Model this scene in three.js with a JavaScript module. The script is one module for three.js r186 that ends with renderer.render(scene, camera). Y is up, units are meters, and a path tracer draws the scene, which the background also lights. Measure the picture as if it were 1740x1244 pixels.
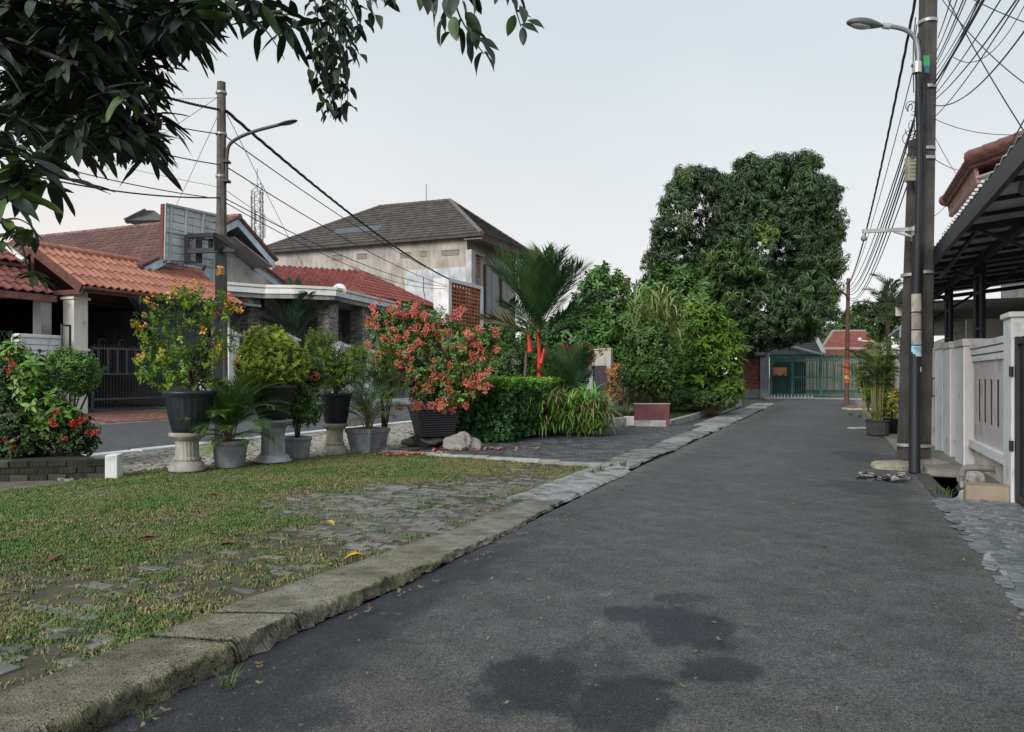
import * as THREE from 'three';
import { mergeGeometries, mergeVertices, toCreasedNormals } from 'three/addons/utils/BufferGeometryUtils.js';
import { RoundedBoxGeometry } from 'three/addons/geometries/RoundedBoxGeometry.js';

// ---------------------------------------------------------------- camera, sky, sun, exposure
const scene = new THREE.Scene();
const PW = 1740, PH = 1244, F = 1290, EYE = 1.5, HZ = 640, CU = 870;   // photograph's size, focal length in its pixels, eye height, horizon
const camera = new THREE.PerspectiveCamera(2 * Math.atan(PH / 2 / F) * 180 / Math.PI, PW / PH, 0.1, 3000);
camera.position.set(0, EYE, 0);
camera.setViewOffset(PW, PH, 0, PH / 2 - HZ, PW, PH);
scene.add(camera);
const renderer = new THREE.WebGLRenderer({ antialias: true });
renderer.setSize(1024, 732);
renderer.toneMapping = THREE.LinearToneMapping;
renderer.toneMappingExposure = 1.36;
renderer.shadowMap.enabled = true;

const hash2 = (x, y, k = 0) => { let h = Math.imul(x | 0, 374761393) + Math.imul(y | 0, 668265263) + Math.imul(k | 0, 974634777) | 0; h = Math.imul(h ^ h >>> 13, 1274126177); h ^= h >>> 16; return (h >>> 0) / 4294967296; };
const sm = (a, b, x) => { const t = Math.min(1, Math.max(0, (x - a) / (b - a))); return t * t * (3 - 2 * t); };
const lerp = (a, b, t) => a + (b - a) * t;
function vnoise(x, y, k = 0, per = 0) {
  const xi = Math.floor(x), yi = Math.floor(y), fx = x - xi, fy = y - yi, ux = fx * fx * (3 - 2 * fx), uy = fy * fy * (3 - 2 * fy);
  const m = per ? (a) => ((a % per) + per) % per : (a) => a;
  const a = hash2(m(xi), m(yi), k), b = hash2(m(xi + 1), m(yi), k), c = hash2(m(xi), m(yi + 1), k), d = hash2(m(xi + 1), m(yi + 1), k);
  return lerp(lerp(a, b, ux), lerp(c, d, ux), uy);
}
function fbm(x, y, oct = 4, k = 0, per = 0) { let s = 0, a = 0.5, n = 0; for (let i = 0; i < oct; i++) { s += a * vnoise(x, y, k + i, per); n += a; x *= 2; y *= 2; per *= 2; a *= 0.55; } return s / n; }

{ // overcast evening sky: pale grey-blue overhead, brighter low down, a warm glow low on the left
  const w = 1024, h = 512, d = new Float32Array(w * h * 4);
  for (let j = 0; j < h; j++) for (let i = 0; i < w; i++) {
    const el = ((j + 0.5) / h - 0.5) * Math.PI, az = ((i + 0.5) / w - 0.5) * 2 * Math.PI;
    const x = Math.cos(el) * Math.cos(az), y = Math.sin(el), z = Math.cos(el) * Math.sin(az);
    const e = Math.max(0, y);
    const warm = Math.max(0, (-z * 0.55 - x * 0.83)) ** 2 * Math.exp(-e * 4.5);
    const c1 = fbm(x * 2.4 + 7, z * 2.4 + y * 4, 5, 3), c2 = fbm(x * 1.1 + 20, z * 1.3 + y * 2.2, 4, 9);
    const cl = (c1 - 0.5) * 0.17 + (c2 - 0.5) * 0.22;
    const t = sm(0.0, 0.55, e);
    let r = lerp(0.775, 0.575, t), g = lerp(0.785, 0.66, t), b = lerp(0.80, 0.715, t);
    r = r * (1 + cl) + 0.13 * warm; g = g * (1 + cl * 0.9) - 0.005 * warm; b = b * (1 + cl * 0.75) - 0.09 * warm;
    if (y < 0) { const q = sm(0, -0.12, y); r = lerp(r, 0.13, q); g = lerp(g, 0.13, q); b = lerp(b, 0.12, q); }
    const dim = 0.80; d.set([r * dim, g * dim, b * dim, 1], (j * w + i) * 4);
  }
  const sky = new THREE.DataTexture(d, w, h, THREE.RGBAFormat, THREE.FloatType);
  sky.mapping = THREE.EquirectangularReflectionMapping; sky.magFilter = sky.minFilter = THREE.LinearFilter; sky.needsUpdate = true;
  scene.background = sky; scene.environment = sky;
}
const sun = new THREE.DirectionalLight(new THREE.Color(1, 0.955, 0.90), 2.3);
sun.position.set(-30, 32, 37); sun.target.position.set(5, 0, -20);
sun.castShadow = true; sun.shadow.radius = 55; sun.shadow.mapSize.set(2048, 2048);
Object.assign(sun.shadow.camera, { left: -60, right: 60, top: 60, bottom: -60, near: 1, far: 200 });
scene.add(sun, sun.target); sun.name = 'sun';

// ---------------------------------------------------------------- helpers
let seed = 12345;
const rnd = () => { seed = (seed + 0x6D2B79F5) | 0; let t = Math.imul(seed ^ seed >>> 15, 1 | seed); t = t + Math.imul(t ^ t >>> 7, 61 | t) ^ t; return ((t ^ t >>> 14) >>> 0) / 4294967296; };
const rs = (n) => { seed = n * 7919 + 17; };
const rr = (a, b) => a + (b - a) * rnd();
const gs = () => (rnd() + rnd() + rnd() - 1.5) / 1.5;
const pick = (a) => a[Math.floor(rnd() * a.length)];
const V = (x, y, z) => new THREE.Vector3(x, y, z);
const TH = 23 * Math.PI / 180, SN = Math.sin(TH), CS = Math.cos(TH);
// the street's own axes: s metres along it, t metres to its right, y up
const R = (s, t, y = 0) => V(s * SN + t * CS, y, -(s * CS - t * SN));
const toST = (p) => [p.x * SN - p.z * CS, p.x * CS + p.z * SN];
// a point of the place seen at a pixel of the photograph at a distance / on level ground
const at = (u, v, z) => V((u - CU) / F * z, EYE - (v - HZ) / F * z, -z);
const onGround = (u, v, y = 0) => at(u, v, (EYE - y) * F / (v - HZ));
const sAt = (u, t) => { const k = (u - CU) / F; return t * (CS + k * SN) / (k * CS - SN); };
const counts = {};
const numbered = (n) => { const c = counts[n] = (counts[n] ?? -1) + 1; return c ? n + '_' + String(c).padStart(3, '0') : n; };
function tag(o, label, category, group, kind) { if (label) o.userData.label = label; if (category) o.userData.category = category; if (group) o.userData.group = group; if (kind) o.userData.kind = kind; return o; }
function thing(name, label, category, pos = V(0, 0, 0), turn = 0, group) { const g = new THREE.Group(); g.name = numbered(name); g.position.copy(pos); g.rotation.y = turn; scene.add(g); g.updateMatrixWorld(); return tag(g, label, category, group); }
function structure(name, label) { const g = new THREE.Group(); g.name = name; scene.add(g); return tag(g, label, null, null, 'structure'); }
// box-projected texture coordinates in metres
function fin(g, keep) {
  if (keep && g.attributes.uv) return g;
  if (!g.attributes.normal) g.computeVertexNormals();
  const p = g.attributes.position, n = g.attributes.normal, uv = new Float32Array(p.count * 2);
  for (let i = 0; i < p.count; i++) {
    const ax = Math.abs(n.getX(i)), ay = Math.abs(n.getY(i)), az = Math.abs(n.getZ(i));
    if (ay >= ax && ay >= az) { uv[2 * i] = p.getX(i); uv[2 * i + 1] = p.getZ(i); } else if (ax >= az) { uv[2 * i] = p.getZ(i); uv[2 * i + 1] = p.getY(i); } else { uv[2 * i] = p.getX(i); uv[2 * i + 1] = p.getY(i); }
  }
  g.setAttribute('uv', new THREE.BufferAttribute(uv, 2));
  return g;
}
const plain = (g) => { g = g.index ? g.toNonIndexed() : g.clone(); for (const k of Object.keys(g.attributes)) if (!['position', 'normal', 'uv', 'color'].includes(k)) g.deleteAttribute(k); if (!g.attributes.normal) g.computeVertexNormals(); if (!g.attributes.uv) fin(g); g.morphAttributes = {}; return g; };
const join = (list) => list.length === 1 ? list[0] : mergeGeometries(list.map(plain), false);
function part(parent, name, geo, m, label, keep) { const o = new THREE.Mesh(fin(Array.isArray(geo) ? join(geo) : geo, keep), m); o.name = name; o.castShadow = o.receiveShadow = true; if (label) o.userData.label = label; parent.add(o); return o; }
function solo(name, label, category, geo, m, group, keep) { const o = part(scene, numbered(name), geo, m, null, keep); return tag(o, label, category, group); }
// geometries
const box = (x0, x1, y0, y1, z0, z1) => new THREE.BoxGeometry(x1 - x0, y1 - y0, z1 - z0).translate((x0 + x1) / 2, (y0 + y1) / 2, (z0 + z1) / 2);
const rbox = (x0, x1, y0, y1, z0, z1, r = 0.012) => new RoundedBoxGeometry(x1 - x0, y1 - y0, z1 - z0, 1, r).translate((x0 + x1) / 2, (y0 + y1) / 2, (z0 + z1) / 2);
const lathe = (pts, n = 28) => new THREE.LatheGeometry(pts.map(([r, y]) => new THREE.Vector2(r, y)), n);
function rod(a, b, r0, r1 = r0, n = 6) { const d = b.clone().sub(a), l = d.length(); return new THREE.CylinderGeometry(r1, r0, l, n, 1).translate(0, l / 2, 0).applyQuaternion(new THREE.Quaternion().setFromUnitVectors(V(0, 1, 0), d.normalize())).translate(a.x, a.y, a.z); }
function bar(a, b, w, h) { const d = b.clone().sub(a), l = d.length(); const m = new THREE.Matrix4().lookAt(a, b, V(0.001, 1, 0.002)); return new THREE.BoxGeometry(w, h, l).translate(0, 0, -l / 2).applyMatrix4(m).translate(a.x, a.y, a.z); }
function tube(pts, r, n = 20, k = 5) { return new THREE.TubeGeometry(new THREE.CatmullRomCurve3(pts), n, r, k, false); }
// a tapered branch along points
function limb(pts, r0, r1, n = 10, k = 6) {
  const c = new THREE.CatmullRomCurve3(pts), g = new THREE.TubeGeometry(c, n, 1, k, false), p = g.attributes.position, fr = c.getSpacedPoints(n);
  for (let i = 0; i <= n; i++) for (let j = 0; j <= k; j++) { const q = i * (k + 1) + j, r = lerp(r0, r1, i / n), o = c.getPointAt(i / n); p.setXYZ(q, o.x + (p.getX(q) - o.x) * r, o.y + (p.getY(q) - o.y) * r, o.z + (p.getZ(q) - o.z) * r); }
  return g;
}
// a polygon of points pushed along a vector
function prism(pts, vec) {
  const n = pts.length, pos = [], q = pts.map((p) => p.clone().add(vec)), tri = (a, b, c) => pos.push(a.x, a.y, a.z, b.x, b.y, b.z, c.x, c.y, c.z);
  for (let i = 1; i < n - 1; i++) { tri(pts[0], pts[i], pts[i + 1]); tri(q[0], q[i + 1], q[i]); }
  for (let i = 0; i < n; i++) { const j = (i + 1) % n; tri(pts[i], q[i], q[j]); tri(pts[i], q[j], pts[j]); }
  const g = new THREE.BufferGeometry(); g.setAttribute('position', new THREE.Float32BufferAttribute(pos, 3)); g.computeVertexNormals(); return g;
}
// a sheet over s and t with height and colour functions
function sheet(ss, ts, yf, cf) {
  const pos = [], col = [], uv = [], idx = [], w = ts.length;
  for (const s of ss) ts.forEach((q, j) => { const t = typeof q === 'function' ? q(s) : q, p = R(s, t, yf(s, t)); pos.push(p.x, p.y, p.z); uv.push(t, s); if (cf) col.push(...cf(s, t)); });
  for (let i = 0; i < ss.length - 1; i++) for (let j = 0; j < w - 1; j++) { const a = i * w + j; idx.push(a, a + 1, a + w, a + 1, a + w + 1, a + w); }
  const g = new THREE.BufferGeometry(); g.setAttribute('position', new THREE.Float32BufferAttribute(pos, 3)); g.setAttribute('uv', new THREE.Float32BufferAttribute(uv, 2)); if (cf) g.setAttribute('color', new THREE.Float32BufferAttribute(col, 3)); g.setIndex(idx); g.computeVertexNormals(); return g;
}
const range = (a, b, n) => Array.from({ length: n + 1 }, (_, i) => lerp(a, b, i / n));
const grow = (a, b, d0, k) => { const o = [a]; let d = d0; while (o[o.length - 1] < b) { o.push(Math.min(b, o[o.length - 1] + d)); d *= k; } return o; };
const basis = (o, x, y, z) => new THREE.Matrix4().makeBasis(x, y, z).setPosition(o);
// a matrix whose z axis runs along dir
function aim(pos, dir, roll = 0, sc = 1, sx = 1) {
  const z = dir.clone().normalize(), x = V(0, 1, 0).cross(z); if (x.lengthSq() < 1e-5) x.set(1, 0, 0); x.normalize();
  const y = z.clone().cross(x), c = Math.cos(roll), s = Math.sin(roll);
  const X = x.clone().multiplyScalar(c).addScaledVector(y, s), Y = y.clone().multiplyScalar(c).addScaledVector(x, -s);
  return new THREE.Matrix4().makeBasis(X.multiplyScalar(sc * sx), Y.multiplyScalar(sc), z.multiplyScalar(sc)).setPosition(pos);
}
const rdir = () => { const y = rr(-1, 1), a = rr(0, 6.2832), r = Math.sqrt(1 - y * y); return V(r * Math.cos(a), y, r * Math.sin(a)); };
function swarm(parent, name, geo, m, mats, cols, kind) {
  const o = new THREE.InstancedMesh(geo, m, mats.length); mats.forEach((q, i) => o.setMatrixAt(i, q)); if (cols) cols.forEach((c, i) => o.setColorAt(i, c));
  o.name = name; o.castShadow = o.receiveShadow = true; if (kind) o.userData.kind = kind; parent.add(o); return o;
}
const _c = new THREE.Color();
const tint = (lo, hi, k = rnd()) => new THREE.Color().setRGB(lerp(lo[0], hi[0], k), lerp(lo[1], hi[1], k), lerp(lo[2], hi[2], k));
// countable pieces {g, m, x: Matrix4 in parent's axes}: the nearest ones meshes of their own, the rest one mass
function pieces(parent, name, items, max = 300) {
  parent.updateMatrixWorld(); const w = V(0, 0, 0);
  items.forEach((q) => { w.setFromMatrixPosition(q.x).applyMatrix4(parent.matrixWorld); const seen = w.z < -1 && Math.abs(w.x / -w.z) < 0.72; q.d = w.distanceTo(camera.position) + (seen ? 0 : 1000); });
  items.sort((a, b) => a.d - b.d);
  for (const q of items.slice(0, max)) { const o = new THREE.Mesh(q.g, q.m); o.name = name; o.applyMatrix4(q.x); o.castShadow = o.receiveShadow = true; parent.add(o); }
  const rest = items.slice(max); if (!rest.length) return;
  if (rest.length > 20000) throw new Error('many'); 
  const by = new Map(); rest.forEach((q) => { const k = q.m.uuid; if (!by.has(k)) by.set(k, []); by.get(k).push(q); });
  const cols = [], mats = []; rest.forEach((q) => { mats.push(q.x); cols.push(q.m.color.clone()); });
  const m = rest[0].m.clone(); m.color.set(0xffffff); swarm(parent, name + '_field', rest[0].g, m, mats, cols, 'stuff');
}

// ---------------------------------------------------------------- textures and materials
function tex(n, fn, rep, srgb = true) {
  const d = new Uint8Array(n * n * 4); for (let j = 0; j < n; j++) for (let i = 0; i < n; i++) { const c = fn(i / n, j / n, i, j), k = (j * n + i) * 4, a = Array.isArray(c) ? c : [c, c, c]; d[k] = a[0] * 255; d[k + 1] = a[1] * 255; d[k + 2] = a[2] * 255; d[k + 3] = 255; }
  const t = new THREE.DataTexture(d, n, n); t.wrapS = t.wrapT = THREE.RepeatWrapping; t.magFilter = THREE.LinearFilter; t.minFilter = THREE.LinearMipmapLinearFilter; t.generateMipmaps = true; if (srgb) t.colorSpace = THREE.SRGBColorSpace; t.repeat.set(1 / rep, 1 / rep); t.needsUpdate = true; return t;
}
const again = (t, rep, ry = rep) => { const c = t.clone(); c.repeat.set(1 / rep, 1 / ry); c.needsUpdate = true; return c; };
const clamp1 = (x) => Math.min(1, Math.max(0, x));
const tGrain = tex(512, (x, y, i, j) => clamp1(0.86 + (fbm(x * 8, y * 8, 5, 1, 8) - 0.5) * 0.42 + (hash2(i, j, 5) - 0.5) * 0.10), 1.3);
const tStain = tex(512, (x, y, i, j) => { const st = fbm(x * 24, y * 3, 4, 11, 0) * 0; const a = fbm(x * 32, y * 4, 3, 12, 4), b = fbm(x * 5, y * 5, 5, 13, 5); return clamp1(0.9 + (b - 0.5) * 0.45 + (a - 0.5) * 0.22 + (hash2(i, j, 6) - 0.5) * 0.04); }, 4);
const tAsph = tex(2048, (x, y, i, j) => { const a = fbm(x * 14, y * 14, 4, 21, 14), g = vnoise(x * 520, y * 520, 22, 520), g2 = vnoise(x * 260, y * 260, 23, 260); let v = 0.60 + (a - 0.5) * 0.22 + (g - 0.5) * 0.46 + (g2 - 0.5) * 0.3; if (g > 0.92) v += 0.3; return clamp1(v); }, 2);
const tSoft = tex(512, (x, y, i, j) => clamp1(0.915 + (fbm(x * 5, y * 5, 5, 15, 5) - 0.5) * 0.16 + (fbm(x * 40, y * 4, 3, 16, 4) - 0.5) * 0.07 - 0.12 * sm(0.62, 0.8, fbm(x * 9, y * 9, 4, 17, 9)) + (hash2(i, j, 7) - 0.5) * 0.03), 3);
const tRough = tex(1024, (x, y, i, j) => { const a = fbm(x * 7, y * 7, 5, 51, 7), p = vnoise(x * 90, y * 90, 52, 90), q = vnoise(x * 200, y * 200, 53, 200), cr = Math.abs(fbm(x * 5, y * 5, 5, 54, 5) - 0.5); return clamp1(0.82 + (a - 0.5) * 0.5 + (q - 0.5) * 0.26 - 0.35 * sm(0.78, 0.92, p) + 0.16 * sm(0.85, 0.95, q) - 0.22 * sm(0.012, 0.0, cr)); }, 0.9);
const tCol = tex(512, (x, y, i, j) => { const a = fbm(x * 6, y * 6, 5, 31, 6), b = fbm(x * 6, y * 6, 5, 41, 6); return [clamp1(0.88 + (a - 0.5) * 0.3), clamp1(0.88 + (a - 0.5) * 0.28 + (b - 0.5) * 0.07), clamp1(0.86 + (a - 0.5) * 0.26 - (b - 0.5) * 0.08)]; }, 2.2);
function mat(r, g, b, o = {}) {
  const { tx, bump, rep, ...rest } = o, m = new THREE.MeshStandardMaterial({ roughness: 0.85, ...rest }), q = tx && tx !== tAsph ? Math.min(1.34, 0.86 / Math.max(r, g, b)) : 1; m.color.setRGB(r * q, g * q, b * q);
  if (tx) { m.map = rep ? again(tx, rep) : tx; if (bump) { m.bumpMap = m.map; m.bumpScale = bump; } }
  return m;
}
const leafMat = (r = 1, g = 1, b = 1, o = {}) => { const m = new THREE.MeshPhysicalMaterial({ roughness: 0.92, side: THREE.DoubleSide, transmission: 0.3, thickness: 0, specularIntensity: 0.5, ...o }); m.color.setRGB(r, g, b); return m; };
const M = {
  concrete: mat(0.40, 0.39, 0.37, { tx: tGrain, bump: 0.006 }), darkConc: mat(0.13, 0.115, 0.10, { tx: tStain, bump: 0.01 }), kerb: mat(0.42, 0.42, 0.41, { tx: tGrain, bump: 0.01 }),
  white: mat(0.8, 0.8, 0.8, { tx: tSoft, bump: 0.004 }), cream: mat(0.66, 0.63, 0.55, { tx: tSoft }), pink: mat(0.48, 0.44, 0.435, { tx: tSoft, bump: 0.003 }), paleBlue: mat(0.46, 0.56, 0.64, { tx: tStain, rep: 3 }),
  black: mat(0.012, 0.013, 0.016, { roughness: 0.5 }), blackPot: mat(0.012, 0.016, 0.021, { roughness: 0.42, tx: tGrain }), greyPot: mat(0.20, 0.215, 0.235, { roughness: 0.6, tx: tGrain }), iron: mat(0.02, 0.022, 0.026, { roughness: 0.55 }),
  stonePed: mat(0.33, 0.31, 0.28, { tx: tGrain, bump: 0.01 }), pedBlue: mat(0.30, 0.33, 0.34, { tx: tGrain, bump: 0.01 }), soil: mat(0.045, 0.034, 0.025, { tx: tGrain, bump: 0.02 }),
  wood: mat(0.06, 0.04, 0.025, { tx: tGrain, bump: 0.01 }), bark: mat(0.055, 0.042, 0.032, { tx: tGrain, bump: 0.02 }), poleBrown: mat(0.055, 0.05, 0.047, { tx: tStain, rep: 1.5, bump: 0.006 }),
  metalGrey: mat(0.22, 0.25, 0.27, { roughness: 0.45, metalness: 0.4 }), steel: mat(0.5, 0.5, 0.48, { roughness: 0.4, metalness: 0.5, tx: tGrain }), cable: mat(0.012, 0.012, 0.014, { roughness: 0.6 }),
  greyWall: mat(0.22, 0.215, 0.21, { tx: tStain }), darkIn: mat(0.03, 0.028, 0.027, { tx: tStain }), glass: mat(0.02, 0.025, 0.03, { roughness: 0.08, metalness: 0.1 }),
  redWood: mat(0.11, 0.045, 0.034, { tx: tGrain }), green: mat(0.04, 0.21, 0.165, { roughness: 0.5, tx: tGrain }), stem: mat(0.10, 0.09, 0.05, { tx: tGrain }), palmStem: mat(0.22, 0.16, 0.06, { tx: tGrain }),
};
// ---------------------------------------------------------------- the ground, roads and paving
const NB = (x, y, k) => fbm(x, y, 4, k) - 0.5;
const kerbTop = (s) => 0.032 + 0.08 * (1 - sm(3.2, 6.8, s));
const lawnY = (s, t) => kerbTop(s) - 0.022 + NB(s * 0.9, t * 0.9, 50) * 0.035;
const road2Y = (t) => 0.04 + 0.125 * clamp1((-12.5 - t) / 6.2);
{ // one sheet to the horizon, open where the drain runs
  const sh = new THREE.Shape([[-900, -900], [900, -900], [900, 900], [-900, 900]].map(([x, y]) => new THREE.Vector2(x, y)));
  sh.holes.push(new THREE.Path([[1.32, 10.75], [1.32, 13.3], [1.96, 13.3], [1.96, 10.75]].map(([x, y]) => new THREE.Vector2(x, y))));
  const g = new THREE.ShapeGeometry(sh).rotateX(-Math.PI / 2).rotateY(-TH).translate(0, -0.045, 0);
  const m = part(scene, 'ground', g, mat(0.07, 0.06, 0.045, { tx: tCol, rep: 3 })); tag(m, null, null, null, 'structure');
}
{ // main road
  const stains = [[905, 1165, 100, 52, 1], [860, 1190, 80, 30, 0.8], [1010, 1120, 70, 28, 0.5], [1060, 1195, 95, 58, 1], [1165, 1065, 85, 34, 1], [1090, 1045, 70, 16, 0.9], [1225, 1140, 70, 22, 0.95], [1155, 1016, 45, 9, 0.7], [480, 1120, 95, 55, 0.9], [330, 1190, 170, 70, 0.9], [520, 1215, 90, 30, 0.7], [590, 1040, 70, 40, 0.75], [700, 985, 60, 22, 0.35], [1480, 830, 60, 14, 0.4], [1500, 780, 60, 14, 0.5]]
    .map(([u, v, ru, rv, k]) => { const c = onGround(u, v), zc = -c.z; return { c: toST(c), rx: ru / F * zc, rz: rv * zc * zc / (EYE * F), k }; });
  const pale = [[1010, 1060, 1100, 1110].map((v, i) => onGround([1030, 1015, 1018, 1000][i], v))].flat().map(toST);
  const tint0 = (s, t) => {
    let k = 1.0 + NB(s * 0.35, t * 0.9, 60) * 0.5 + NB(s * 2.2, t * 2.2, 61) * 0.36 + NB(s * 9, t * 9, 77) * 0.2; let damp = 0;
    const p = R(s, t), wob = NB(s * 4, t * 4, 62) * 0.95 + NB(s * 13, t * 13, 63) * 0.4 + NB(s * 40, t * 40, 78) * 0.22;
    for (const q of stains) { const c = R(...q.c), dx = (p.x - c.x) / q.rx, dz = (p.z - c.z) / q.rz; const d = Math.hypot(dx, dz) + wob; damp = Math.max(damp, q.k * sm(1.15, 0.85, d)); }
    // damp gutter along the left kerb, paler worn middle, dusty right verge
    damp = Math.max(damp, 0.95 * sm(0.62, 0.3, t + 2.9 + wob * 0.35 - 0.25 * sm(4.5, 2, s)) * sm(7.5, 5, s));
    k *= 1 + 0.16 * sm(1.5, 0, Math.abs(t + 1.2 + Math.sin(s * 0.13) * 0.3)) * sm(4, 9, s);
    let pl = 0; for (const q of pale) pl = Math.max(pl, sm(0.07, 0.02, Math.hypot(s - q[0], (t - q[1]) * 1.6) * 0.8 + wob * 0.03));
    const brown = sm(4.4, 2.6, s) * 0.5;
    k *= 1 - 0.66 * damp; { const ed = sm(0.55, 0.05, 1.2 - t + wob * 0.3) * 0.5 + sm(0.5, 0.05, t + 2.95 + wob * 0.3) * sm(7, 10, s) * 0.5; k *= 1 + ed * 0.55; } k *= 1 + 0.75 * pl;
    k *= 2.35; return [k * lerp(0.099, 0.11, brown) * (1 - damp * 0.1), k * lerp(0.1, 0.101, brown), k * lerp(0.1, 0.084, brown) * (1 + damp * 0.25)];
  };
  const L = (s) => -2.93 + NB(s * 0.8, 3, 64) * 0.22 + NB(s * 4, 9, 65) * 0.06 - 0.06 * sm(7, 9, s), Rt = (s) => 1.22 + NB(s * 0.7, 5, 66) * 0.3 + NB(s * 3, 7, 67) * 0.1 + 0.12 * sm(8.8, 10.2, s) * sm(16, 13, s);
  const ts = range(0, 1, 170).map((q) => (s) => lerp(L(s), Rt(s), q));
  const ss = [...range(-3, 1, 8), ...grow(1.03, 55.4, 0.022, 1.011)];
  const g = sheet(ss, ts, (s, t) => NB(s * 0.4, t * 0.4, 68) * 0.02 + NB(s * 3, t * 3, 69) * 0.004 - 0.012 * sm(0.5, 1.3, Math.abs(t + 0.85) - 0.8), tint0);
  const st = structure('main_road'), m = mat(1, 1, 1, { tx: tAsph, bump: 0.005, vertexColors: true, roughness: 0.82 }); part(st, 'asphalt', g, m, null, true);
}
{ // second road, sloping up to the houses across the garden strip
  const g = sheet(range(-2, 60, 90), range(-18.75, -12.42, 24), (s, t) => road2Y(t), (s, t) => { const k = 1 + NB(s * 0.5, t * 0.5, 70) * 0.4; return [k * 0.24, k * 0.245, k * 0.255]; });
  part(structure('side_road'), 'asphalt', g, mat(1, 1, 1, { tx: tAsph, vertexColors: true, bump: 0.003 }), null, true);
  const yard = sheet(range(-4, 75, 40), [-70, -40, -24, -21.6, -18.7], (s, t) => t > -19 ? 0.168 : 0.342); part(structure('house_yard_paving'), 'paving', yard, mat(0.2, 0.19, 0.18, { tx: tStain, bump: 0.006 }), null, true);
}
{ // red driveway before the first carport
  const st = structure('red_driveway'), items = [], ms = [0, 1, 2, 3].map((i) => mat(0.20 + i * 0.018, 0.085 + i * 0.008, 0.07 + i * 0.006, { tx: tGrain })), g = rbox(-0.19, 0.19, -0.02, 0.02, -0.19, 0.19, 0.008);
  const c = Math.atan2(0.174, 2.9);
  for (let s = 15.4; s < 23.2; s += 0.4) for (let t = -21.5; t < -18.75; t += 0.4) items.push({ g, m: pick(ms), x: new THREE.Matrix4().makeRotationY(-TH).multiply(new THREE.Matrix4().makeRotationZ(-c)).setPosition(R(s, t, 0.176 + (-18.7 - t) / 2.9 * 0.174)) });
  fin(g); pieces(st, 'tile', items, 260);
}
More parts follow.
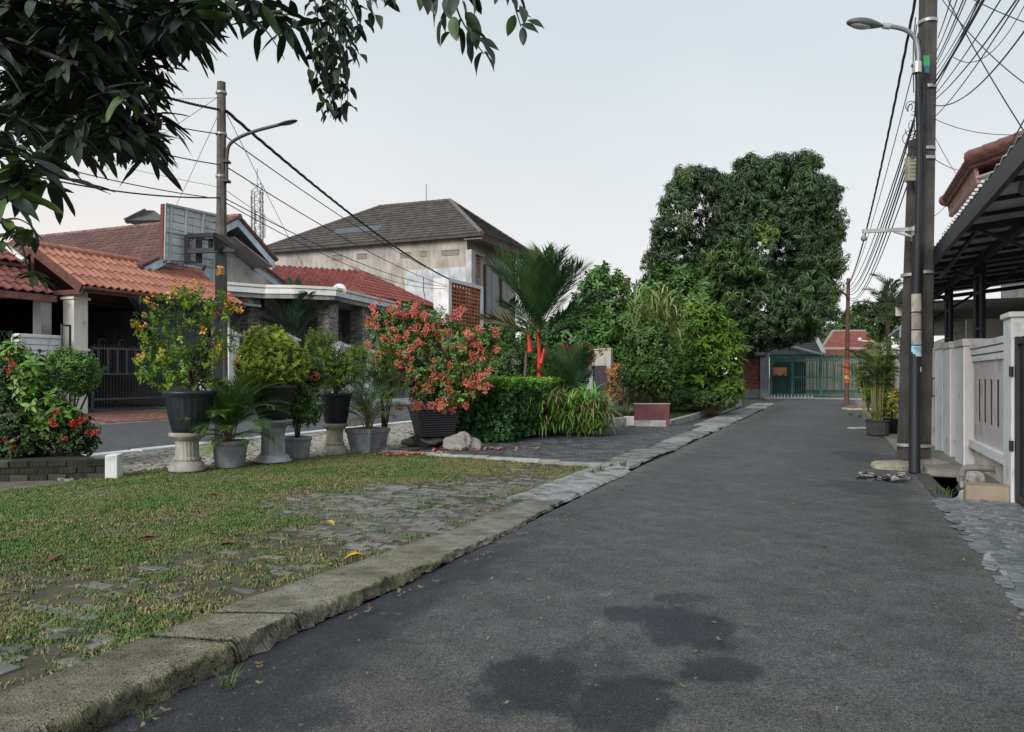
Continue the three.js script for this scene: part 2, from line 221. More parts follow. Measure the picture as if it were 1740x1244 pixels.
// ---- kerb along the main road
const kerbMat = mat(1, 1, 1, { tx: tRough, bump: 0.016, vertexColors: true });
{
  const st = structure('kerb');
  const block = (s0, s1, tl, tr, col, rough, skew0 = 0, skew1 = 0) => {
    const prof = [[0, -0.06], [0, 0.55], [0.02, 0.98], [0.06, 1], [0.2, 1.005], [0.35, 1], [0.5, 1], [0.65, 1], [0.78, 1.0], [0.87, 0.995], [0.92, 0.97], [0.95, 0.88], [0.965, 0.7], [0.975, 0.5], [0.985, 0.25], [1, -0.06]], n = Math.max(4, Math.round((s1 - s0) / 0.022));
    const pos = [], uv = [], cols = [], idx = [], w = prof.length;
    for (let i = 0; i <= n; i++) for (let j = 0; j < w; j++) {
      const [a, b] = prof[j], s = lerp(s0 + skew0 * a, s1 + skew1 * a, i / n), end = Math.min(i, n - i) < 1 && b > 0.5 ? 0.012 : 0;
      const e = a > 0.8 ? rough : rough * 0.25, t = lerp(tl(s), tr(s), a) + (a > 0.86 ? NB(s * 6, j * 0.3, 80) * 0.07 * rough * 4 + NB(s * 19, j * 0.8, 81) * 0.045 * rough * 4 + NB(s * 50, j * 1.7, 79) * 0.02 * rough * 4 : 0);
      const y = b * kerbTop(s) + (b > 0.6 ? NB(s * 3, t * 3, 82) * 0.018 + NB(s * 14, t * 14, 83) * 0.01 * e * 6 : NB(s * 12, j, 84) * 0.02) - end;
      const p = R(s, t, y); pos.push(p.x, p.y, p.z); uv.push(t + y, s); cols.push(...col(s, t, a));
    }
    for (let i = 0; i < n; i++) for (let j = 0; j < w - 1; j++) { const a = i * w + j; idx.push(a, a + 1, a + w, a + 1, a + w + 1, a + w); }
    for (let j = 1; j < w - 1; j++) { idx.push(0, j, j + 1); const k = n * w; idx.push(k, k + j + 1, k + j); }
    const g = new THREE.BufferGeometry(); g.setAttribute('position', new THREE.Float32BufferAttribute(pos, 3)); g.setAttribute('uv', new THREE.Float32BufferAttribute(uv, 2)); g.setAttribute('color', new THREE.Float32BufferAttribute(cols, 3)); g.setIndex(idx); g.computeVertexNormals();
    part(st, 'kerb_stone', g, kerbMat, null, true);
  };
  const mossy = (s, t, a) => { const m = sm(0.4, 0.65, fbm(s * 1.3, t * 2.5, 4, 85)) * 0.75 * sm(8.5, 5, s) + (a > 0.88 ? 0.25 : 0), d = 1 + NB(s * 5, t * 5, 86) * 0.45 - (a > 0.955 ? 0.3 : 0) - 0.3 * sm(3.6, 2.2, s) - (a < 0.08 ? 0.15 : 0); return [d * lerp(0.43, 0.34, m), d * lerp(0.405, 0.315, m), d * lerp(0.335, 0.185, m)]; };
  const pale = (s, t, a) => { const d = 1 + NB(s * 3, t * 5, 87) * 0.4 - sm(0.55, 0.75, fbm(s * 6, t * 6, 4, 88)) * 0.5; return [d * 0.68, d * 0.68, d * 0.665]; };
  const worn = (s, t) => { const d = 1 + NB(s * 2, t * 4, 89) * 0.6 - sm(0.5, 0.7, fbm(s * 5, t * 5, 4, 90)) * 0.45; return [d * 0.47, d * 0.465, d * 0.44]; };
  const TL = (s) => -3.40 + NB(s * 1.2, 2, 91) * 0.06, TR = (s) => -2.885 + NB(s * 0.9, 4, 92) * 0.07 - 0.05 * sm(6, 9, s);
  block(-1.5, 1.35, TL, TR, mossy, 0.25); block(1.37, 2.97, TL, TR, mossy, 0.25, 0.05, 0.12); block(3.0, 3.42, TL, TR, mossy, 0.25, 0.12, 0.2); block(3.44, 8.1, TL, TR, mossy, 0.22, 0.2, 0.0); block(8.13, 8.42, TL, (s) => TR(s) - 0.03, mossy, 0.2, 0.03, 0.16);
  block(8.44, 11.75, (s) => TL(s) - 0.25, (s) => TR(s) - 0.02, pale, 0.1, 0.16, 0.05);
  rs(5); let s = 11.8; // loose slabs, one after the other
  while (s < 43) { const l = s < 24 ? rr(0.9, 1.7) : rr(1.6, 3), o = rr(-0.1, 0.1), w = s < 23 ? 0.62 : 1.0; block(s, s + l - rr(0.02, 0.08), (q) => -3.62 + o - (w - 0.62) + NB(q * 2, 1, 93) * 0.12, (q) => -3.02 + o * 0.6 + NB(q * 2, 7, 94) * 0.16, rnd() < 0.6 ? worn : pale, 0.12, rr(-0.08, 0.08), rr(-0.08, 0.08)); s += l; }
}
// ---- the grass-grown paved verge
const bareSpots = [[700, 850, 190, 50, 1], [560, 845, 130, 26, 0.9], [820, 835, 130, 45, 0.9], [620, 905, 90, 24, 0.7], [900, 812, 110, 22, 0.8], [640, 880, 120, 30, 0.8], [660, 965, 60, 30, 0.45], [180, 985, 110, 26, 0.55], [330, 925, 90, 20, 0.35], [60, 1100, 110, 40, 0.8], [150, 1035, 90, 20, 0.5], [380, 1005, 50, 18, 0.55], [250, 965, 70, 16, 0.6], [500, 960, 40, 14, 0.4], [30, 1180, 90, 40, 0.7], [520, 885, 60, 10, 0.4]]
  .map(([u, v, ru, rv, k]) => { const c = onGround(u, v, 0.1), z = -c.z; return { x: c.x, z: c.z, rx: ru / F * z, rz: rv * z * z / (1.4 * F), k }; });
const bare = (s, t) => { const p = R(s, t); let b = 0; const w = NB(s * 1.6, t * 1.6, 100) * 0.8 + NB(s * 5, t * 5, 101) * 0.5; for (const q of bareSpots) b = Math.max(b, q.k * sm(1.25, 0.55, Math.hypot((p.x - q.x) / q.rx, (p.z - q.z) / q.rz) + w)); return b; };
const lawnLeft = (s) => -9.95 + 1.6 * sm(8.5, 13, s) + NB(s, 3, 102) * 0.25;
{
  const dirt = structure('verge');
  const g = sheet(grow(-1.5, 12.75, 0.06, 1.008), range(-0.02, 1, 90).map((q) => (s) => lerp(-3.38, Math.min(lawnLeft(s), -8.2) - 0.5, q)), (s, t) => lawnY(s, t), (s, t) => { const b = bare(s, t), n = 1 + NB(s * 3, t * 3, 103) * 0.7, mo = sm(0.45, 0.65, fbm(s * 1.4, t * 1.4, 4, 104)); return [n * lerp(0.115, lerp(0.17, 0.10, mo), b), n * lerp(0.105, lerp(0.16, 0.085, mo), b), n * lerp(0.055, lerp(0.135, 0.05, mo), b)]; });
  part(dirt, 'soil', g, mat(1, 1, 1, { tx: tGrain, bump: 0.015, vertexColors: true }), null, true);
  rs(11); const items = [], ms = [0, 1, 2, 3, 4].map((i) => mat(0.15 + i * 0.024, 0.148 + i * 0.023, 0.135 + i * 0.019, { tx: tGrain, bump: 0.006 })), g1 = fin(rbox(-0.098, 0.098, -0.035, 0.0, -0.048, 0.048, 0.008));
  for (let a = 0, r = 0; a < 15; a += 0.108, r++) for (let b = 0; b < 6.6; b += 0.206) {
    const s = -1.2 + a * 0.93 + rr(-0.012, 0.012), t = -3.52 - b - (r % 2) * 0.103 + rr(-0.008, 0.008); if (s > 12.5 || t < lawnLeft(s) + 0.2) continue;
    const bb = bare(s, t); if (rnd() > 0.12 + bb * 1.0) continue;
    const y = lawnY(s, t) + rr(-0.013, 0.006) + bb * 0.006;
    items.push({ g: g1, m: pick(ms), x: new THREE.Matrix4().makeRotationFromEuler(new THREE.Euler(rr(-0.05, 0.05), -TH + rr(-0.09, 0.09), rr(-0.05, 0.05))).setPosition(R(s, t, y)) });
  }
  pieces(dirt, 'paver', items, 300);
}
function tuftGeo(n, len, wid, spread, k) {
  rs(k); const pos = [], idx = [];
  for (let i = 0; i < n; i++) {
    const a = rr(0, 6.283), l = len * rr(0.5, 1.15), w = wid * rr(0.7, 1.3), o = V(rr(-1, 1) * spread, 0, rr(-1, 1) * spread), lean = rr(0.25, 1.35), d = V(Math.cos(a), 0, Math.sin(a)), c = V(-d.z, 0, d.x), b = pos.length / 3;
    const m = o.clone().addScaledVector(d, l * 0.42 * Math.sin(lean * 0.8)).add(V(0, l * 0.5 * Math.cos(lean * 0.7), 0)), e = o.clone().addScaledVector(d, l * Math.sin(lean)).add(V(0, l * Math.cos(lean) * 0.8, 0));
    for (const q of [o.clone().addScaledVector(c, -w / 2), o.clone().addScaledVector(c, w / 2), m.clone().addScaledVector(c, w / 2), m.clone().addScaledVector(c, -w / 2), e]) pos.push(q.x, q.y, q.z);
    idx.push(b, b + 1, b + 2, b, b + 2, b + 3, b + 3, b + 2, b + 4);
  }
  const g = new THREE.BufferGeometry(); g.setAttribute('position', new THREE.Float32BufferAttribute(pos, 3)); g.setIndex(idx); g.computeVertexNormals();
  const nn = g.attributes.normal; for (let i = 0; i < nn.count; i++) { const v = V(nn.getX(i), nn.getY(i), nn.getZ(i)); if (v.y < 0) v.negate(); v.y += 0.9; v.normalize(); nn.setXYZ(i, v.x, v.y, v.z); }
  return fin(g);
}
const bladeMat = mat(1, 1, 1, { side: THREE.DoubleSide, roughness: 0.75 });
{
  const gs3 = [tuftGeo(16, 0.046, 0.0055, 0.034, 1), tuftGeo(14, 0.034, 0.007, 0.04, 2), tuftGeo(10, 0.07, 0.0045, 0.02, 3)], mats = [[], [], []], cols = [[], [], []];
  rs(21);
  for (let i = 0; i < 150000; i++) {
    const s = -1.3 + 14 * Math.sqrt(rnd()) * (rnd() < 0.5 ? 1 : rnd()), t = rr(-10.2, -3.36); if (s > 12.75 || t < lawnLeft(s)) continue;
    const p = R(s, t); if (p.z > -2.2 || Math.abs(p.x / p.z) > 0.75) continue;
    const b = bare(s, t), pt = fbm(s * 0.9, t * 0.9, 5, 110), far = sm(-5.2, -8.2, t);
    if (rnd() < b * 0.93 || rnd() > sm(0.38, 0.66, pt) * 0.72 + far * 0.4 + 0.1) continue;
    const green = clamp1(sm(0.42, 0.62, fbm(s * 1.1 + 5, t * 1.1, 4, 111)) * 0.8 + far * 0.5), y = lawnY(s, t) - 0.004, k = rnd() < 0.03 + 0.06 * sm(0.55, 0.7, pt) ? 2 : rnd() < 0.5 ? 0 : 1;
    const straw = rnd() < 0.16 + 0.25 * sm(0.55, 0.4, pt), br = rr(0.65, 1.3);
    const c = straw ? [0.31 * br, 0.25 * br, 0.115 * br] : [lerp(0.215, 0.085, green) * br, lerp(0.215, 0.19, green) * br, lerp(0.085, 0.03, green) * br];
    mats[k].push(new THREE.Matrix4().makeRotationY(rr(0, 6.28)).scale(V(1, 1, 1).multiplyScalar(rr(0.7, 1.25))).setPosition(V(p.x, y, p.z))); cols[k].push(new THREE.Color().setRGB(...c));
  }
  const g = thing('verge_grass', 'short patchy grass growing over the old paving beside the kerb'); g.userData.kind = 'stuff';
  gs3.forEach((q, k) => swarm(g, ['grass', 'clover_grass', 'tall_grass'][k], q, bladeMat, mats[k], cols[k], 'stuff'));
}
function weeds(name, label, list, cat = 'grass tuft') { list.forEach(([p, sc, lab], i) => { const t = thing(name, lab || label, cat, p, i * 1.7); const g = tuftGeo(24, 0.11 * sc, 0.006 * sc, 0.03 * sc, 30 + i), m = mat(0.09, 0.15, 0.035, { side: THREE.DoubleSide }); part(t, 'blades', g, m); }); }
weeds('grass_tuft', '', [[onGround(384, 1168), 1.1, 'green grass tuft in the gutter below the cracked kerb'], [onGround(250, 1225), 0.7, 'small weed at the foot of the mossy kerb, nearest the camera'], [onGround(1590, 838), 1.4, 'low weeds on the asphalt edge beside the drain opening']]);
{ // flat line of stone closing the lawn, and the dark block-paved parking bay behind it
  const st = structure('edging_stones'); rs(31); const ms = [mat(0.36, 0.355, 0.33, { tx: tGrain, bump: 0.01 }), mat(0.28, 0.275, 0.25, { tx: tGrain, bump: 0.01 })];
  for (let t = -8.6; t < -3.8;) { const l = rr(0.3, 0.55), g = rbox(0, l - 0.02, -0.05, 0.035 + rr(0, 0.02), -0.09, 0.09, 0.02); const o = part(st, 'edging_stone', g, pick(ms)); o.position.copy(R(12.75 - (t + 8.6) * 0.14 + rr(-0.02, 0.02), t, 0.02)); o.rotation.y = -TH + rr(-0.05, 0.05) + 0.13; t += l; }
  const bay = structure('parking_bay'); const base = sheet(range(11.6, 23.6, 12), range(-8.4, -3.5, 6), () => 0.008); part(bay, 'sand_bed', base, mat(0.02, 0.02, 0.02, { tx: tGrain }), null, true);
  const items = [], pm = [0, 1, 2, 3].map((i) => mat(0.045 + i * 0.022, 0.047 + i * 0.0225, 0.05 + i * 0.0235, { tx: tGrain, bump: 0.005, roughness: 0.7 })), g1 = fin(rbox(-0.097, 0.097, -0.05, 0.0, -0.047, 0.047, 0.009));
  for (let r = 0, s = 11.65; s < 23.4; s += 0.103, r++) for (let t = -8.3; t < -3.66; t += 0.205) {
    const tt = t + (r % 2) * 0.1; if (s < 12.86 - (tt + 8.6) * 0.14) continue; if (tt < -7.4 + sm(15.5, 19, s) * 1.2) continue; if (s > 21.6 && tt < -5.6) continue;
    items.push({ g: g1, m: pick(pm), x: new THREE.Matrix4().makeRotationFromEuler(new THREE.Euler(rr(-0.02, 0.02), -TH + rr(-0.03, 0.03), rr(-0.02, 0.02))).setPosition(R(s, tt, 0.035 + rr(-0.004, 0.005) + NB(s, tt, 120) * 0.04)) });
  }
  pieces(bay, 'paver', items, 300);
}
{ // stone-paved strip towards the side road, with its white kerb
  const st = structure('cobbled_strip'); part(st, 'mortar', sheet(range(6, 40, 20), range(-12.5, -7.9, 8), (s) => 0.014), mat(0.13, 0.115, 0.09, { tx: tGrain }), null, true);
  rs(41); const items = [], ms = [0, 1, 2, 3, 4].map((i) => mat(0.30 + i * 0.045, 0.275 + i * 0.042, 0.225 + i * 0.036, { tx: tGrain, bump: 0.006 })), g1 = fin(rbox(-0.072, 0.072, -0.05, 0.0, -0.05, 0.05, 0.014)), g2 = fin(new THREE.CylinderGeometry(0.06, 0.07, 0.05, 6).translate(0, -0.025, 0).scale(1.15, 1, 0.85));
  for (let s = 7.5; s < 27; s += 0.122) for (let t = -12.35; t < -8.3; t += 0.158) { const tt = t + rr(-0.03, 0.03) + hash2(Math.round(s * 50), 1) * 0.1, q = R(s, tt); if (tt > lawnLeft(s) - 0.05 && s < 12.8) continue; if (Math.abs(q.x / q.z) > 0.68) continue; if (s > 16.5 && tt > -9.8) continue; items.push({ g: rnd() < 0.6 ? g1 : g2, m: pick(ms), x: new THREE.Matrix4().makeRotationFromEuler(new THREE.Euler(rr(-0.06, 0.06), -TH + rr(-0.5, 0.5), rr(-0.06, 0.06))).scale(V(rr(0.85, 1.15), 1, rr(0.85, 1.1))).setPosition(R(s + rr(-0.02, 0.02), tt, 0.04 + rr(-0.006, 0.01))) }); }
  pieces(st, 'cobble', items, 300);
  const k = structure('white_kerb'); for (let s = 4; s < 40; s += 1.02) { const o = part(k, 'kerb_stone', rbox(-0.16, 0.16, -0.05, 0.085 + rr(0, 0.015), -0.5, 0.5, 0.025), M.white); o.position.copy(R(s, -12.42 + rr(-0.02, 0.02), 0)); o.rotation.y = -TH; }
}
{ // small lawn farther along, low concrete edges, worn slabs
  const st = structure('garden_lawn'); part(st, 'turf', sheet(range(16, 45, 60), range(-12.3, -4.72, 24), (s, t) => 0.03 + 0.09 * sm(22.6, 23.4, s) + NB(s, t, 130) * 0.05 - (t < -7.6 + (s < 19 ? 0 : 0.9) || s > 22.8 ? 0 : 0.12), (s, t) => { const n = 1 + NB(s * 2, t * 2, 131) * 0.6; return [0.055 * n, 0.085 * n, 0.022 * n]; }), mat(1, 1, 1, { tx: tGrain, vertexColors: true }), null, true);
  const e = structure('lawn_edging'); for (const [s0, s1, t0, t1, h] of [[23.4, 29, -4.75, -4.6, 0.16], [29.03, 34.6, -4.78, -4.64, 0.17]]) { const o = part(e, 'edging_stone', rbox(t0, t1, -0.1, h, -(s1 - s0), 0, 0.02), M.kerb); o.position.copy(R(s0, 0, 0)); o.rotation.y = -TH; }
  for (const [a, b, h, m] of [[onGround(945, 737), onGround(1062, 724), 0.27, M.kerb], [onGround(1062, 724), onGround(1082, 725), 0.3, M.cream], [onGround(770, 757), onGround(845, 748), 0.2, M.darkConc], [onGround(848, 748), onGround(940, 735), 0.24, M.kerb]]) { const d = b.clone().sub(a), o = part(e, 'edging_stone', rbox(0, d.length(), -0.1, h, -0.12, 0.12, 0.03), m); o.position.copy(a); o.rotation.y = Math.atan2(-d.z, d.x); }
  const gg = [tuftGeo(14, 0.09, 0.012, 0.06, 9)], mats = [], cols = []; rs(51); for (let i = 0; i < 9000; i++) { const s = rr(23.4, 36), t = rr(-8.4, -4.8), p = R(s, t, 0.11); mats.push(new THREE.Matrix4().makeRotationY(rr(0, 6)).setPosition(p)); cols.push(tint([0.05, 0.09, 0.02], [0.10, 0.14, 0.04])); }
  tag(swarm(scene, 'lawn_grass', gg[0], bladeMat, mats, cols, 'stuff'), 'short green grass of the small lawn behind the red low wall');
  const ap = structure('gate_apron'); const o = part(ap, 'concrete_slab', rbox(-4.4, 3.2, -0.1, 0.07, -1.6, 0.35, 0.02), M.concrete); o.position.copy(R(54.9, 0, 0)); o.rotation.y = -TH;
}
{ // right verge: bridge slab, broken mosaic of tiles, strip of asphalt by the drain, drain channel
  const dr = structure('drain_channel'); const g = [box(1.28, 1.33, -0.6, -0.05, -17.4, -10.7), box(1.95, 2.0, -0.6, -0.05, -17.4, -10.7), box(1.33, 1.95, -0.62, -0.55, -17.4, -10.7), box(1.33, 1.95, -0.55, -0.06, -17.4, -17.3), box(1.33, 1.95, -0.55, -0.06, -10.78, -10.7)]; part(dr, 'channel_wall', g.map((q) => q.rotateY(-TH)), M.darkConc);
  const rv = structure('right_verge'); part(rv, 'bed', sheet(range(2, 10.62, 60), [0.95, 1.14, 1.19, ...range(1.3, 5.2, 11)], (s, t) => t < 1.16 ? -0.035 : 0.0), mat(0.30, 0.31, 0.31, { tx: tGrain, bump: 0.01 }), null, true);
  part(rv, 'bed', sheet(range(13.3, 52, 30), range(1.15, 2.6, 5), (s, t) => 0.0 + NB(s, t, 140) * 0.03), mat(0.20, 0.19, 0.17, { tx: tStain, bump: 0.01 }), null, true);
  part(rv, 'bed', sheet(range(10.6, 13.34, 12), range(1.15, 1.345, 4), (s, t) => 0.004 + NB(s * 2, t * 2, 141) * 0.02), mat(0.2, 0.198, 0.195, { tx: tAsph, bump: 0.006 }), null, true);
  rs(61); const items = [], ms = [0, 1, 2, 3, 4].map((i) => mat(0.15 + i * 0.03, 0.17 + i * 0.031, 0.185 + i * 0.032, { tx: tGrain, roughness: 0.45 })), vs = [];
  for (let k = 0; k < 8; k++) { const n = 4 + k % 3, pts = []; for (let i = 0; i < n; i++) { const a = (i + rr(-0.25, 0.25)) / n * 6.283, r = 0.066 * rr(0.8, 1.1); pts.push(V(r * Math.cos(a), 0, r * Math.sin(a))); } vs.push(fin(prism(pts.reverse(), V(0, -0.012, 0)))); }
  for (let s = 4.6; s < 10.6; s += 0.105) for (let t = 1.14; t < 3.4; t += 0.105) { const q = R(s, t); if (q.x / -q.z > 0.70) continue; const tt = t + rr(-0.02, 0.02); if (tt < 1.13) continue; items.push({ g: pick(vs), m: pick(ms), x: new THREE.Matrix4().makeRotationFromEuler(new THREE.Euler(rr(-0.03, 0.03), rr(0, 6.28), rr(-0.03, 0.03))).scale(V(rr(0.85, 1.15), 1, rr(0.85, 1.15))).setPosition(R(s + rr(-0.02, 0.02), tt, 0.012)) }); }
  pieces(rv, 'broken_tile', items, 300);
  const sl = part(rv, 'bridge_slab', rbox(1.3, 2.0, -0.05, 0.09, -16.6, -13.3, 0.03).rotateY(-TH), mat(0.19, 0.185, 0.165, { tx: tStain, bump: 0.01 }));
}
{ // litter of small bits on the asphalt, petals, leaves
  rs(71); const g = fin(new THREE.PlaneGeometry(0.012, 0.006, 2, 1).rotateX(-Math.PI / 2)); { const p = g.attributes.position; for (let i = 0; i < p.count; i++) if (Math.abs(p.getX(i)) < 1e-5) p.setY(i, 0.003); }
  const mats = [], cols = []; for (let i = 0; i < 4200; i++) { const s = 1.2 + 10 * rnd() ** 1.7, t = rr(-2.85, 1.1); mats.push(new THREE.Matrix4().makeRotationFromEuler(new THREE.Euler(rr(-0.3, 0.3), rr(0, 6.28), rr(-0.3, 0.3))).scale(V(rr(0.3, 1.5), 1, rr(0.3, 1)).multiplyScalar(rnd() < 0.04 ? 1.8 : 0.62)).setPosition(R(s, t, 0.0135))); cols.push(tint([0.13, 0.115, 0.085], [0.36, 0.33, 0.26])); }
  tag(swarm(scene, 'road_litter', g, mat(1, 1, 1, { side: THREE.DoubleSide }), mats, cols, 'stuff'), 'tiny dry bits of leaf and grit strewn over the asphalt');
  const lm = [], lc = [], lgm = fin(new THREE.PlaneGeometry(0.05, 0.022, 2, 1).rotateX(-Math.PI / 2)); { const p = lgm.attributes.position; for (let i = 0; i < p.count; i++) p.setY(i, Math.abs(p.getX(i)) < 1e-5 ? 0.002 : 0.012); } for (let i = 0; i < 420; i++) { const e = rnd(), s = 2 + 26 * rnd() ** 1.5, t = e < 0.5 ? -2.78 + Math.abs(gs()) * 0.35 : e < 0.75 ? 1.15 - Math.abs(gs()) * 0.4 : rr(-2.8, 1.1); lm.push(new THREE.Matrix4().makeRotationFromEuler(new THREE.Euler(rr(-0.2, 0.2), rr(0, 6.28), rr(-0.2, 0.2))).scale(V(1, 1, 1).multiplyScalar(rr(0.35, 1.0))).setPosition(R(s, t, 0.012))); lc.push(tint([0.10, 0.06, 0.03], [0.26, 0.2, 0.09])); }
  tag(swarm(scene, 'leaf_litter', lgm, mat(1, 1, 1, { side: THREE.DoubleSide }), lm, lc, 'stuff'), 'small dry brown leaves scattered along both edges of the asphalt');
  const pg = fin(new THREE.CircleGeometry(0.028, 6).scale(1, 0.75, 1).rotateX(-Math.PI / 2)); { const p = pg.attributes.position; for (let i = 1; i < p.count; i++) p.setY(i, 0.012); pg.computeVertexNormals(); }
  const pm = [], pc = []; for (let i = 0; i < 330; i++) { const k = rnd() < 0.6, c = k ? onGround(690, 771, 0.05) : onGround(820, 763, 0.05), q = V(c.x + gs() * (k ? 1.0 : 1.3), 0.055, c.z + gs() * (k ? 0.55 : 0.5)); pm.push(new THREE.Matrix4().makeRotationFromEuler(new THREE.Euler(rr(-0.5, 0.5), rr(0, 6), rr(-0.5, 0.5))).scale(V(1, 1, 1).multiplyScalar(rr(0.7, 1.4))).setPosition(q)); pc.push(tint([0.26, 0.09, 0.07], [0.5, 0.2, 0.17])); }
  tag(swarm(scene, 'fallen_petals', pg, mat(1, 1, 1, { side: THREE.DoubleSide }), pm, pc, 'stuff'), 'salmon pink fallen petals lying below the big bougainvillea');
}
// ---------------------------------------------------------------- houses
// a building in the street's axes: x = t - t0, z = -(s - s0)
function building(name, label, cat, s0, t0, y0 = 0) { const g = thing(name, label, cat, R(s0, t0, y0), -TH); g.L = (s, t, y) => V(t - t0, y - y0, -(s - s0)); g.B = (sa, sb, ta, tb, ya, yb) => box(ta - t0, tb - t0, ya - y0, yb - y0, -(sb - s0), -(sa - s0)); g.RB = (sa, sb, ta, tb, ya, yb, r = 0.015) => rbox(ta - t0, tb - t0, ya - y0, yb - y0, -(sb - s0), -(sa - s0), r); g.W = (p) => g.L(...toST(p), p.y); return g; }
// interlocking roof tile, w across, l up the slope, lying on y = 0
function tileGeo(w, l, amp, flat = false, lip = 0.034) {
  const n = flat ? 2 : 7, pos = [], idx = [], pr = []; for (let i = 0; i <= n; i++) { const k = i / n; pr.push([w * k, flat ? 0.004 : amp * (0.5 - 0.5 * Math.cos(k * 6.283)) ]); }
  for (const [z, y] of [[0, lip], [l * 1.06, 0.004]]) for (const [x, h] of pr) pos.push(x, h + y, -z);
  for (const [x, h] of pr) pos.push(x, h + 0.002, 0.004);
  const m = n + 1; for (let i = 0; i < n; i++) { idx.push(i, i + 1, m + i, i + 1, m + i + 1, m + i, 2 * m + i, 2 * m + i + 1, i, 2 * m + i + 1, i + 1, i); }
  const g = new THREE.BufferGeometry(); g.setAttribute('position', new THREE.Float32BufferAttribute(pos, 3)); g.setIndex(idx); const q = g.toNonIndexed(); q.computeVertexNormals(); return fin(toCreasedNormals(q, 0.9));
}
// tiles over a sloping face: O the lower left corner, A the lower right one, T the upper left (parent's axes), kept where inside(u, v) in 0..1
function tiled(parent, O, A, T, w, l, geo, mats, inside, max) {
  const ux = A.clone().sub(O), uy = T.clone().sub(O), W = ux.length(), H = uy.length(); ux.normalize(); uy.addScaledVector(ux, -uy.dot(ux)).normalize(); const n = ux.clone().cross(uy).normalize(), out = [];
  for (let j = 0; j * l < H - l * 0.3; j++) for (let i = 0; i * w < W - w * 0.3; i++) { if (inside && !inside((i * w + w / 2) / W, (j * l + l / 2) / H)) continue; const o = O.clone().addScaledVector(ux, i * w).addScaledVector(uy, j * l).addScaledVector(n, 0.012 + rr(0, 0.006)); out.push({ g: geo, m: pick(mats), x: basis(o, ux, n, uy.clone().negate()) }); }
  if (max !== undefined) pieces(parent, 'roof_tile', out, max); return out;
}
const caps = (parent, a, b, r, l, m, name = 'ridge_tile') => { const d = b.clone().sub(a), n = Math.max(1, Math.round(d.length() / l)), g = new THREE.CylinderGeometry(r, r * 1.12, l * 1.05, 9, 1, false).rotateX(Math.PI / 2); fin(g); for (let i = 0; i < n; i++) { const o = new THREE.Mesh(g, Array.isArray(m) ? pick(m) : m); o.name = name; o.position.copy(a).addScaledVector(d, (i + 0.5) / n); o.lookAt(0, 0, 0); o.quaternion.setFromUnitVectors(V(0, 0, 1), d.clone().normalize()); o.scale.y = 0.85; o.castShadow = true; parent.add(o); } };
const orangeT = [mat(0.35, 0.145, 0.095, { tx: tStain }), mat(0.39, 0.165, 0.11, { tx: tStain }), mat(0.30, 0.12, 0.08, { tx: tStain }), mat(0.36, 0.15, 0.11, { tx: tStain })], plumT = [mat(0.145, 0.075, 0.068, { tx: tGrain }), mat(0.17, 0.09, 0.08, { tx: tGrain }), mat(0.12, 0.062, 0.058, { tx: tGrain })], redT = [mat(0.24, 0.062, 0.05, { tx: tGrain }), mat(0.28, 0.08, 0.062, { tx: tGrain }), mat(0.20, 0.05, 0.044, { tx: tGrain })], greyT = [mat(0.085, 0.075, 0.068, { tx: tGrain }), mat(0.10, 0.09, 0.082, { tx: tGrain }), mat(0.07, 0.063, 0.06, { tx: tGrain })], rustT = [mat(0.26, 0.09, 0.065, { tx: tGrain }), mat(0.21, 0.07, 0.055, { tx: tGrain })];
rs(400);
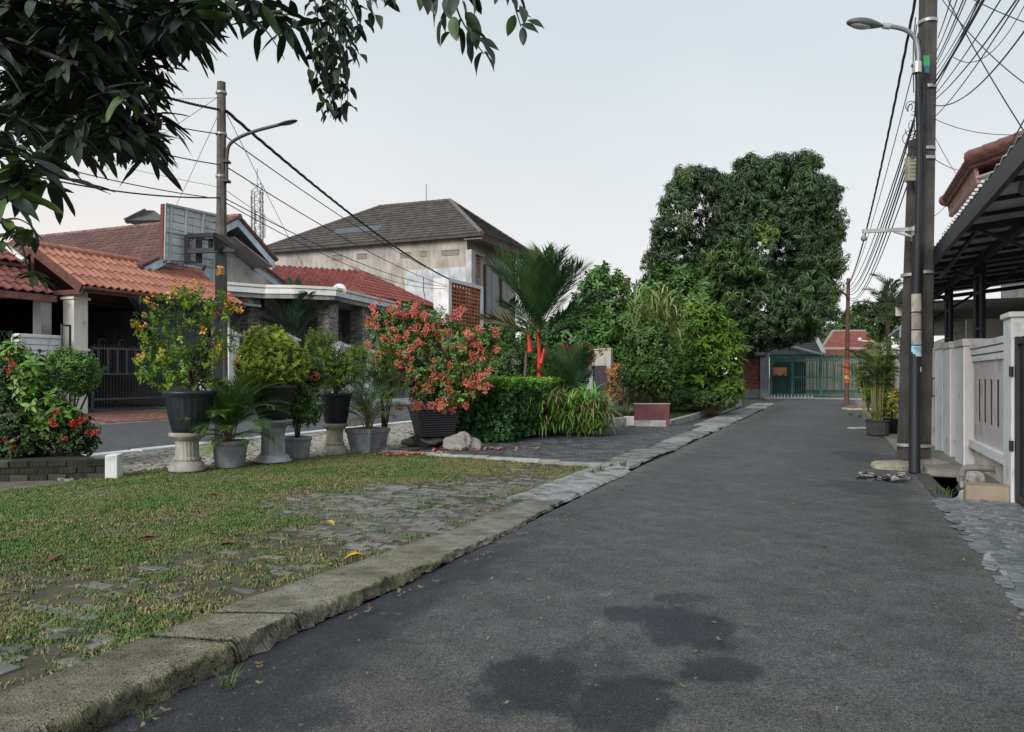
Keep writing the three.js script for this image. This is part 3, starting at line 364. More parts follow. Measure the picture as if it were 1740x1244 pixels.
{ // carport with the orange roof, black gate, boundary wall
  const c = building('carport', 'open carport with an orange clay tile roof and dark interior, leftmost on the side road', 'carport', 16, -21.5, 0.34), s0 = 15.9, s1 = 22.7, tr = -23.0, te = -20.75, yr = 5.56, ye = 4.2;
  part(c, 'roof_deck', [prism([c.L(s0, te + 0.1, ye - 0.02), c.L(s1, te + 0.1, ye - 0.02), c.L(s1, tr, yr - 0.03), c.L(s0, tr, yr - 0.03)], V(0, -0.06, 0)), prism([c.L(s0, -25.2, ye), c.L(s0, tr, yr - 0.03), c.L(s1, tr, yr - 0.03), c.L(s1, -25.2, ye)], V(0, -0.06, 0))], M.redWood);
  const tg = tileGeo(0.272, 0.665, 0.085); tiled(c, c.L(s0, te, ye), c.L(s1, te, ye), c.L(s0, tr, yr), 0.272, 0.665, tg, orangeT, null, 130); tiled(c, c.L(s1, -25.25, ye), c.L(s0, -25.25, ye), c.L(s1, tr, yr), 0.272, 0.665, tg, orangeT, null, 60);
  caps(c, c.L(s0 - 0.05, tr, yr + 0.06), c.L(s1 + 0.05, tr, yr + 0.06), 0.15, 0.48, orangeT);
  for (const [t1, y1] of [[te, ye], [-25.2, ye]]) { part(c, 'bargeboard', bar(c.L(s0 - 0.03, tr, yr - 0.08), c.L(s0 - 0.03, t1, y1 - 0.06), 0.05, 0.26), M.redWood); }
  part(c, 'king_post', [bar(c.L(s0 + 0.06, tr, ye - 0.05), c.L(s0 + 0.06, tr, yr - 0.1), 0.1, 0.1), bar(c.L(s0 + 0.06, te, ye - 0.14), c.L(s0 + 0.06, -25.2, ye - 0.14), 0.09, 0.14)], M.redWood);
  part(c, 'fascia', c.B(s0, s1, te - 0.04, te + 0.02, ye - 0.16, ye - 0.015), M.redWood);
  for (const [s, t] of [[16.3, -21.55], [22.3, -21.55]]) { const p = (a, b, y0, y1) => c.RB(s - a, s + a, t - b, t + b, y0, y1); part(c, 'pillar', [p(0.24, 0.24, 0.34, 4.12), p(0.3, 0.3, 3.86, 3.94), p(0.29, 0.29, 2.28, 2.36)], M.cream); }
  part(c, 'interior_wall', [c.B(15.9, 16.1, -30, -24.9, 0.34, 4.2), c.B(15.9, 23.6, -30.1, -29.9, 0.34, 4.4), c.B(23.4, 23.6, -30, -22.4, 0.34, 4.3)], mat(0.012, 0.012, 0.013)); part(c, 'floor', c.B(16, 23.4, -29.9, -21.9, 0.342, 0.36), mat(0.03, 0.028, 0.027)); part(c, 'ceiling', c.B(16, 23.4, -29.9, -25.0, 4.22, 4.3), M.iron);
  part(c, 'door', c.RB(17.5, 18.6, -29.9, -29.84, 0.36, 2.6), M.redWood); part(c, 'window', c.RB(19.5, 21.8, -29.9, -29.85, 1.4, 2.7), M.glass);
  const g = thing('driveway_gate', 'long black metal sliding gate with vertical bars across the carport', 'gate', R(16.6, -21.25, 0.34), -TH + Math.PI / 2), w = 6.1; // local x runs along the street
  const gx = (x0, x1, y0, y1, z0 = -0.025, z1 = 0.025) => box(x0, x1, y0, y1, z0, z1);
  part(g, 'frame', [gx(0, w, 0.06, 0.13), gx(0, w, 0.42, 0.48), gx(0, w, 1.22, 1.27), gx(0, w, 2.02, 2.08), gx(0, 0.06, 0.06, 2.1), gx(w - 0.06, w, 0.06, 2.1), gx(w / 2 - 0.03, w / 2 + 0.03, 0.06, 2.1)], mat(0.045, 0.055, 0.065, { roughness: 0.5 })); part(g, 'track', box(-0.3, w + 0.3, -0.0, 0.03, -0.06, 0.06), M.metalGrey);
  const bg = fin(new THREE.CylinderGeometry(0.012, 0.012, 1.9, 6)), sg = fin(new THREE.ConeGeometry(0.022, 0.13, 6)), pg = fin(rbox(-0.045, 0.045, -0.42, 0.42, -0.008, 0.008, 0.006)); for (let x = 0.12, i = 0; x < w - 0.05; x += 0.115, i++) { const b = part(g, 'bar', bg, M.iron); b.position.set(x, 1.12, 0); const k = part(b, 'spike', sg, M.iron); k.position.set(0, 1.02, 0); if (i % 3 === 1) { const p = part(g, 'panel', pg, mat(0.03, 0.04, 0.05, { roughness: 0.4 })); p.position.set(x, 1.62 - 0.0, 0.02); } }
  for (let x = 0.4; x < w; x += 0.72) { const sc = part(g, 'scroll', new THREE.TorusGeometry(0.13, 0.012, 5, 16, 4.6), M.iron); sc.position.set(x, 2.22, 0); }
  const bw = building('boundary_wall', 'white rendered boundary wall with grooved lines left of the black gate', 'wall', 16.3, -21.4, 0.17); const wa = sAt(24, -21.4), wb = sAt(97, -21.4); part(bw, 'wall_body', bw.RB(wa, wb, -21.55, -21.2, 0.0, 2.62), M.white); part(bw, 'coping', bw.RB(wa - 0.04, wb + 0.03, -21.6, -21.15, 2.62, 2.72), M.white); for (let i = 0; i < 3; i++) part(bw, 'groove_band', bw.B(wa + 0.12, wb - 0.1, -21.2, -21.19, 2.42 - i * 0.16, 2.43 - i * 0.16), M.black); part(bw, 'letter_plate', bw.RB(wa + 0.75, wb - 0.42, -21.2, -21.18, 1.65, 1.78), M.metalGrey);
  const tall = building('gate_frame', 'tall dark metal frame beside the cream carport pillar', 'frame', 16.75, -21.0, 0.34); part(tall, 'post', [bar(tall.L(sAt(105, -21), -21, 0.34), tall.L(sAt(105, -21), -21, 3.05), 0.05, 0.05), bar(tall.L(sAt(119, -21), -21, 0.34), tall.L(sAt(119, -21), -21, 3.05), 0.05, 0.05), bar(tall.L(sAt(105, -21), -21, 3.02), tall.L(sAt(119, -21), -21, 3.02), 0.05, 0.05)], M.iron);
  const lf = building('metal_fence', 'black iron railing with curled tops at the left edge of the view', 'fence', 14.5, -21.4, 0.17); { const b = lf.B(13.0, wa - 0.02, -21.42, -21.38, 2.0, 2.05); part(lf, 'rail', [b, lf.B(13, wa - 0.02, -21.42, -21.38, 0.5, 0.55)], M.iron); const rg = fin(new THREE.CylinderGeometry(0.016, 0.016, 2.3, 6)), tg2 = fin(new THREE.TorusGeometry(0.07, 0.014, 5, 12, 4.2)); for (let s = 13.05; s < wa - 0.04; s += 0.14) { const r = part(lf, 'bar', rg, M.iron); r.position.copy(lf.L(s, -21.4, 1.5)); const q = part(r, 'curl', tg2, M.iron); q.position.set(0, 1.2, 0); q.rotation.y = 1.2; } }
  // porch at the very left
  const ph = building('tiled_porch', 'porch with two low brown tile roofs and dark arched doorway at the left edge', 'porch', 13, -23, 0.34), t2 = tileGeo(0.3, 0.42, 0.07);
  const pr = (s0, s1, t0, y0, t1, y1) => { part(ph, 'roof_deck', prism([ph.L(s0, t0, y0 - 0.03), ph.L(s1, t0, y0 - 0.03), ph.L(s1, t1, y1 - 0.03), ph.L(s0, t1, y1 - 0.03)], V(0, -0.08, 0)), M.redWood); tiled(ph, ph.L(s0, t0, y0), ph.L(s1, t0, y0), ph.L(s0, t1, y1), 0.3, 0.42, t2, rustT, null, 120); };
  pr(11.5, 15.7, -21.6, 3.95, -22.9, 4.75); pr(11.5, 15.5, -22.8, 4.95, -24.4, 5.85); part(ph, 'fascia', ph.B(11.5, 15.7, -21.62, -21.56, 3.74, 3.93), mat(0.2, 0.09, 0.07, { tx: tGrain })); caps(ph, ph.L(15.6, -22.9, 5.02), ph.L(15.6, -24.5, 5.95), 0.13, 0.4, M.white);
  part(ph, 'wall', [ph.B(11.5, 13.4, -24.6, -24.3, 0.34, 4.4), ph.B(15.3, 15.6, -24.6, -24.3, 0.34, 4.4), ph.B(13.4, 15.3, -24.6, -24.3, 3.3, 4.4)], M.greyWall); part(ph, 'doorway', ph.B(11.5, 15.6, -26.6, -26.5, 0.34, 4.4), M.black); part(ph, 'pillar', ph.RB(15.25, 15.6, -22.0, -21.65, 0.34, 3.85), M.greyWall);
}
{ // house with the plum-brown roof and pale blue gable
  const h = building('gabled_house', 'house with plum-brown tile roof and a pale blue edged gable behind the backboard', 'house', 24.2, -22.6, 0.34), sr = 24.2, yr = 8.0, tg = -22.45;
  const f = (s) => s < sr ? lerp(yr, 5.25, (sr - s) / 4.9) : lerp(yr, 6.55, (s - sr) / 2.15); const tb = -36;
  const A = h.L(19.3, tb, 5.25), B = h.L(19.3, tg, 5.25), Tt = h.L(sr, tb, yr);
  part(h, 'roof_deck', [prism([h.L(19.3, tb, 5.2), h.L(sr, tb, yr - 0.05), h.L(sr, tg - 0.05, yr - 0.05), h.L(19.3, tg - 0.05, 5.2)], V(0, -0.1, 0)), prism([h.L(sr, tb, yr - 0.05), h.L(26.4, tb, 6.5), h.L(26.4, tg - 0.05, 6.5), h.L(sr, tg - 0.05, yr - 0.05)], V(0, -0.1, 0))], M.greyWall);
  const tl = tileGeo(0.33, 0.4, 0.1, false, 0.05); tiled(h, A, B, Tt, 0.33, 0.4, tl, plumT, null, 290); tiled(h, h.L(26.45, tg, 6.52), h.L(26.45, tb, 6.52), h.L(sr, tg, yr), 0.33, 0.4, tl, plumT, null, 10);
  caps(h, h.L(sr, tb, yr + 0.05), h.L(sr, tg + 0.1, yr + 0.05), 0.13, 0.42, [plumT[1], mat(0.24, 0.15, 0.13, { tx: tGrain })]); caps(h, h.L(19.4, tg + 0.02, 5.36), h.L(sr, tg + 0.02, yr + 0.05), 0.1, 0.4, plumT, 'verge_tile'); caps(h, h.L(26.5, tg + 0.02, 6.6), h.L(sr, tg + 0.02, yr + 0.05), 0.1, 0.4, plumT, 'verge_tile');
  const fb = (s0, y0, s1, y1, d) => prism([h.L(s0, tg + 0.02, y0), h.L(s1, tg + 0.02, y1), h.L(s1, tg + 0.02, y1 - d), h.L(s0, tg + 0.02, y0 - d)], V(-0.05, 0, 0)); part(h, 'bargeboard', [fb(19.35, 5.22, sr, yr - 0.05, 0.3), fb(sr, yr - 0.05, 26.4, 6.5, 0.3)], M.paleBlue);
  part(h, 'gable_wall', [prism([h.L(19.8, -23.6, 4.75), h.L(23.2, -23.6, 4.5), h.L(23.6, -23.6, 0.4), h.L(26.2, -23.6, 0.4), h.L(26.2, -23.6, 6.5), h.L(sr, -23.6, 7.75), h.L(19.8, -23.6, 5.35)], V(-0.25, 0, 0))], M.paleBlue); part(h, 'side_wall', h.B(19.8, 20.05, -36, -24.2, 4.75, 5.3), M.cream);
  part(h, 'soffit', prism([h.L(24.0, tg, 7.2), h.L(26.3, tg, 6.3), h.L(26.3, -23.6, 6.3), h.L(24.0, -23.6, 7.2)], V(0, -0.05, 0)), mat(0.30, 0.28, 0.265, { tx: tStain }));
  // lower second roof edge to the right
  const q0 = at(432, 447, 33.5), q1 = at(486, 487, 34.8); const a = h.W(q0), b = h.W(q1); part(h, 'lower_bargeboard', prism([a, b, b.clone().add(V(0, -0.32, 0)), a.clone().add(V(0, -0.32, 0))], V(-0.06, 0, 0)), M.paleBlue); const back = V(-3, 0, 0); part(h, 'lower_roof', prism([a.clone().add(V(0.05, 0.06, 0)), b.clone().add(V(0.05, 0.06, 0)), b.clone().add(back).add(V(0, 0.06, 0)), a.clone().add(back).add(V(0, 0.06, 0))], V(0, -0.1, 0)), M.greyWall); caps(h, a.clone().add(V(0, 0.12, 0)), b.clone().add(V(0, 0.12, 0)), 0.1, 0.4, plumT, 'verge_tile');
  part(h, 'lower_wall', prism([h.L(24.6, -23.4, 0.4), h.L(28.6, -23.4, 0.4), h.L(28.6, -23.4, 5.4), h.L(24.6, -23.4, 6.6)], V(-0.2, 0, 0)), mat(0.4, 0.385, 0.36, { tx: tStain })); part(h, 'window', [h.B(25.2, 26.8, -23.4, -23.35, 4.55, 5.15)], M.darkIn);
  const hp = thing('hipped_roof_house', 'small grey hipped roof peeping over the plum-brown roof ridge', 'house', at(246, 372, 50).setY(0)); { const p = hp.position, A2 = at(212, 374, 50).sub(p), B2 = at(284, 374, 52).sub(p), C2 = at(246, 357, 53).sub(p), C3 = at(262, 357.5, 55).sub(p); part(hp, 'roof', [prism([A2, B2, C3, C2], V(0, -0.2, -0.2)), prism([A2, C2, C2.clone().add(V(-0.5, -0.6, -4))], V(0, -0.15, 0))], greyT[1]); part(hp, 'ridge_cap', bar(A2.clone().add(V(0, 0.05, 0)), C2.clone().add(V(0, 0.05, 0)), 0.14, 0.1), greyT[2]); part(hp, 'wall', prism([A2.clone().add(V(0.6, -0.2, -0.6)), B2.clone().add(V(-0.4, -0.2, -0.6)), V(B2.x - 0.4, 0, B2.z - 0.6), V(A2.x + 0.6, 0, A2.z - 0.6)], V(0, 0, -3)), M.cream); }
}
{ // grey house: flat white-edged canopy, stone pillars, red hip roof
  const h = building('stone_pillared_house', 'low grey house with white-edged canopy, stacked-stone pillars and red hipped roof', 'house', 26, -20.5, 0.3), yC = 5.1;
  const cp = [[385, 481], [450, 486], [500, 486.5], [571, 490], [624, 503], [739, 530]].map(([u, v]) => { const z = (yC - EYE) * F / (HZ - v); const p = at(u, v, z); return h.L(...toST(p), yC); });
  const rear = [h.L(38, -25, yC), h.L(22, -25, yC)], poly = [...cp, ...rear]; part(h, 'canopy_slab', prism([...poly].reverse(), V(0, -0.1, 0)), mat(0.34, 0.335, 0.33, { tx: tStain }));
  for (let i = 0; i < cp.length - 1; i++) { const a = cp[i], b = cp[i + 1]; part(h, 'fascia', prism([a, b, b.clone().add(V(0, -0.3, 0)), a.clone().add(V(0, -0.3, 0))], V(-0.09, 0, 0.03)), M.white); part(h, 'fascia_trim', prism([a.clone().add(V(0.04, 0.05, 0)), b.clone().add(V(0.04, 0.05, 0)), b.clone().add(V(0.04, -0.06, 0)), a.clone().add(V(0.04, -0.06, 0))], V(-0.12, 0, 0.02)), M.cream); part(h, 'soffit_band', prism([a.clone().add(V(-0.1, -0.3, 0)), b.clone().add(V(-0.1, -0.3, 0)), b.clone().add(V(-0.1, -0.48, 0)), a.clone().add(V(-0.1, -0.48, 0))], V(-0.08, 0, 0.03)), M.greyWall); }
  part(h, 'wall', [h.B(23, 38, -24.2, -24, 0.3, 5), h.B(22.9, 23.1, -30, -24.2, 0.3, 5), h.B(33.5, 37.6, -22.6, -22.4, 0.3, 5.0), h.B(33.5, 33.7, -24, -22.6, 0.3, 5)], M.greyWall);
  for (const [u, t, w] of [[422, -21.6, 0.62], [557, -19.6, 0.58], [611, -20.0, 0.6], [535, -22.6, 0.5]]) { const s = sAt(u, t), p = part(h, 'stone_pillar', h.B(s - w / 2, s + w / 2, t - w / 2, t + w / 2, 0.3, 4.7), M.greyWall); rs(Math.round(u)); const pm = [0, 1, 2, 3].map((i) => mat(0.15 + i * 0.055, 0.14 + i * 0.052, 0.125 + i * 0.046, { tx: tGrain, bump: 0.01 })), c = h.L(s, t, 0.3); for (let y = 0; y < 4.38; y += 0.075) for (const [fx, fz] of [[1, 0], [0, 1]]) for (let k = 0, x = -w / 2; x < w / 2 - 0.02; k++) { const l = Math.min(rr(0.16, 0.34), w / 2 - x); const g = rbox(0, l - 0.006, 0, 0.07, -0.02, rr(0.02, 0.05), 0.006), o = part(p, 'stone', g, pick(pm)); o.rotation.y = fx ? Math.PI / 2 : 0; o.position.set(c.x + (fx ? w / 2 : x), c.y + y, c.z + (fx ? -x : w / 2)); x += l; } }
  for (const u of [632, 662]) { const s = sAt(u, -22.4); part(h, 'window', [h.RB(s - 0.42, s + 0.42, -22.4, -22.3, 2.2, 4.35, 0.03)], M.white); part(h, 'window_pane', h.RB(s - 0.12, s + 0.2, -22.3, -22.27, 2.6, 3.6), M.glass); } const dl = sAt(420, -23.9); part(h, 'window', h.B(24.5, 25.6, -24, -23.95, 1.6, 3.6), M.glass);
  part(h, 'awning', prism([h.L(sAt(388, -21), -21.0, 4.35), h.L(sAt(444, -20.6), -20.6, 4.3), h.L(sAt(444, -20.6) + 0.5, -22.5, 4.5), h.L(sAt(388, -21), -22.5, 4.5)], V(0, -0.09, 0)), M.metalGrey);
  // red roof
  const E = (u, v, z) => h.W(at(u, v, z)), r0 = E(462, 464, 42), r1 = E(615, 463, 40.5), e0 = E(450, 500, 33), e1 = E(597, 500, 33.5), e2 = E(752, 527, 44);
  part(h, 'roof_deck', [prism([e0, e1, r1, r0], V(0, -0.12, 0)), prism([e1, e2, r1], V(0, -0.12, 0))], redT[2]); const rt = tileGeo(0.3, 0.4, 0.1, false, 0.05); const pIn = (P0, X, Y, a, b, c, d) => (u, v) => { const q = [P0.x + X.x * u + Y.x * v, P0.z + X.z * u + Y.z * v], tri = (A, B, C) => { const sg = (P1, P2) => (q[0] - P2.x) * (P1.z - P2.z) - (P1.x - P2.x) * (q[1] - P2.z), d1 = sg(A, B), d2 = sg(B, C), d3 = sg(C, A); return !((d1 < 0 || d2 < 0 || d3 < 0) && (d1 > 0 || d2 > 0 || d3 > 0)); }; return tri(a, b, c) || (d && tri(a, c, d)); };
  const face = (a, b, c, d) => { const ux = b.clone().sub(a).normalize(), nn = ux.clone().cross(c.clone().sub(a)).normalize(), uy = nn.clone().cross(ux), pr = [a, b, c, d].filter(Boolean), xs = pr.map((p) => p.clone().sub(a).dot(ux)), ys = pr.map((p) => p.clone().sub(a).dot(uy)), x0 = Math.min(...xs), x1 = Math.max(...xs), y1 = Math.max(...ys); const O = a.clone().addScaledVector(ux, x0), A = a.clone().addScaledVector(ux, x1), T = O.clone().addScaledVector(uy, y1); return [O, A, T, pIn(O, A.clone().sub(O), T.clone().sub(O), a, b, c, d)]; }; h.face = face;
  const up = V(0, 0.02, 0), lay = (a, b, c, d) => { const [O, A, T, ins] = face(a, b, c, d); return tiled(h, O.add(up), A.add(up), T.add(up), 0.3, 0.4, rt, redT, ins); }; pieces(h, 'roof_tile', [...lay(e0, e1, r1, r0), ...lay(e1, e2, r1)], 300); caps(h, r0, r1, 0.12, 0.4, redT); caps(h, e1, r1, 0.12, 0.4, [redT[1], mat(0.34, 0.13, 0.10, { tx: tGrain })], 'hip_tile'); caps(h, e2, r1, 0.12, 0.4, redT, 'hip_tile');
  M.face = face; M.lay = (par, a, b, c, d, w, l, geo, ms) => { const [O, A, T, ins] = face(a, b, c, d); return tiled(par, O, A, T, w, l, geo, ms, ins); };
  const dish = thing('satellite_dish', 'white satellite dish on the canopy edge before the red roof', 'satellite dish', at(577, 492, 31.5)); part(dish, 'dish', new THREE.SphereGeometry(0.6, 20, 10, 0, 6.3, 0, 0.62).translate(0, -0.52, 0).rotateX(1.2).rotateZ(-0.65).scale(0.8, 0.8, 0.8), mat(0.72, 0.72, 0.7, { side: 2 })); part(dish, 'mast', [rod(V(0, -0.3, 0), V(0.02, 0.08, 0), 0.02), rod(V(0, -0.02, 0), V(-0.18, 0.22, 0.3), 0.01)], M.metalGrey);
  // garden wall of the house: capped white posts with dark railings
  const gw = building('railing_wall', 'row of white capped posts with grey railings before the stone-pillared house', 'fence', 28, -18.85, 0.18); const post = (u, v, w) => { const s = sAt(u, -18.9), p = R(s, -18.9), y = EYE - (v - HZ) / F * -p.z; part(gw, 'post', gw.RB(s - w / 2, s + w / 2, -18.9 - w / 2, -18.9 + w / 2, 0.1, y), M.white); const c = gw.L(s, -18.9, y), k = w * 0.62; part(gw, 'post_cap', [rbox(c.x - k, c.x + k, c.y, c.y + 0.09, c.z - k, c.z + k, 0.02), new THREE.ConeGeometry(k * 1.25, 0.22, 4).rotateY(Math.PI / 4).translate(c.x, c.y + 0.2, c.z)], mat(0.42, 0.42, 0.43, { tx: tStain })); return s; };
  const ps = [post(388, 572, 0.5), post(487, 580, 0.62), post(578, 592, 0.62), post(620, 602, 0.95)]; const rg = fin(new THREE.CylinderGeometry(0.014, 0.014, 1.7, 5)); const gm = mat(0.10, 0.12, 0.15, { roughness: 0.5 }); for (const [a, b] of [[ps[0], ps[1]], [ps[1], ps[2]], [ps[3], ps[3] + 5.2]]) { part(gw, 'rail', [gw.B(a + 0.3, b - 0.3, -18.93, -18.87, 0.5, 0.55), gw.B(a + 0.3, b - 0.3, -18.93, -18.87, 1.95, 2.0)], gm); for (let s = a + 0.36; s < b - 0.3; s += 0.14) { const o = part(gw, 'bar', rg, gm); o.position.copy(gw.L(s, -18.9, 1.25)); } }
  part(gw, 'low_wall', gw.B(ps[0], ps[3] + 5.2, -18.98, -18.82, 0.1, 0.48), M.white); const wt = thing('water_drum', 'pale grey rounded drum standing before the gate behind the black urn', 'drum', R(sAt(355, -18.2), -18.2, 0.17)); part(wt, 'drum_body', lathe([[0, 0], [0.34, 0], [0.37, 0.05], [0.37, 0.9], [0.34, 1.1], [0.22, 1.25], [0, 1.28]]), mat(0.45, 0.47, 0.49, { tx: tStain })); part(wt, 'band', lathe([[0.37, 0.4], [0.39, 0.42], [0.39, 0.48], [0.37, 0.5]]), M.metalGrey);
}
{ // tall grey-brown house with raw concrete side
  const h = building('concrete_sided_house', 'tall house with raw concrete side wall and wide grey-brown hipped roof', 'house', 40.8, -20, 0.3), yE = 9.95, sA = 40.4, sB = 48.9, sm_ = 44.65, tR = -19.1, tL = -36;
  part(h, 'side_wall', h.B(40.9, 41.15, -35.5, -20.3, 0.3, 10.15), mat(0.33, 0.30, 0.265, { tx: again(tStain, 3.2, 5), bump: 0.01 })); part(h, 'painted_band', h.B(40.87, 40.9, -24.6, -20.3, 0.3, 8.1), mat(0.42, 0.44, 0.46, { tx: tStain, rep: 3 })); part(h, 'corner_pier', h.B(40.8, 41.4, -20.32, -19.95, 0.3, 9.1), mat(0.38, 0.37, 0.36, { tx: tStain }));
  for (const [u, v, w] of [[573, 442, 20], [615, 440, 20], [689, 438, 20], [719, 436, 12], [765, 434, 34]]) { const s = 40.9, k = (u - CU) / F, tt = s * (k * CS - SN) / (CS + k * SN), z = -R(s, tt).z, y = EYE - (v - HZ) / F * z, hw = w / F * z / 2; part(h, 'vent_slot', h.B(40.86, 40.9, tt - hw, tt + hw, y, y + 0.28), mat(0.22, 0.2, 0.18)); part(h, 'vent_lintel', h.B(40.84, 40.9, tt - hw, tt + hw, y + 0.28, y + 0.33), mat(0.16, 0.11, 0.09)); }
  const P = (s, t, y) => h.L(s, t, y), nr = P(sA, tR, yE), fr = P(sB, tR, yE), nl = P(sA, tL, yE), fl = P(sB, tL, yE), ra = P(sm_, -23.4, 13.15), rb = P(sm_, -28.9, 13.2);
  part(h, 'roof_deck', [prism([nl, nr, ra, rb], V(0, -0.15, 0)), prism([nr, fr, ra], V(0, -0.15, 0)), prism([fr, fl, rb, ra], V(0, -0.15, 0)), prism([fl, nl, rb], V(0, -0.15, 0))], greyT[2]);
  const fg = tileGeo(0.34, 0.36, 0.02, true, 0.075); rs(410); pieces(h, 'roof_tile', [...M.lay(h, nl, nr, ra, rb, 0.34, 0.36, fg, greyT), ...M.lay(h, nr, fr, ra, null, 0.34, 0.36, fg, greyT)], 0); caps(h, rb, ra, 0.16, 0.45, greyT); caps(h, nr, ra, 0.16, 0.45, [mat(0.16, 0.15, 0.14, { tx: tGrain })], 'hip_tile'); caps(h, nl, rb, 0.14, 0.45, greyT, 'hip_tile'); caps(h, fr, ra, 0.14, 0.45, greyT, 'hip_tile');
  part(h, 'eaves_board', [h.B(sA + 0.05, sB, tR - 0.05, tR, yE - 0.42, yE - 0.1)], mat(0.12, 0.05, 0.045, { tx: tGrain })); part(h, 'soffit', h.B(sA + 0.1, sB, -20.3, tR - 0.05, yE - 0.3, yE - 0.24), mat(0.2, 0.19, 0.18)); part(h, 'solar_strip', prism([P(41.6, -30.6, 10.92), P(41.6, -27.0, 10.92), P(42.05, -27.0, 11.25), P(42.05, -30.6, 11.25)], V(0, 0.09, -0.05)), mat(0.085, 0.105, 0.135, { roughness: 0.85 }));
  part(h, 'antenna', rod(P(sm_, -25.2, 13.2), P(sm_, -25.2, 14.4), 0.02), M.cable);
  part(h, 'front_wall', h.B(41.4, 48.5, -20.6, -20.35, 0.3, 9.7), mat(0.40, 0.35, 0.28, { tx: tStain })); rs(411); const bm = [mat(0.36, 0.18, 0.11, { tx: tGrain }), mat(0.40, 0.21, 0.13, { tx: tGrain }), mat(0.32, 0.155, 0.095, { tx: tGrain })], bg = fin(rbox(-0.02, 0.05, 0, 0.2, -0.55, 0.55, 0.01)); for (let y = 1; y < 8.9; y += 0.215) { const o = part(h, 'wood_panel', bg, pick(bm)); o.position.copy(P(42.2, -20.3, y)); }
  part(h, 'panel_cap', h.B(41.5, 42.9, -20.35, -20.05, 8.95, 9.1), M.metalGrey); for (const [s0, s1, y0, y1] of [[41.85, 42.6, 6.9, 7.7], [43.3, 45.2, 5.2, 8.6], [45.8, 47.6, 6.2, 8.3], [43.3, 46.5, 1.6, 4.2]]) { const w = part(h, 'window', h.RB(s0, s1, -20.28, -20.2, y0, y1), mat(0.1, 0.1, 0.105)); part(w, 'pane', h.B(s0 + 0.1, s1 - 0.1, -20.2, -20.17, y0 + 0.1, y1 - 0.1), M.glass); part(w, 'mullion', h.B((s0 + s1) / 2 - 0.03, (s0 + s1) / 2 + 0.03, -20.18, -20.15, y0 + 0.08, y1 - 0.08), M.metalGrey); }
  part(h, 'balcony', [h.B(43, 48.5, -20.35, -19.3, 4.6, 4.8)], M.darkIn);
  for (const [x, v0, v1] of [[742, 482, 512], [757, 478, 515], [720, 470, 510]]) { const p0 = h.W(at(x, v0, 43.9)), p1 = h.W(at(x + 3, v1, 43.9)); part(h, 'wall_wire', tube([p0, p0.clone().lerp(p1, 0.5).add(V(rr(-0.15, 0.15), 0, 0.03)), p1], 0.025, 8, 4), M.cable); }
  // white framed terracotta screen
  const t0 = -19.75, a = sAt(762, t0), b = sAt(816, t0), g = building('screen_tower', 'white framed box with a terracotta breeze-block screen before the concrete house', 'building', a, t0, 0.3), y1 = 6.97, y0 = 0.3; part(g, 'frame', [g.B(a - 0.25, a + 0.12, t0 - 0.2, t0 + 0.14, y0, y1), g.B(b - 0.16, b + 0.16, t0 - 0.2, t0 + 0.14, y0, y1), g.B(a + 0.12, b - 0.16, t0 - 0.2, t0 + 0.14, y1 - 0.2, y1), g.B(a + 0.12, b - 0.16, t0 - 0.2, t0 + 0.14, y0, 3.9)], M.white); part(g, 'side_wall', [g.B(a - 0.25, a - 0.02, -23.2, t0 - 0.8, y0, y1 - 1.9), g.B(a - 0.25, a - 0.02, t0 - 0.8, t0 - 0.2, y0, y1 - 0.002)], M.white); part(g, 'back_wall', g.B(a, b, t0 - 0.75, t0 - 0.65, y0, y1 - 0.2), mat(0.10, 0.04, 0.028)); 
  const nS = 10, nY = 13, w = (b - 0.16 - a - 0.12) / nS, hy = (y1 - 0.2 - 3.9) / nY, q = 0.035, shp = new THREE.Shape([[0, 0], [w, 0], [w, hy], [0, hy]].map((p) => new THREE.Vector2(...p))); shp.holes.push(new THREE.Path([[q, q], [q, hy - q], [w - q, hy * 0.62], [w - q, q]].map((p) => new THREE.Vector2(...p)))); const bl = fin(new THREE.ExtrudeGeometry(shp, { depth: 0.12, bevelEnabled: false }).rotateY(Math.PI / 2)), tm = [mat(0.42, 0.15, 0.075, { tx: tGrain }), mat(0.46, 0.18, 0.09, { tx: tGrain }), mat(0.38, 0.13, 0.066, { tx: tGrain })], it = []; for (let i = 0; i < nS; i++) for (let j = 0; j < nY; j++) it.push({ g: bl, m: pick(tm), x: new THREE.Matrix4().setPosition(g.L(a + 0.12 + i * w, t0 - 0.05, 3.9 + j * hy)) }); pieces(g, 'breeze_block', it, 140);
  const wf = building('lattice_fence', 'white cast lattice fence with round openings beyond the red palm', 'fence', sAt(820, -18.4), -18.4, 0.2); const l0 = sAt(815, -18.4), l1 = sAt(905, -18.4); part(wf, 'rail', [wf.B(l0, l1, -18.5, -18.35, 3.55, 3.7), wf.B(l0, l1, -18.5, -18.35, 2.95, 3.1), wf.B(l0, l1, -18.52, -18.33, 0.2, 2.2)], M.white); const rgE = fin(new THREE.TorusGeometry(0.2, 0.06, 6, 12).rotateY(Math.PI / 2)); for (let s = l0 + 0.2; s < l1; s += 0.42) { const o = part(wf, 'ring', rgE, M.white); o.position.copy(wf.L(s, -18.42, 3.32)); o.rotation.y = 0; }
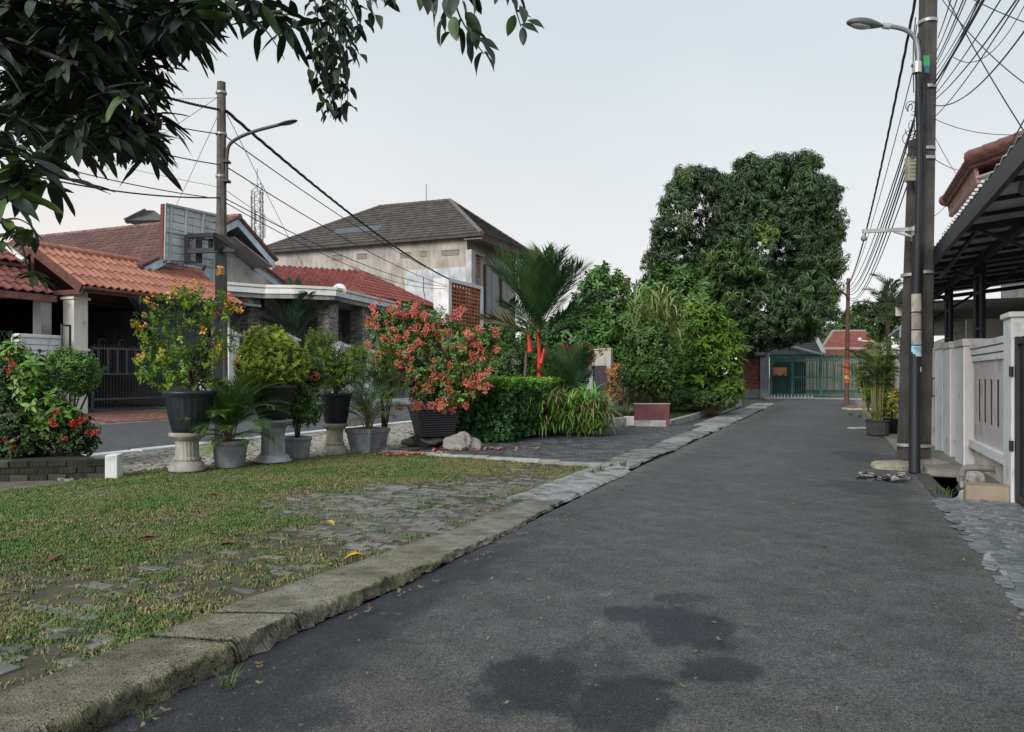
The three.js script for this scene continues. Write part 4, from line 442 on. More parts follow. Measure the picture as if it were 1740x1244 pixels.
  const gp = building('garden_wall', 'bare pinkish grey wall end with a small dark gate left of the orange shrub', 'wall', sAt(1000, -9), -9, 0.1); const w0 = sAt(1000, -9.5), z9 = -R(w0, -9.5).z, ty = EYE - (590 - HZ) / F * z9; part(gp, 'wall_body', prism([at(998, 700, 36).setY(0.1), at(1038, 700, 36).setY(0.1), at(1038, 591, 36), at(998, 594, 36)].map((p) => gp.W(p)), V(0, 0, -0.4)), mat(0.40, 0.36, 0.33, { tx: tStain })); part(gp, 'gate_leaf', prism([at(1008, 690, 35.8), at(1030, 690, 35.8), at(1030, 621, 35.8), at(1008, 622, 35.8)].map((p) => gp.W(p)), V(0, 0, -0.05)), mat(0.05, 0.04, 0.05)); part(gp, 'gate_post', prism([at(996, 690, 35.7), at(1007, 690, 35.7), at(1007, 622, 35.7), at(996, 622, 35.7)].map((p) => gp.W(p)), V(0, 0, -0.3)), mat(0.24, 0.25, 0.28, { tx: tStain }));
  // lattice mast far off
  const mz = 150, mb = at(437, 640, mz), mast = thing('telecom_mast', 'grey steel lattice telecom mast with panel antennas far behind the houses', 'mast', V(mb.x, 0, mb.z)), my = at(0, 308, mz).y, yA = at(0, 350, mz).y; const gm = mat(0.26, 0.26, 0.27, { roughness: 0.6 }), w2 = 0.95; const lg = []; for (const [x, z] of [[-1, -1], [1, -1], [1, 1], [-1, 1]]) lg.push(rod(V(x * w2, 0, z * w2), V(x * w2 * 0.85, yA + 3, z * w2 * 0.85), 0.13)); part(mast, 'leg', lg, gm); const br = []; for (let y = 14; y < yA + 3; y += 1.7) for (const [a, b] of [[[-1, 1], [1, 1]], [[1, 1], [1, -1]]]) { br.push(rod(V(a[0] * w2, y, a[1] * w2), V(b[0] * w2, y + 1.7, b[1] * w2), 0.07), rod(V(b[0] * w2, y, b[1] * w2), V(a[0] * w2, y + 1.7, a[1] * w2), 0.07), rod(V(a[0] * w2, y, a[1] * w2), V(b[0] * w2, y, b[1] * w2), 0.07)); } part(mast, 'bracing', br, gm); part(mast, 'spire', rod(V(0, yA + 3, 0), V(0, my + 2.5, 0), 0.08), gm); rs(420); const ag = fin(rbox(-0.16, 0.16, -1.1, 1.1, -0.1, 0.1, 0.05)); for (let i = 0; i < 16; i++) { const o = part(mast, 'antenna_panel', ag, i % 3 ? gm : mat(0.5, 0.5, 0.5)); const a = i * 2.1; o.position.set(Math.cos(a) * 1.45, yA + rr(-6, 1.5), Math.sin(a) * 1.2); o.rotation.y = -a; }
}
// ---------------------------------------------------------------- the right side and the end of the street
rs(500);
{ // boundary wall with slots
  const w = building('slotted_wall', 'mauve and white boundary wall with narrow vertical slots along the right side', 'wall', 10.8, 2.0, 0), S = (u) => sAt(u, 2.0), m = M.pink, wh = M.white;
  const e0 = S(1730), e1 = S(1716), p0 = S(1652), p1 = S(1637), q0 = S(1627.5), q1 = S(1615.5), yT = 2.03;
  part(w, 'end_pillar', w.RB(e0, e1, 1.93, 2.25, -0.05, 2.2), wh); part(w, 'pillar_cap', w.RB(e0 - 0.03, e1 + 0.03, 1.9, 2.28, 2.2, 2.27), wh);
  const n = 5, d = (p0 - e1); let a = e1; const slots = [0.14, 0.31, 0.48, 0.65, 0.82].map((k) => lerp(e1, p0, k)); // panel pieces between the slots
  for (const s of [...slots, p0 + 0.085]) { part(w, 'panel', w.B(a, s - 0.085, 2.02, 2.16, 0.82, 1.46), m); a = s + 0.085; }
  part(w, 'panel', [w.B(e1, p0, 2.02, 2.16, 1.46, 1.74), w.B(e1, p0, 2.02, 2.16, 0.52, 0.82)], m); part(w, 'slot_back', w.B(e1, p0, 2.026, 2.19, 0.83, 1.455), M.darkIn);
  for (let i = 0; i < 3; i++) part(w, 'rail_band', w.RB(e1, p0, 1.96 + i * 0.016, 2.2, yT - 0.1 - i * 0.1, yT - i * 0.1 - 0.012, 0.008), wh);
  part(w, 'lower_band', w.RB(e1, p0, 1.95, 2.2, 0.385, 0.52, 0.01), wh); part(w, 'base', w.B(e1, p0, 2.03, 2.2, -0.6, 0.385), mat(0.52, 0.47, 0.39, { tx: tStain, bump: 0.006 })); part(w, 'damp_plinth', w.B(e1 + 0.02, p0, 2.0, 2.03, -0.6, 0.1), mat(0.22, 0.19, 0.16, { tx: tStain, bump: 0.012 }));
  const pil = (s0, s1, y, b) => { part(w, 'pillar', w.RB(s0, s1, 1.88, 2.24, -0.05, y), wh); part(w, 'pillar_face', w.B(s0 - 0.006, s0, 1.9, 2.22, 0.0, y - 0.02), m); part(w, 'pillar_cap', w.RB(s0 - 0.03, s1 + 0.03, 1.86, 2.27, y, y + 0.12), m); };
  pil(p0, p1, 1.98); part(w, 'panel', [w.B(p1, q0, 2.02, 2.16, 0.52, 1.9)], m); part(w, 'lower_band', w.RB(p1, q0, 1.95, 2.2, 0.385, 0.52, 0.01), wh); part(w, 'base', w.B(p1, q0, 2.03, 2.2, -0.3, 0.385), wh); part(w, 'slot_back', w.B((p1 + q0) / 2 - 0.04, (p1 + q0) / 2 + 0.04, 2.008, 2.019, 0.8, 1.46), M.darkIn);
  pil(q0, q1, 2.0); pil(S(1613), S(1600), 2.03); pil(S(1588), S(1573), 2.0);
  const g = building('pedestrian_gate', 'narrow black metal gate with pull handles between mauve pillars', 'gate', S(1599), 2.02, 0.05); part(g, 'gate_leaf', g.RB(S(1600), S(1589), 2.04, 2.08, 0.06, 1.95), M.iron); for (const u of [1592, 1610]) { const s = S(u); part(g, 'handle', [bar(g.L(s, 1.9, 1.05), g.L(s, 1.9, 1.5), 0.03, 0.03), bar(g.L(s, 1.9, 1.09), g.L(s, 2.04, 1.09), 0.03, 0.03), bar(g.L(s, 1.9, 1.46), g.L(s, 2.04, 1.46), 0.03, 0.03)], M.black); } part(g, 'bolt', g.B(S(1594) - 0.1, S(1594) + 0.1, 2.0, 2.04, 0.72, 0.76), M.metalGrey);
  const bg = building('black_gate', 'tall black sheet metal gate with hinges at the right edge of the view', 'gate', e0 - 0.05, 2.02, 0); part(bg, 'gate_leaf', bg.RB(6.5, e0 - 0.02, 2.0, 2.05, 0.05, 1.95), mat(0.012, 0.015, 0.02, { roughness: 0.55, tx: tStain })); part(bg, 'frame', [bg.B(e0 - 0.1, e0 - 0.02, 1.96, 2.0, 0.03, 1.97), bg.B(6.5, e0 - 0.1, 1.97, 2.0, 0.05, 0.12), bg.B(6.5, e0 - 0.1, 1.97, 2.0, 1.88, 1.96)], M.iron); for (const y of [0.62, 1.5]) part(bg, 'hinge', rod(bg.L(e0 - 0.01, 1.93, y), bg.L(e0 - 0.01, 1.93, y + 0.12), 0.025), M.black); for (let s = 7; s < e0 - 0.2; s += 0.4) part(bg, 'rib', bg.B(s, s + 0.03, 1.985, 2.0, 0.12, 1.88), M.iron);
  const cb = solo('concrete_block', 'low weathered concrete block closing the drain beside the black gate', 'concrete block', rbox(1.47, 1.93, -0.02, 0.2, -10.83, -10.66, 0.015).rotateY(-TH), mat(0.24, 0.195, 0.15, { tx: tStain, bump: 0.01 }));
  const pp = thing('drain_pipe', 'grey plastic elbow pipe sticking out of the wall base over the drain', 'pipe', R(12.3, 1.93, 0.2), -TH); part(pp, 'pipe', tube([V(0.15, 0.03, 0.12), V(-0.02, 0.03, 0.1), V(-0.2, 0.03, 0.06), V(-0.27, 0.0, 0.05), V(-0.29, -0.16, 0.05)], 0.045, 14, 10), mat(0.2, 0.19, 0.18, { tx: tGrain })); part(pp, 'collar', tube([V(-0.28, -0.02, 0.05), V(-0.29, -0.09, 0.05)], 0.056, 2, 10), mat(0.2, 0.19, 0.18));
  const rk = thing('drain_rubble', 'rough grey stone footing lining the open drain below the pillar', 'stones', R(12.9, 1.75, -0.2), -TH); for (let i = 0; i < 12; i++) { const q = new THREE.IcosahedronGeometry(rr(0.12, 0.24), 2), p = q.attributes.position; for (let k = 0; k < p.count; k++) { const f = 1 + (vnoise(p.getX(k) * 9 + i * 5, p.getY(k) * 9 + p.getZ(k) * 9, 501) - 0.5) * 0.7; p.setXYZ(k, p.getX(k) * f, p.getY(k) * f * 0.8, p.getZ(k) * f * 1.3); } q.computeVertexNormals(); part(rk, 'stone', q.translate(rr(0.02, 0.25), rr(-0.25, 0.3), rr(-0.6, 1.6)), i % 2 ? mat(0.12, 0.115, 0.11, { tx: tGrain, bump: 0.03 }) : M.concrete); }
}
{ // canopy roof on paired posts, house behind
  const c = building('carport_canopy', 'big dark steel carport canopy on paired black posts above the slotted wall', 'canopy', 15, 2.2, 0), sA = 6.2, sB = 22.6, tA = 1.5, tB = 7.5, y = (t) => 3.5 + (t - 1.5) * 0.10;
  const cw = 0.32, pr = []; for (let s = sA; s < sB; s += cw) part(c, 'roof_sheet', prism([c.L(s, tA, y(tA) + 0.1), c.L(s + cw * 0.5, tA, y(tA) + 0.135), c.L(s + cw * 0.5, tB, y(tB) + 0.135), c.L(s, tB, y(tB) + 0.1)].reverse(), V(0, -0.012, 0)), M.sheetA ??= mat(0.6, 0.6, 0.59, { tx: tStain })), part(c, 'roof_sheet', prism([c.L(s + cw * 0.5, tA, y(tA) + 0.135), c.L(s + cw, tA, y(tA) + 0.1), c.L(s + cw, tB, y(tB) + 0.1), c.L(s + cw * 0.5, tB, y(tB) + 0.135)].reverse(), V(0, -0.012, 0)), M.sheetB ??= mat(0.55, 0.55, 0.54, { tx: tStain }));
  part(c, 'edge_beam', [c.B(sA, sB, tA + 0.0, tA + 0.06, 3.36, 3.58), c.B(sA, sB, 2.15, 2.25, 3.36, 3.48), c.B(sA, sB, 4.6, 4.7, 3.6, 3.74)], M.iron); for (let s = sA + 0.4; s < sB; s += 0.95) part(c, 'purlin', bar(c.L(s, tA + 0.05, y(tA) + 0.06), c.L(s, tB, y(tB) + 0.06), 0.05, 0.05), M.iron);
  part(c, 'yard_floor', c.B(4, 22, 2.3, 7.4, -0.04, 0.05), M.concrete); for (let s = 22.7; s < 40; s += 0.9) part(c, 'rear_roof_sheet', c.B(s, s + 0.87, 2.4, 7.5, 3.42, 3.5), M.sheetB);
  for (const s of [11.2, 14.65, 18.3, 21.6]) { part(c, 'rafter', [bar(c.L(s, tA + 0.05, y(tA) - 0.12), c.L(s, tB, y(tB) - 0.08), 0.07, 0.09), bar(c.L(s, 2.2, 2.9), c.L(s, 3.2, 3.55), 0.05, 0.05), bar(c.L(s, 2.2, 3.1), c.L(s, tA + 0.1, 3.42), 0.04, 0.04)], M.iron); if (s < 12) continue; for (const d of [-0.3, 0.3]) part(c, 'post', bar(c.L(s + d, 2.22, 0), c.L(s + d, 2.22, 3.45), 0.065, 0.065), M.iron); for (const yy of [2.3, 2.9, 3.2]) part(c, 'tie', bar(c.L(s - 0.3, 2.22, yy), c.L(s + 0.3, 2.22, yy), 0.04, 0.04), M.iron); }
  part(c, 'edge_strut', bar(c.L(11.4, 1.72, 3.42), c.L(15.2, 1.72, 3.24), 0.045, 0.06), M.iron); for (let s = 9.6; s < 12.9; s += 0.2) part(c, 'edge_cap', rbox(-0.02, 0.02, 0, 0.035, -0.025, 0.025, 0.01).translate(...c.L(s, tA - 0.012, 3.6).toArray()), M.white);
  part(c, 'gutter', [rod(c.L(8.6, 1.85, 3.98), c.L(10.1, 1.98, 3.6), 0.075, 0.075, 12)], M.metalGrey); part(c, 'gutter_channel', bar(c.L(9.2, 1.62, 3.72), c.L(9.3, 3.2, 3.86), 0.12, 0.12), M.white); part(c, 'end_bracket', c.RB(sB - 0.15, sB, 1.5, 1.75, 3.1, 3.36), M.cream);
  const h = building('right_house', 'two-storey cream house with dark red roof verge above the canopy at right', 'house', 22, 5, 0);
  part(h, 'wall', [h.B(29, 52, 5.0, 5.2, 0, 3.4)], M.cream); part(h, 'upper_wall', [h.B(20.8, 29, 5.0, 5.2, 0, 6.6), h.B(20.8, 21, 5.2, 12, 0, 6.6)], mat(0.3, 0.29, 0.27, { tx: tStain })); part(h, 'porch_wall', [h.B(4, 20.8, 7.4, 7.6, 0, 4.3), h.B(4, 4.2, 2.3, 7.4, 0, 4)], M.cream); part(h, 'arch_wall', h.B(23, 23.2, 3.2, 5.0, 0, 3.0), M.cream); part(h, 'window', h.B(23, 25, 4.95, 5.0, 1.2, 2.6), M.glass); part(h, 'yellow_panel', h.B(25.5, 27, 4.93, 5.0, 1.8, 3.1), mat(0.5, 0.33, 0.08)); part(h, 'house_door', h.RB(12, 13.4, 7.33, 7.4, 0, 2.4), M.redWood); part(h, 'house_window', h.RB(14.5, 18.5, 7.33, 7.4, 0.9, 2.5), M.glass);
  const p0 = h.W(at(1606, 344, 22.3)), p1 = h.W(at(1650, 276, 18.4)), vdir = h.W(at(1757, 238, 16.6)).sub(p1); const q1 = p1.clone().add(vdir), q0 = p0.clone().add(vdir); part(h, 'roof_deck', prism([p0, p1, q1, q0], V(0, -0.14, 0)), M.redWood);
  const rt = [mat(0.155, 0.06, 0.052, { tx: tGrain, roughness: 0.5 }), mat(0.19, 0.075, 0.062, { tx: tGrain, roughness: 0.5 })], g = tileGeo(0.3, 0.4, 0.08); tiled(h, p1.clone().add(V(0, 0.03, 0)), p0.clone().add(V(0, 0.03, 0)), q1.clone().add(V(0, 0.03, 0)), 0.3, 0.4, g, rt, null, 150); caps(h, p1.clone().add(V(0, 0.12, 0)), q1.clone().add(V(0, 0.12, 0)), 0.19, 0.42, rt, 'verge_tile'); caps(h, p0.clone().add(V(0, 0.1, 0)), p1.clone().add(V(0, 0.1, 0)), 0.1, 0.34, rt, 'eave_tile');
  const fl = V(0.05, -0.05, 0); part(h, 'fascia', prism([p0.clone().add(fl), p1.clone().add(fl), p1.clone().add(V(0.12, -0.52, 0)), p0.clone().add(V(0.12, -0.45, 0))], V(0.08, 0, 0)), mat(0.33, 0.175, 0.14, { tx: tGrain })); part(h, 'soffit', prism([p1.clone().add(V(0.1, -0.35, 0)), p1.clone().add(vdir).add(V(0.1, -0.35, 0)), q0.clone().add(V(0.1, -0.35, -0.1)), p0.clone().add(V(0.1, -0.35, -0.1))], V(0, -0.05, 0)), mat(0.36, 0.33, 0.3)); part(h, 'eave_end', new THREE.SphereGeometry(0.17, 12, 8).translate(p0.x, p0.y + 0.06, p0.z + 0.02), rt[1]);
}
{ // white building beyond the poles, palms in pots
  const w = building('white_wall', 'tall white wall with narrow slots beyond the twin poles', 'wall', 27, 2.2, 0); part(w, 'wall_body', w.RB(24.5, 31.2, 2.2, 2.45, 0, 3.35), M.white); for (const s of [27.5, 29.2, 30.4]) part(w, 'slot', w.B(s, s + 0.3, 2.17, 2.21, 1.9, 2.9), M.darkIn); part(w, 'plinth', w.RB(24.5, 33.5, 1.95, 2.2, 0, 1.9), M.cream); part(w, 'name_plate', w.RB(32.2, 33.1, 1.92, 1.95, 1.3, 1.7, 0.005), mat(0.5, 0.3, 0.1));
  const b = onGround(1492, 740), z = -b.z, R0 = 19.5 / F * z, h = 27 / F * z; const t = thing('plant_pot', 'dark ribbed tub pot by the road before the twin poles', 'plant pot', b); part(t, 'pot_body', fluted([[0, 0], [R0 * 0.85, 0], [R0 * 0.87, 0.03], [R0 * 0.98, h * 0.9]], 18, 0.06, 72), mat(0.045, 0.045, 0.046, { tx: tGrain })); part(t, 'rim', lathe([[R0 * 0.96, h * 0.88], [R0 * 1.04, h * 0.9], [R0 * 1.04, h], [R0 * 0.9, h], [R0 * 0.88, h * 0.85]]), mat(0.035, 0.035, 0.036)); part(t, 'soil', new THREE.CircleGeometry(R0 * 0.92, 18).rotateX(-Math.PI / 2).translate(0, h * 0.9, 0), M.soil);
  const b2 = onGround(1516, 736), t2 = thing('plant_pot', 'smaller black round pot half hidden behind the left pole', 'plant pot', b2); part(t2, 'pot_body', lathe([[0, 0], [0.2, 0], [0.26, 0.34], [0.29, 0.34], [0.29, 0.4], [0.24, 0.4], [0.22, 0.33]]), M.black); part(t2, 'soil', new THREE.CircleGeometry(0.23, 18).rotateX(-Math.PI / 2).translate(0, 0.35, 0), M.soil);
}
{ // end of the street: brick pier, green gate, roofs
  const s = 56.2, g = building('green_gate', 'wide green steel barred gate closing the road end', 'gate', s, 0, 0.07), ta = -4.15, tb = 3.0, yT = 2.88, m = M.green, B = (a, b, y0, y1, d = 0.03) => g.B(s - d, s + d, a, b, y0, y1);
  const bar1 = fin(new THREE.CylinderGeometry(0.022, 0.022, 2.95, 6)), spike = fin(new THREE.ConeGeometry(0.035, 0.16, 5)); for (let t = ta + 0.16; t < tb; t += 0.145) { const o = part(g, 'bar', bar1, m); o.position.copy(g.L(s + 0.03, t, 1.7)); const k = part(o, 'spike', spike, m); k.position.set(0, 1.5, 0); }
  part(g, 'frame', [B(ta, tb, 0.2, 0.3), B(ta, tb, yT - 0.12, yT), B(ta, ta + 0.1, 0.15, yT), B(-2.75, -2.6, 0.15, yT), B(-0.9, -0.75, 0.15, yT, 0.05), B(tb - 0.1, tb, 0.15, yT), B(-2.6, tb, 1.42, 1.5)], m); const d = part(g, 'wicket_door', [B(ta + 0.14, -2.85, 2.2, 2.3, 0.05), B(ta + 0.14, -2.85, 0.3, 0.38, 0.05), B(ta + 0.14, ta + 0.24, 0.3, 2.25, 0.05), B(-2.95, -2.85, 0.3, 2.25, 0.05), g.B(s - 0.0, s + 0.02, ta + 0.24, -2.95, 0.38, 1.5)], mat(0.018, 0.085, 0.07, { tx: tGrain }));
  const sg = thing('notice_sign', 'faded red-orange notice board wired to the green gate door', 'sign', g.localToWorld(g.L(s - 0.09, -3.5, 1.85)), -TH); part(sg, 'board', rbox(-0.46, 0.46, -0.3, 0.3, -0.015, 0.015, 0.01), mat(0.6, 0.2, 0.12, { tx: tStain, rep: 2 })); for (let i = 0; i < 3; i++) part(sg, 'faded_strip', box(-0.36, 0.36 - i * 0.1, 0.16 - i * 0.14, 0.22 - i * 0.14, 0.016, 0.02), mat(0.66, 0.42, 0.32)); for (const x of [-0.22, 0.2]) part(sg, 'clip', box(x - 0.05, x + 0.05, -0.31, -0.2, 0.016, 0.025), M.black);
  for (let t = ta + 0.1; t < -1.3; t += 0.22) { const o = part(g, 'white_tooth', new THREE.ConeGeometry(0.07, 0.2, 4), M.white); o.position.copy(g.L(s - 0.15, t, 0.18)); }
  const p = building('brick_pier', 'red brick pier with grey side posts left of the green gate', 'wall', 55.7, -5.4, 0.05); part(p, 'core', p.B(55.6, 56.2, -6.2, -4.75, 0, 2.95), mat(0.1, 0.05, 0.04)); rs(510); const bm = [mat(0.24, 0.095, 0.07, { tx: tGrain }), mat(0.29, 0.12, 0.085, { tx: tGrain }), mat(0.19, 0.075, 0.055, { tx: tGrain })], bg = fin(rbox(0, 0.19, 0, 0.068, 0, 0.07, 0.006)); const it = []; for (let r = 0; r * 0.08 < 2.2; r++) for (let t = -6.2 + (r % 2) * 0.1; t < -4.92; t += 0.205) it.push({ g: bg, m: pick(bm), x: new THREE.Matrix4().setPosition(p.L(55.6, t, 0.6 + r * 0.08).add(V(0, 0, rr(-0.02, 0.01)))) }); pieces(p, 'brick', it, 200);
  part(p, 'grey_post', [p.RB(55.45, 56.2, -4.75, -4.2, 0, 3.15), p.RB(55.5, 56.2, -6.9, -6.25, 0.9, 2.5)], mat(0.3, 0.31, 0.33, { tx: tStain })); part(p, 'plinth', p.RB(55.4, 56.2, -6.9, -4.76, 0, 0.6), mat(0.16, 0.17, 0.175, { tx: tStain })); part(p, 'slot_window', p.B(55.47, 55.52, -6.72, -6.45, 1.1, 2.1), M.black); part(p, 'small_roof', prism([p.L(55.2, -8.2, 3.0), p.L(55.2, -4.3, 3.0), p.L(57, -4.3, 3.35), p.L(57, -8.2, 3.35)], V(0, -0.12, 0)), mat(0.04, 0.035, 0.035, { tx: tStain }));
  // houses behind the gate
  const dk = building('dark_roofed_house', 'house with dark grey roof and white verge strips behind the green gate', 'house', 60, 0, 0.05); const fz = (u, v, z) => dk.W(at(u, v, z)); const A = fz(1305, 604, 56), Bq = fz(1400, 604, 56.5), C = fz(1372, 548, 62), D = fz(1250, 548, 62), E2 = fz(1392, 598, 60); const rg = [mat(0.06, 0.058, 0.058, { tx: tGrain }), mat(0.07, 0.066, 0.066, { tx: tGrain })]; part(dk, 'roof_deck', prism([A, Bq, C, D], V(0, -0.15, 0)), rg[0]); const fg = tileGeo(0.35, 0.42, 0.03, true); rs(511); pieces(dk, 'roof_tile', M.lay(dk, A.clone().add(V(0, 0.04, 0)), Bq.clone().add(V(0, 0.04, 0)), C.clone().add(V(0, 0.04, 0)), D.clone().add(V(0, 0.04, 0)), 0.35, 0.42, fg, rg), 0); part(dk, 'verge_strip', [bar(Bq.clone().add(V(0, 0.1, 0)), C.clone().add(V(0, 0.1, 0)), 0.3, 0.22), bar(fz(1338, 586, 57), fz(1398, 602, 56), 0.2, 0.14)], mat(0.62, 0.6, 0.54)); part(dk, 'wall', [dk.B(60.5, 62, -4.5, 6, 0, 3.0)], mat(0.26, 0.25, 0.23, { tx: tStain })); const cu = [mat(0.46, 0.42, 0.34, { tx: tStain }), mat(0.38, 0.35, 0.29, { tx: tStain })]; for (let t = -1.9, i = 0; t < 1.9; t += 0.24, i++) part(dk, 'curtain_strip', dk.RB(60.3, 60.4, t, t + 0.2, 0.5, 2.6, 0.02), cu[i % 2]); part(dk, 'dark_opening', dk.B(60.42, 60.5, -4.2, -2.0, 0.1, 2.6), M.darkIn);
  const yw = [mat(0.62, 0.47, 0.06), mat(0.62, 0.62, 0.58)]; const aw = thing('striped_awning', 'yellow and white striped blind behind the green gate near the far pole', 'awning', at(1428, 625, 60)); for (let i = 0; i < 8; i++) part(aw, 'stripe', rbox(-0.55 + i * 0.2, -0.35 + i * 0.2, -0.7, 0.55, -0.02, 0.02, 0.008), yw[i % 2]);
  const rd = building('red_roofed_house', 'house with a red tiled hipped roof behind the far pole', 'house', 66, 4, 0.05), F2 = (u, v, z) => rd.W(at(u, v, z)), a = F2(1388, 606, 64), b = F2(1500, 606, 64), c = F2(1470, 563, 70), e = F2(1416, 563, 70), rm = [mat(0.27, 0.085, 0.06, { tx: tGrain }), mat(0.23, 0.07, 0.05, { tx: tGrain })]; part(rd, 'roof_deck', prism([a, b, c, e], V(0, -0.15, 0)), rm[1]); pieces(rd, 'roof_tile', M.lay(rd, a.clone().add(V(0, 0.03, 0)), b.clone().add(V(0, 0.03, 0)), c.clone().add(V(0, 0.03, 0)), e.clone().add(V(0, 0.03, 0)), 0.36, 0.45, tileGeo(0.36, 0.45, 0.08), rm), 100); caps(rd, a, e, 0.16, 0.5, mat(0.34, 0.3, 0.27, { tx: tGrain }), 'hip_tile'); caps(rd, e, c, 0.16, 0.5, mat(0.34, 0.3, 0.27, { tx: tGrain })); part(rd, 'flashing', bar(F2(1392, 592, 65.2), F2(1500, 592, 65.2), 0.12, 0.2), mat(0.4, 0.36, 0.32)); part(rd, 'wall', rd.B(64.5, 70, -2, 8, 0, 3.0), M.cream);
  const gb = building('gable_house', 'pale gable end showing between the mango tree and the red roof', 'house', 80, 0, 0.05), G3 = (u, v, z) => gb.W(at(u, v, z)); part(gb, 'gable_wall', prism([G3(1360, 580, 82), G3(1420, 580, 82), G3(1408, 558, 82), G3(1388, 546, 82), G3(1360, 562, 82)], V(0, 0, -1)), M.cream); part(gb, 'lower_wall', prism([G3(1360, 580.2, 82), G3(1420, 580.2, 82), G3(1420, 658, 82), G3(1360, 658, 82)], V(0, 0, -1)), M.cream); part(gb, 'verge', bar(G3(1386, 545, 81.6), G3(1410, 558.5, 81.6), 0.4, 0.25), M.white);
  const sh = building('corrugated_shed', 'small shed roof of pale green sheet under the mango tree', 'shed', 58, -4, 0.05), S3 = (u, v, z) => sh.W(at(u, v, z)); part(sh, 'roof_sheet', prism([S3(1310, 586, 59), S3(1326, 586, 59), S3(1328, 578, 61), S3(1312, 578, 61)], V(0, -0.05, 0)), mat(0.36, 0.5, 0.46)); part(sh, 'wall', prism([S3(1310, 588, 59.3), S3(1326, 588, 59.3), S3(1326, 660, 59.3), S3(1310, 660, 59.3)], V(0, 0, -1)), M.cream);
  // car behind the gate
  const car = thing('parked_car', 'dark car with pale yellow roof stripe parked behind the green gate', 'car', at(1455, 676, 60).setY(0.1), -TH + 1.57); const body = new THREE.Shape(); body.moveTo(-1.9, 0.3); body.lineTo(-1.9, 0.75); body.quadraticCurveTo(-1.5, 0.95, -1.0, 0.95); body.lineTo(-0.55, 1.4); body.quadraticCurveTo(0.3, 1.52, 1.1, 1.4); body.lineTo(1.75, 0.95); body.lineTo(1.95, 0.7); body.lineTo(1.9, 0.3); body.closePath(); part(car, 'body', new THREE.ExtrudeGeometry(body, { depth: 1.5, bevelEnabled: true, bevelSize: 0.07, bevelThickness: 0.07, bevelSegments: 2 }).translate(0, 0, -0.75), mat(0.02, 0.03, 0.06, { roughness: 0.3 })); part(car, 'window', [box(-0.5, 0.25, 0.98, 1.36, -0.83, 0.83), box(0.33, 1.1, 0.98, 1.34, -0.83, 0.83)], M.glass); for (const x of [-1.2, 1.2]) for (const z of [-0.75, 0.75]) { const wl = part(car, 'wheel', new THREE.CylinderGeometry(0.32, 0.32, 0.2, 18).rotateX(Math.PI / 2).translate(x, 0.32, z), M.black); part(wl, 'rim', new THREE.CylinderGeometry(0.19, 0.19, 0.21, 12).rotateX(Math.PI / 2).translate(x, 0.32, z), M.metalGrey); } part(car, 'roof_stripe', rbox(-0.6, 1.1, 1.47, 1.53, -0.6, 0.6, 0.02), mat(0.62, 0.58, 0.32));
  const bin = thing('red_crate_stack', 'red plastic crates stacked behind the green gate left of the far pole', 'crates', at(1419, 668, 59).setY(0.1)); for (let i = 0; i < 3; i++) { const cr = part(bin, 'crate', [rbox(-0.45, 0.45, i * 0.36, i * 0.36 + 0.05, -0.3, 0.3, 0.01), rbox(-0.45, -0.41, i * 0.36, i * 0.36 + 0.34, -0.3, 0.3, 0.01), rbox(0.41, 0.45, i * 0.36, i * 0.36 + 0.34, -0.3, 0.3, 0.01), ...[0, 1, 2].map((k) => rbox(-0.41, 0.41, i * 0.36 + 0.06 + k * 0.1, i * 0.36 + 0.13 + k * 0.1, -0.3, -0.27, 0.008)), ...[0, 1, 2].map((k) => rbox(-0.41, 0.41, i * 0.36 + 0.06 + k * 0.1, i * 0.36 + 0.13 + k * 0.1, 0.27, 0.3, 0.008))], mat(0.4, 0.05, 0.08)); }
}
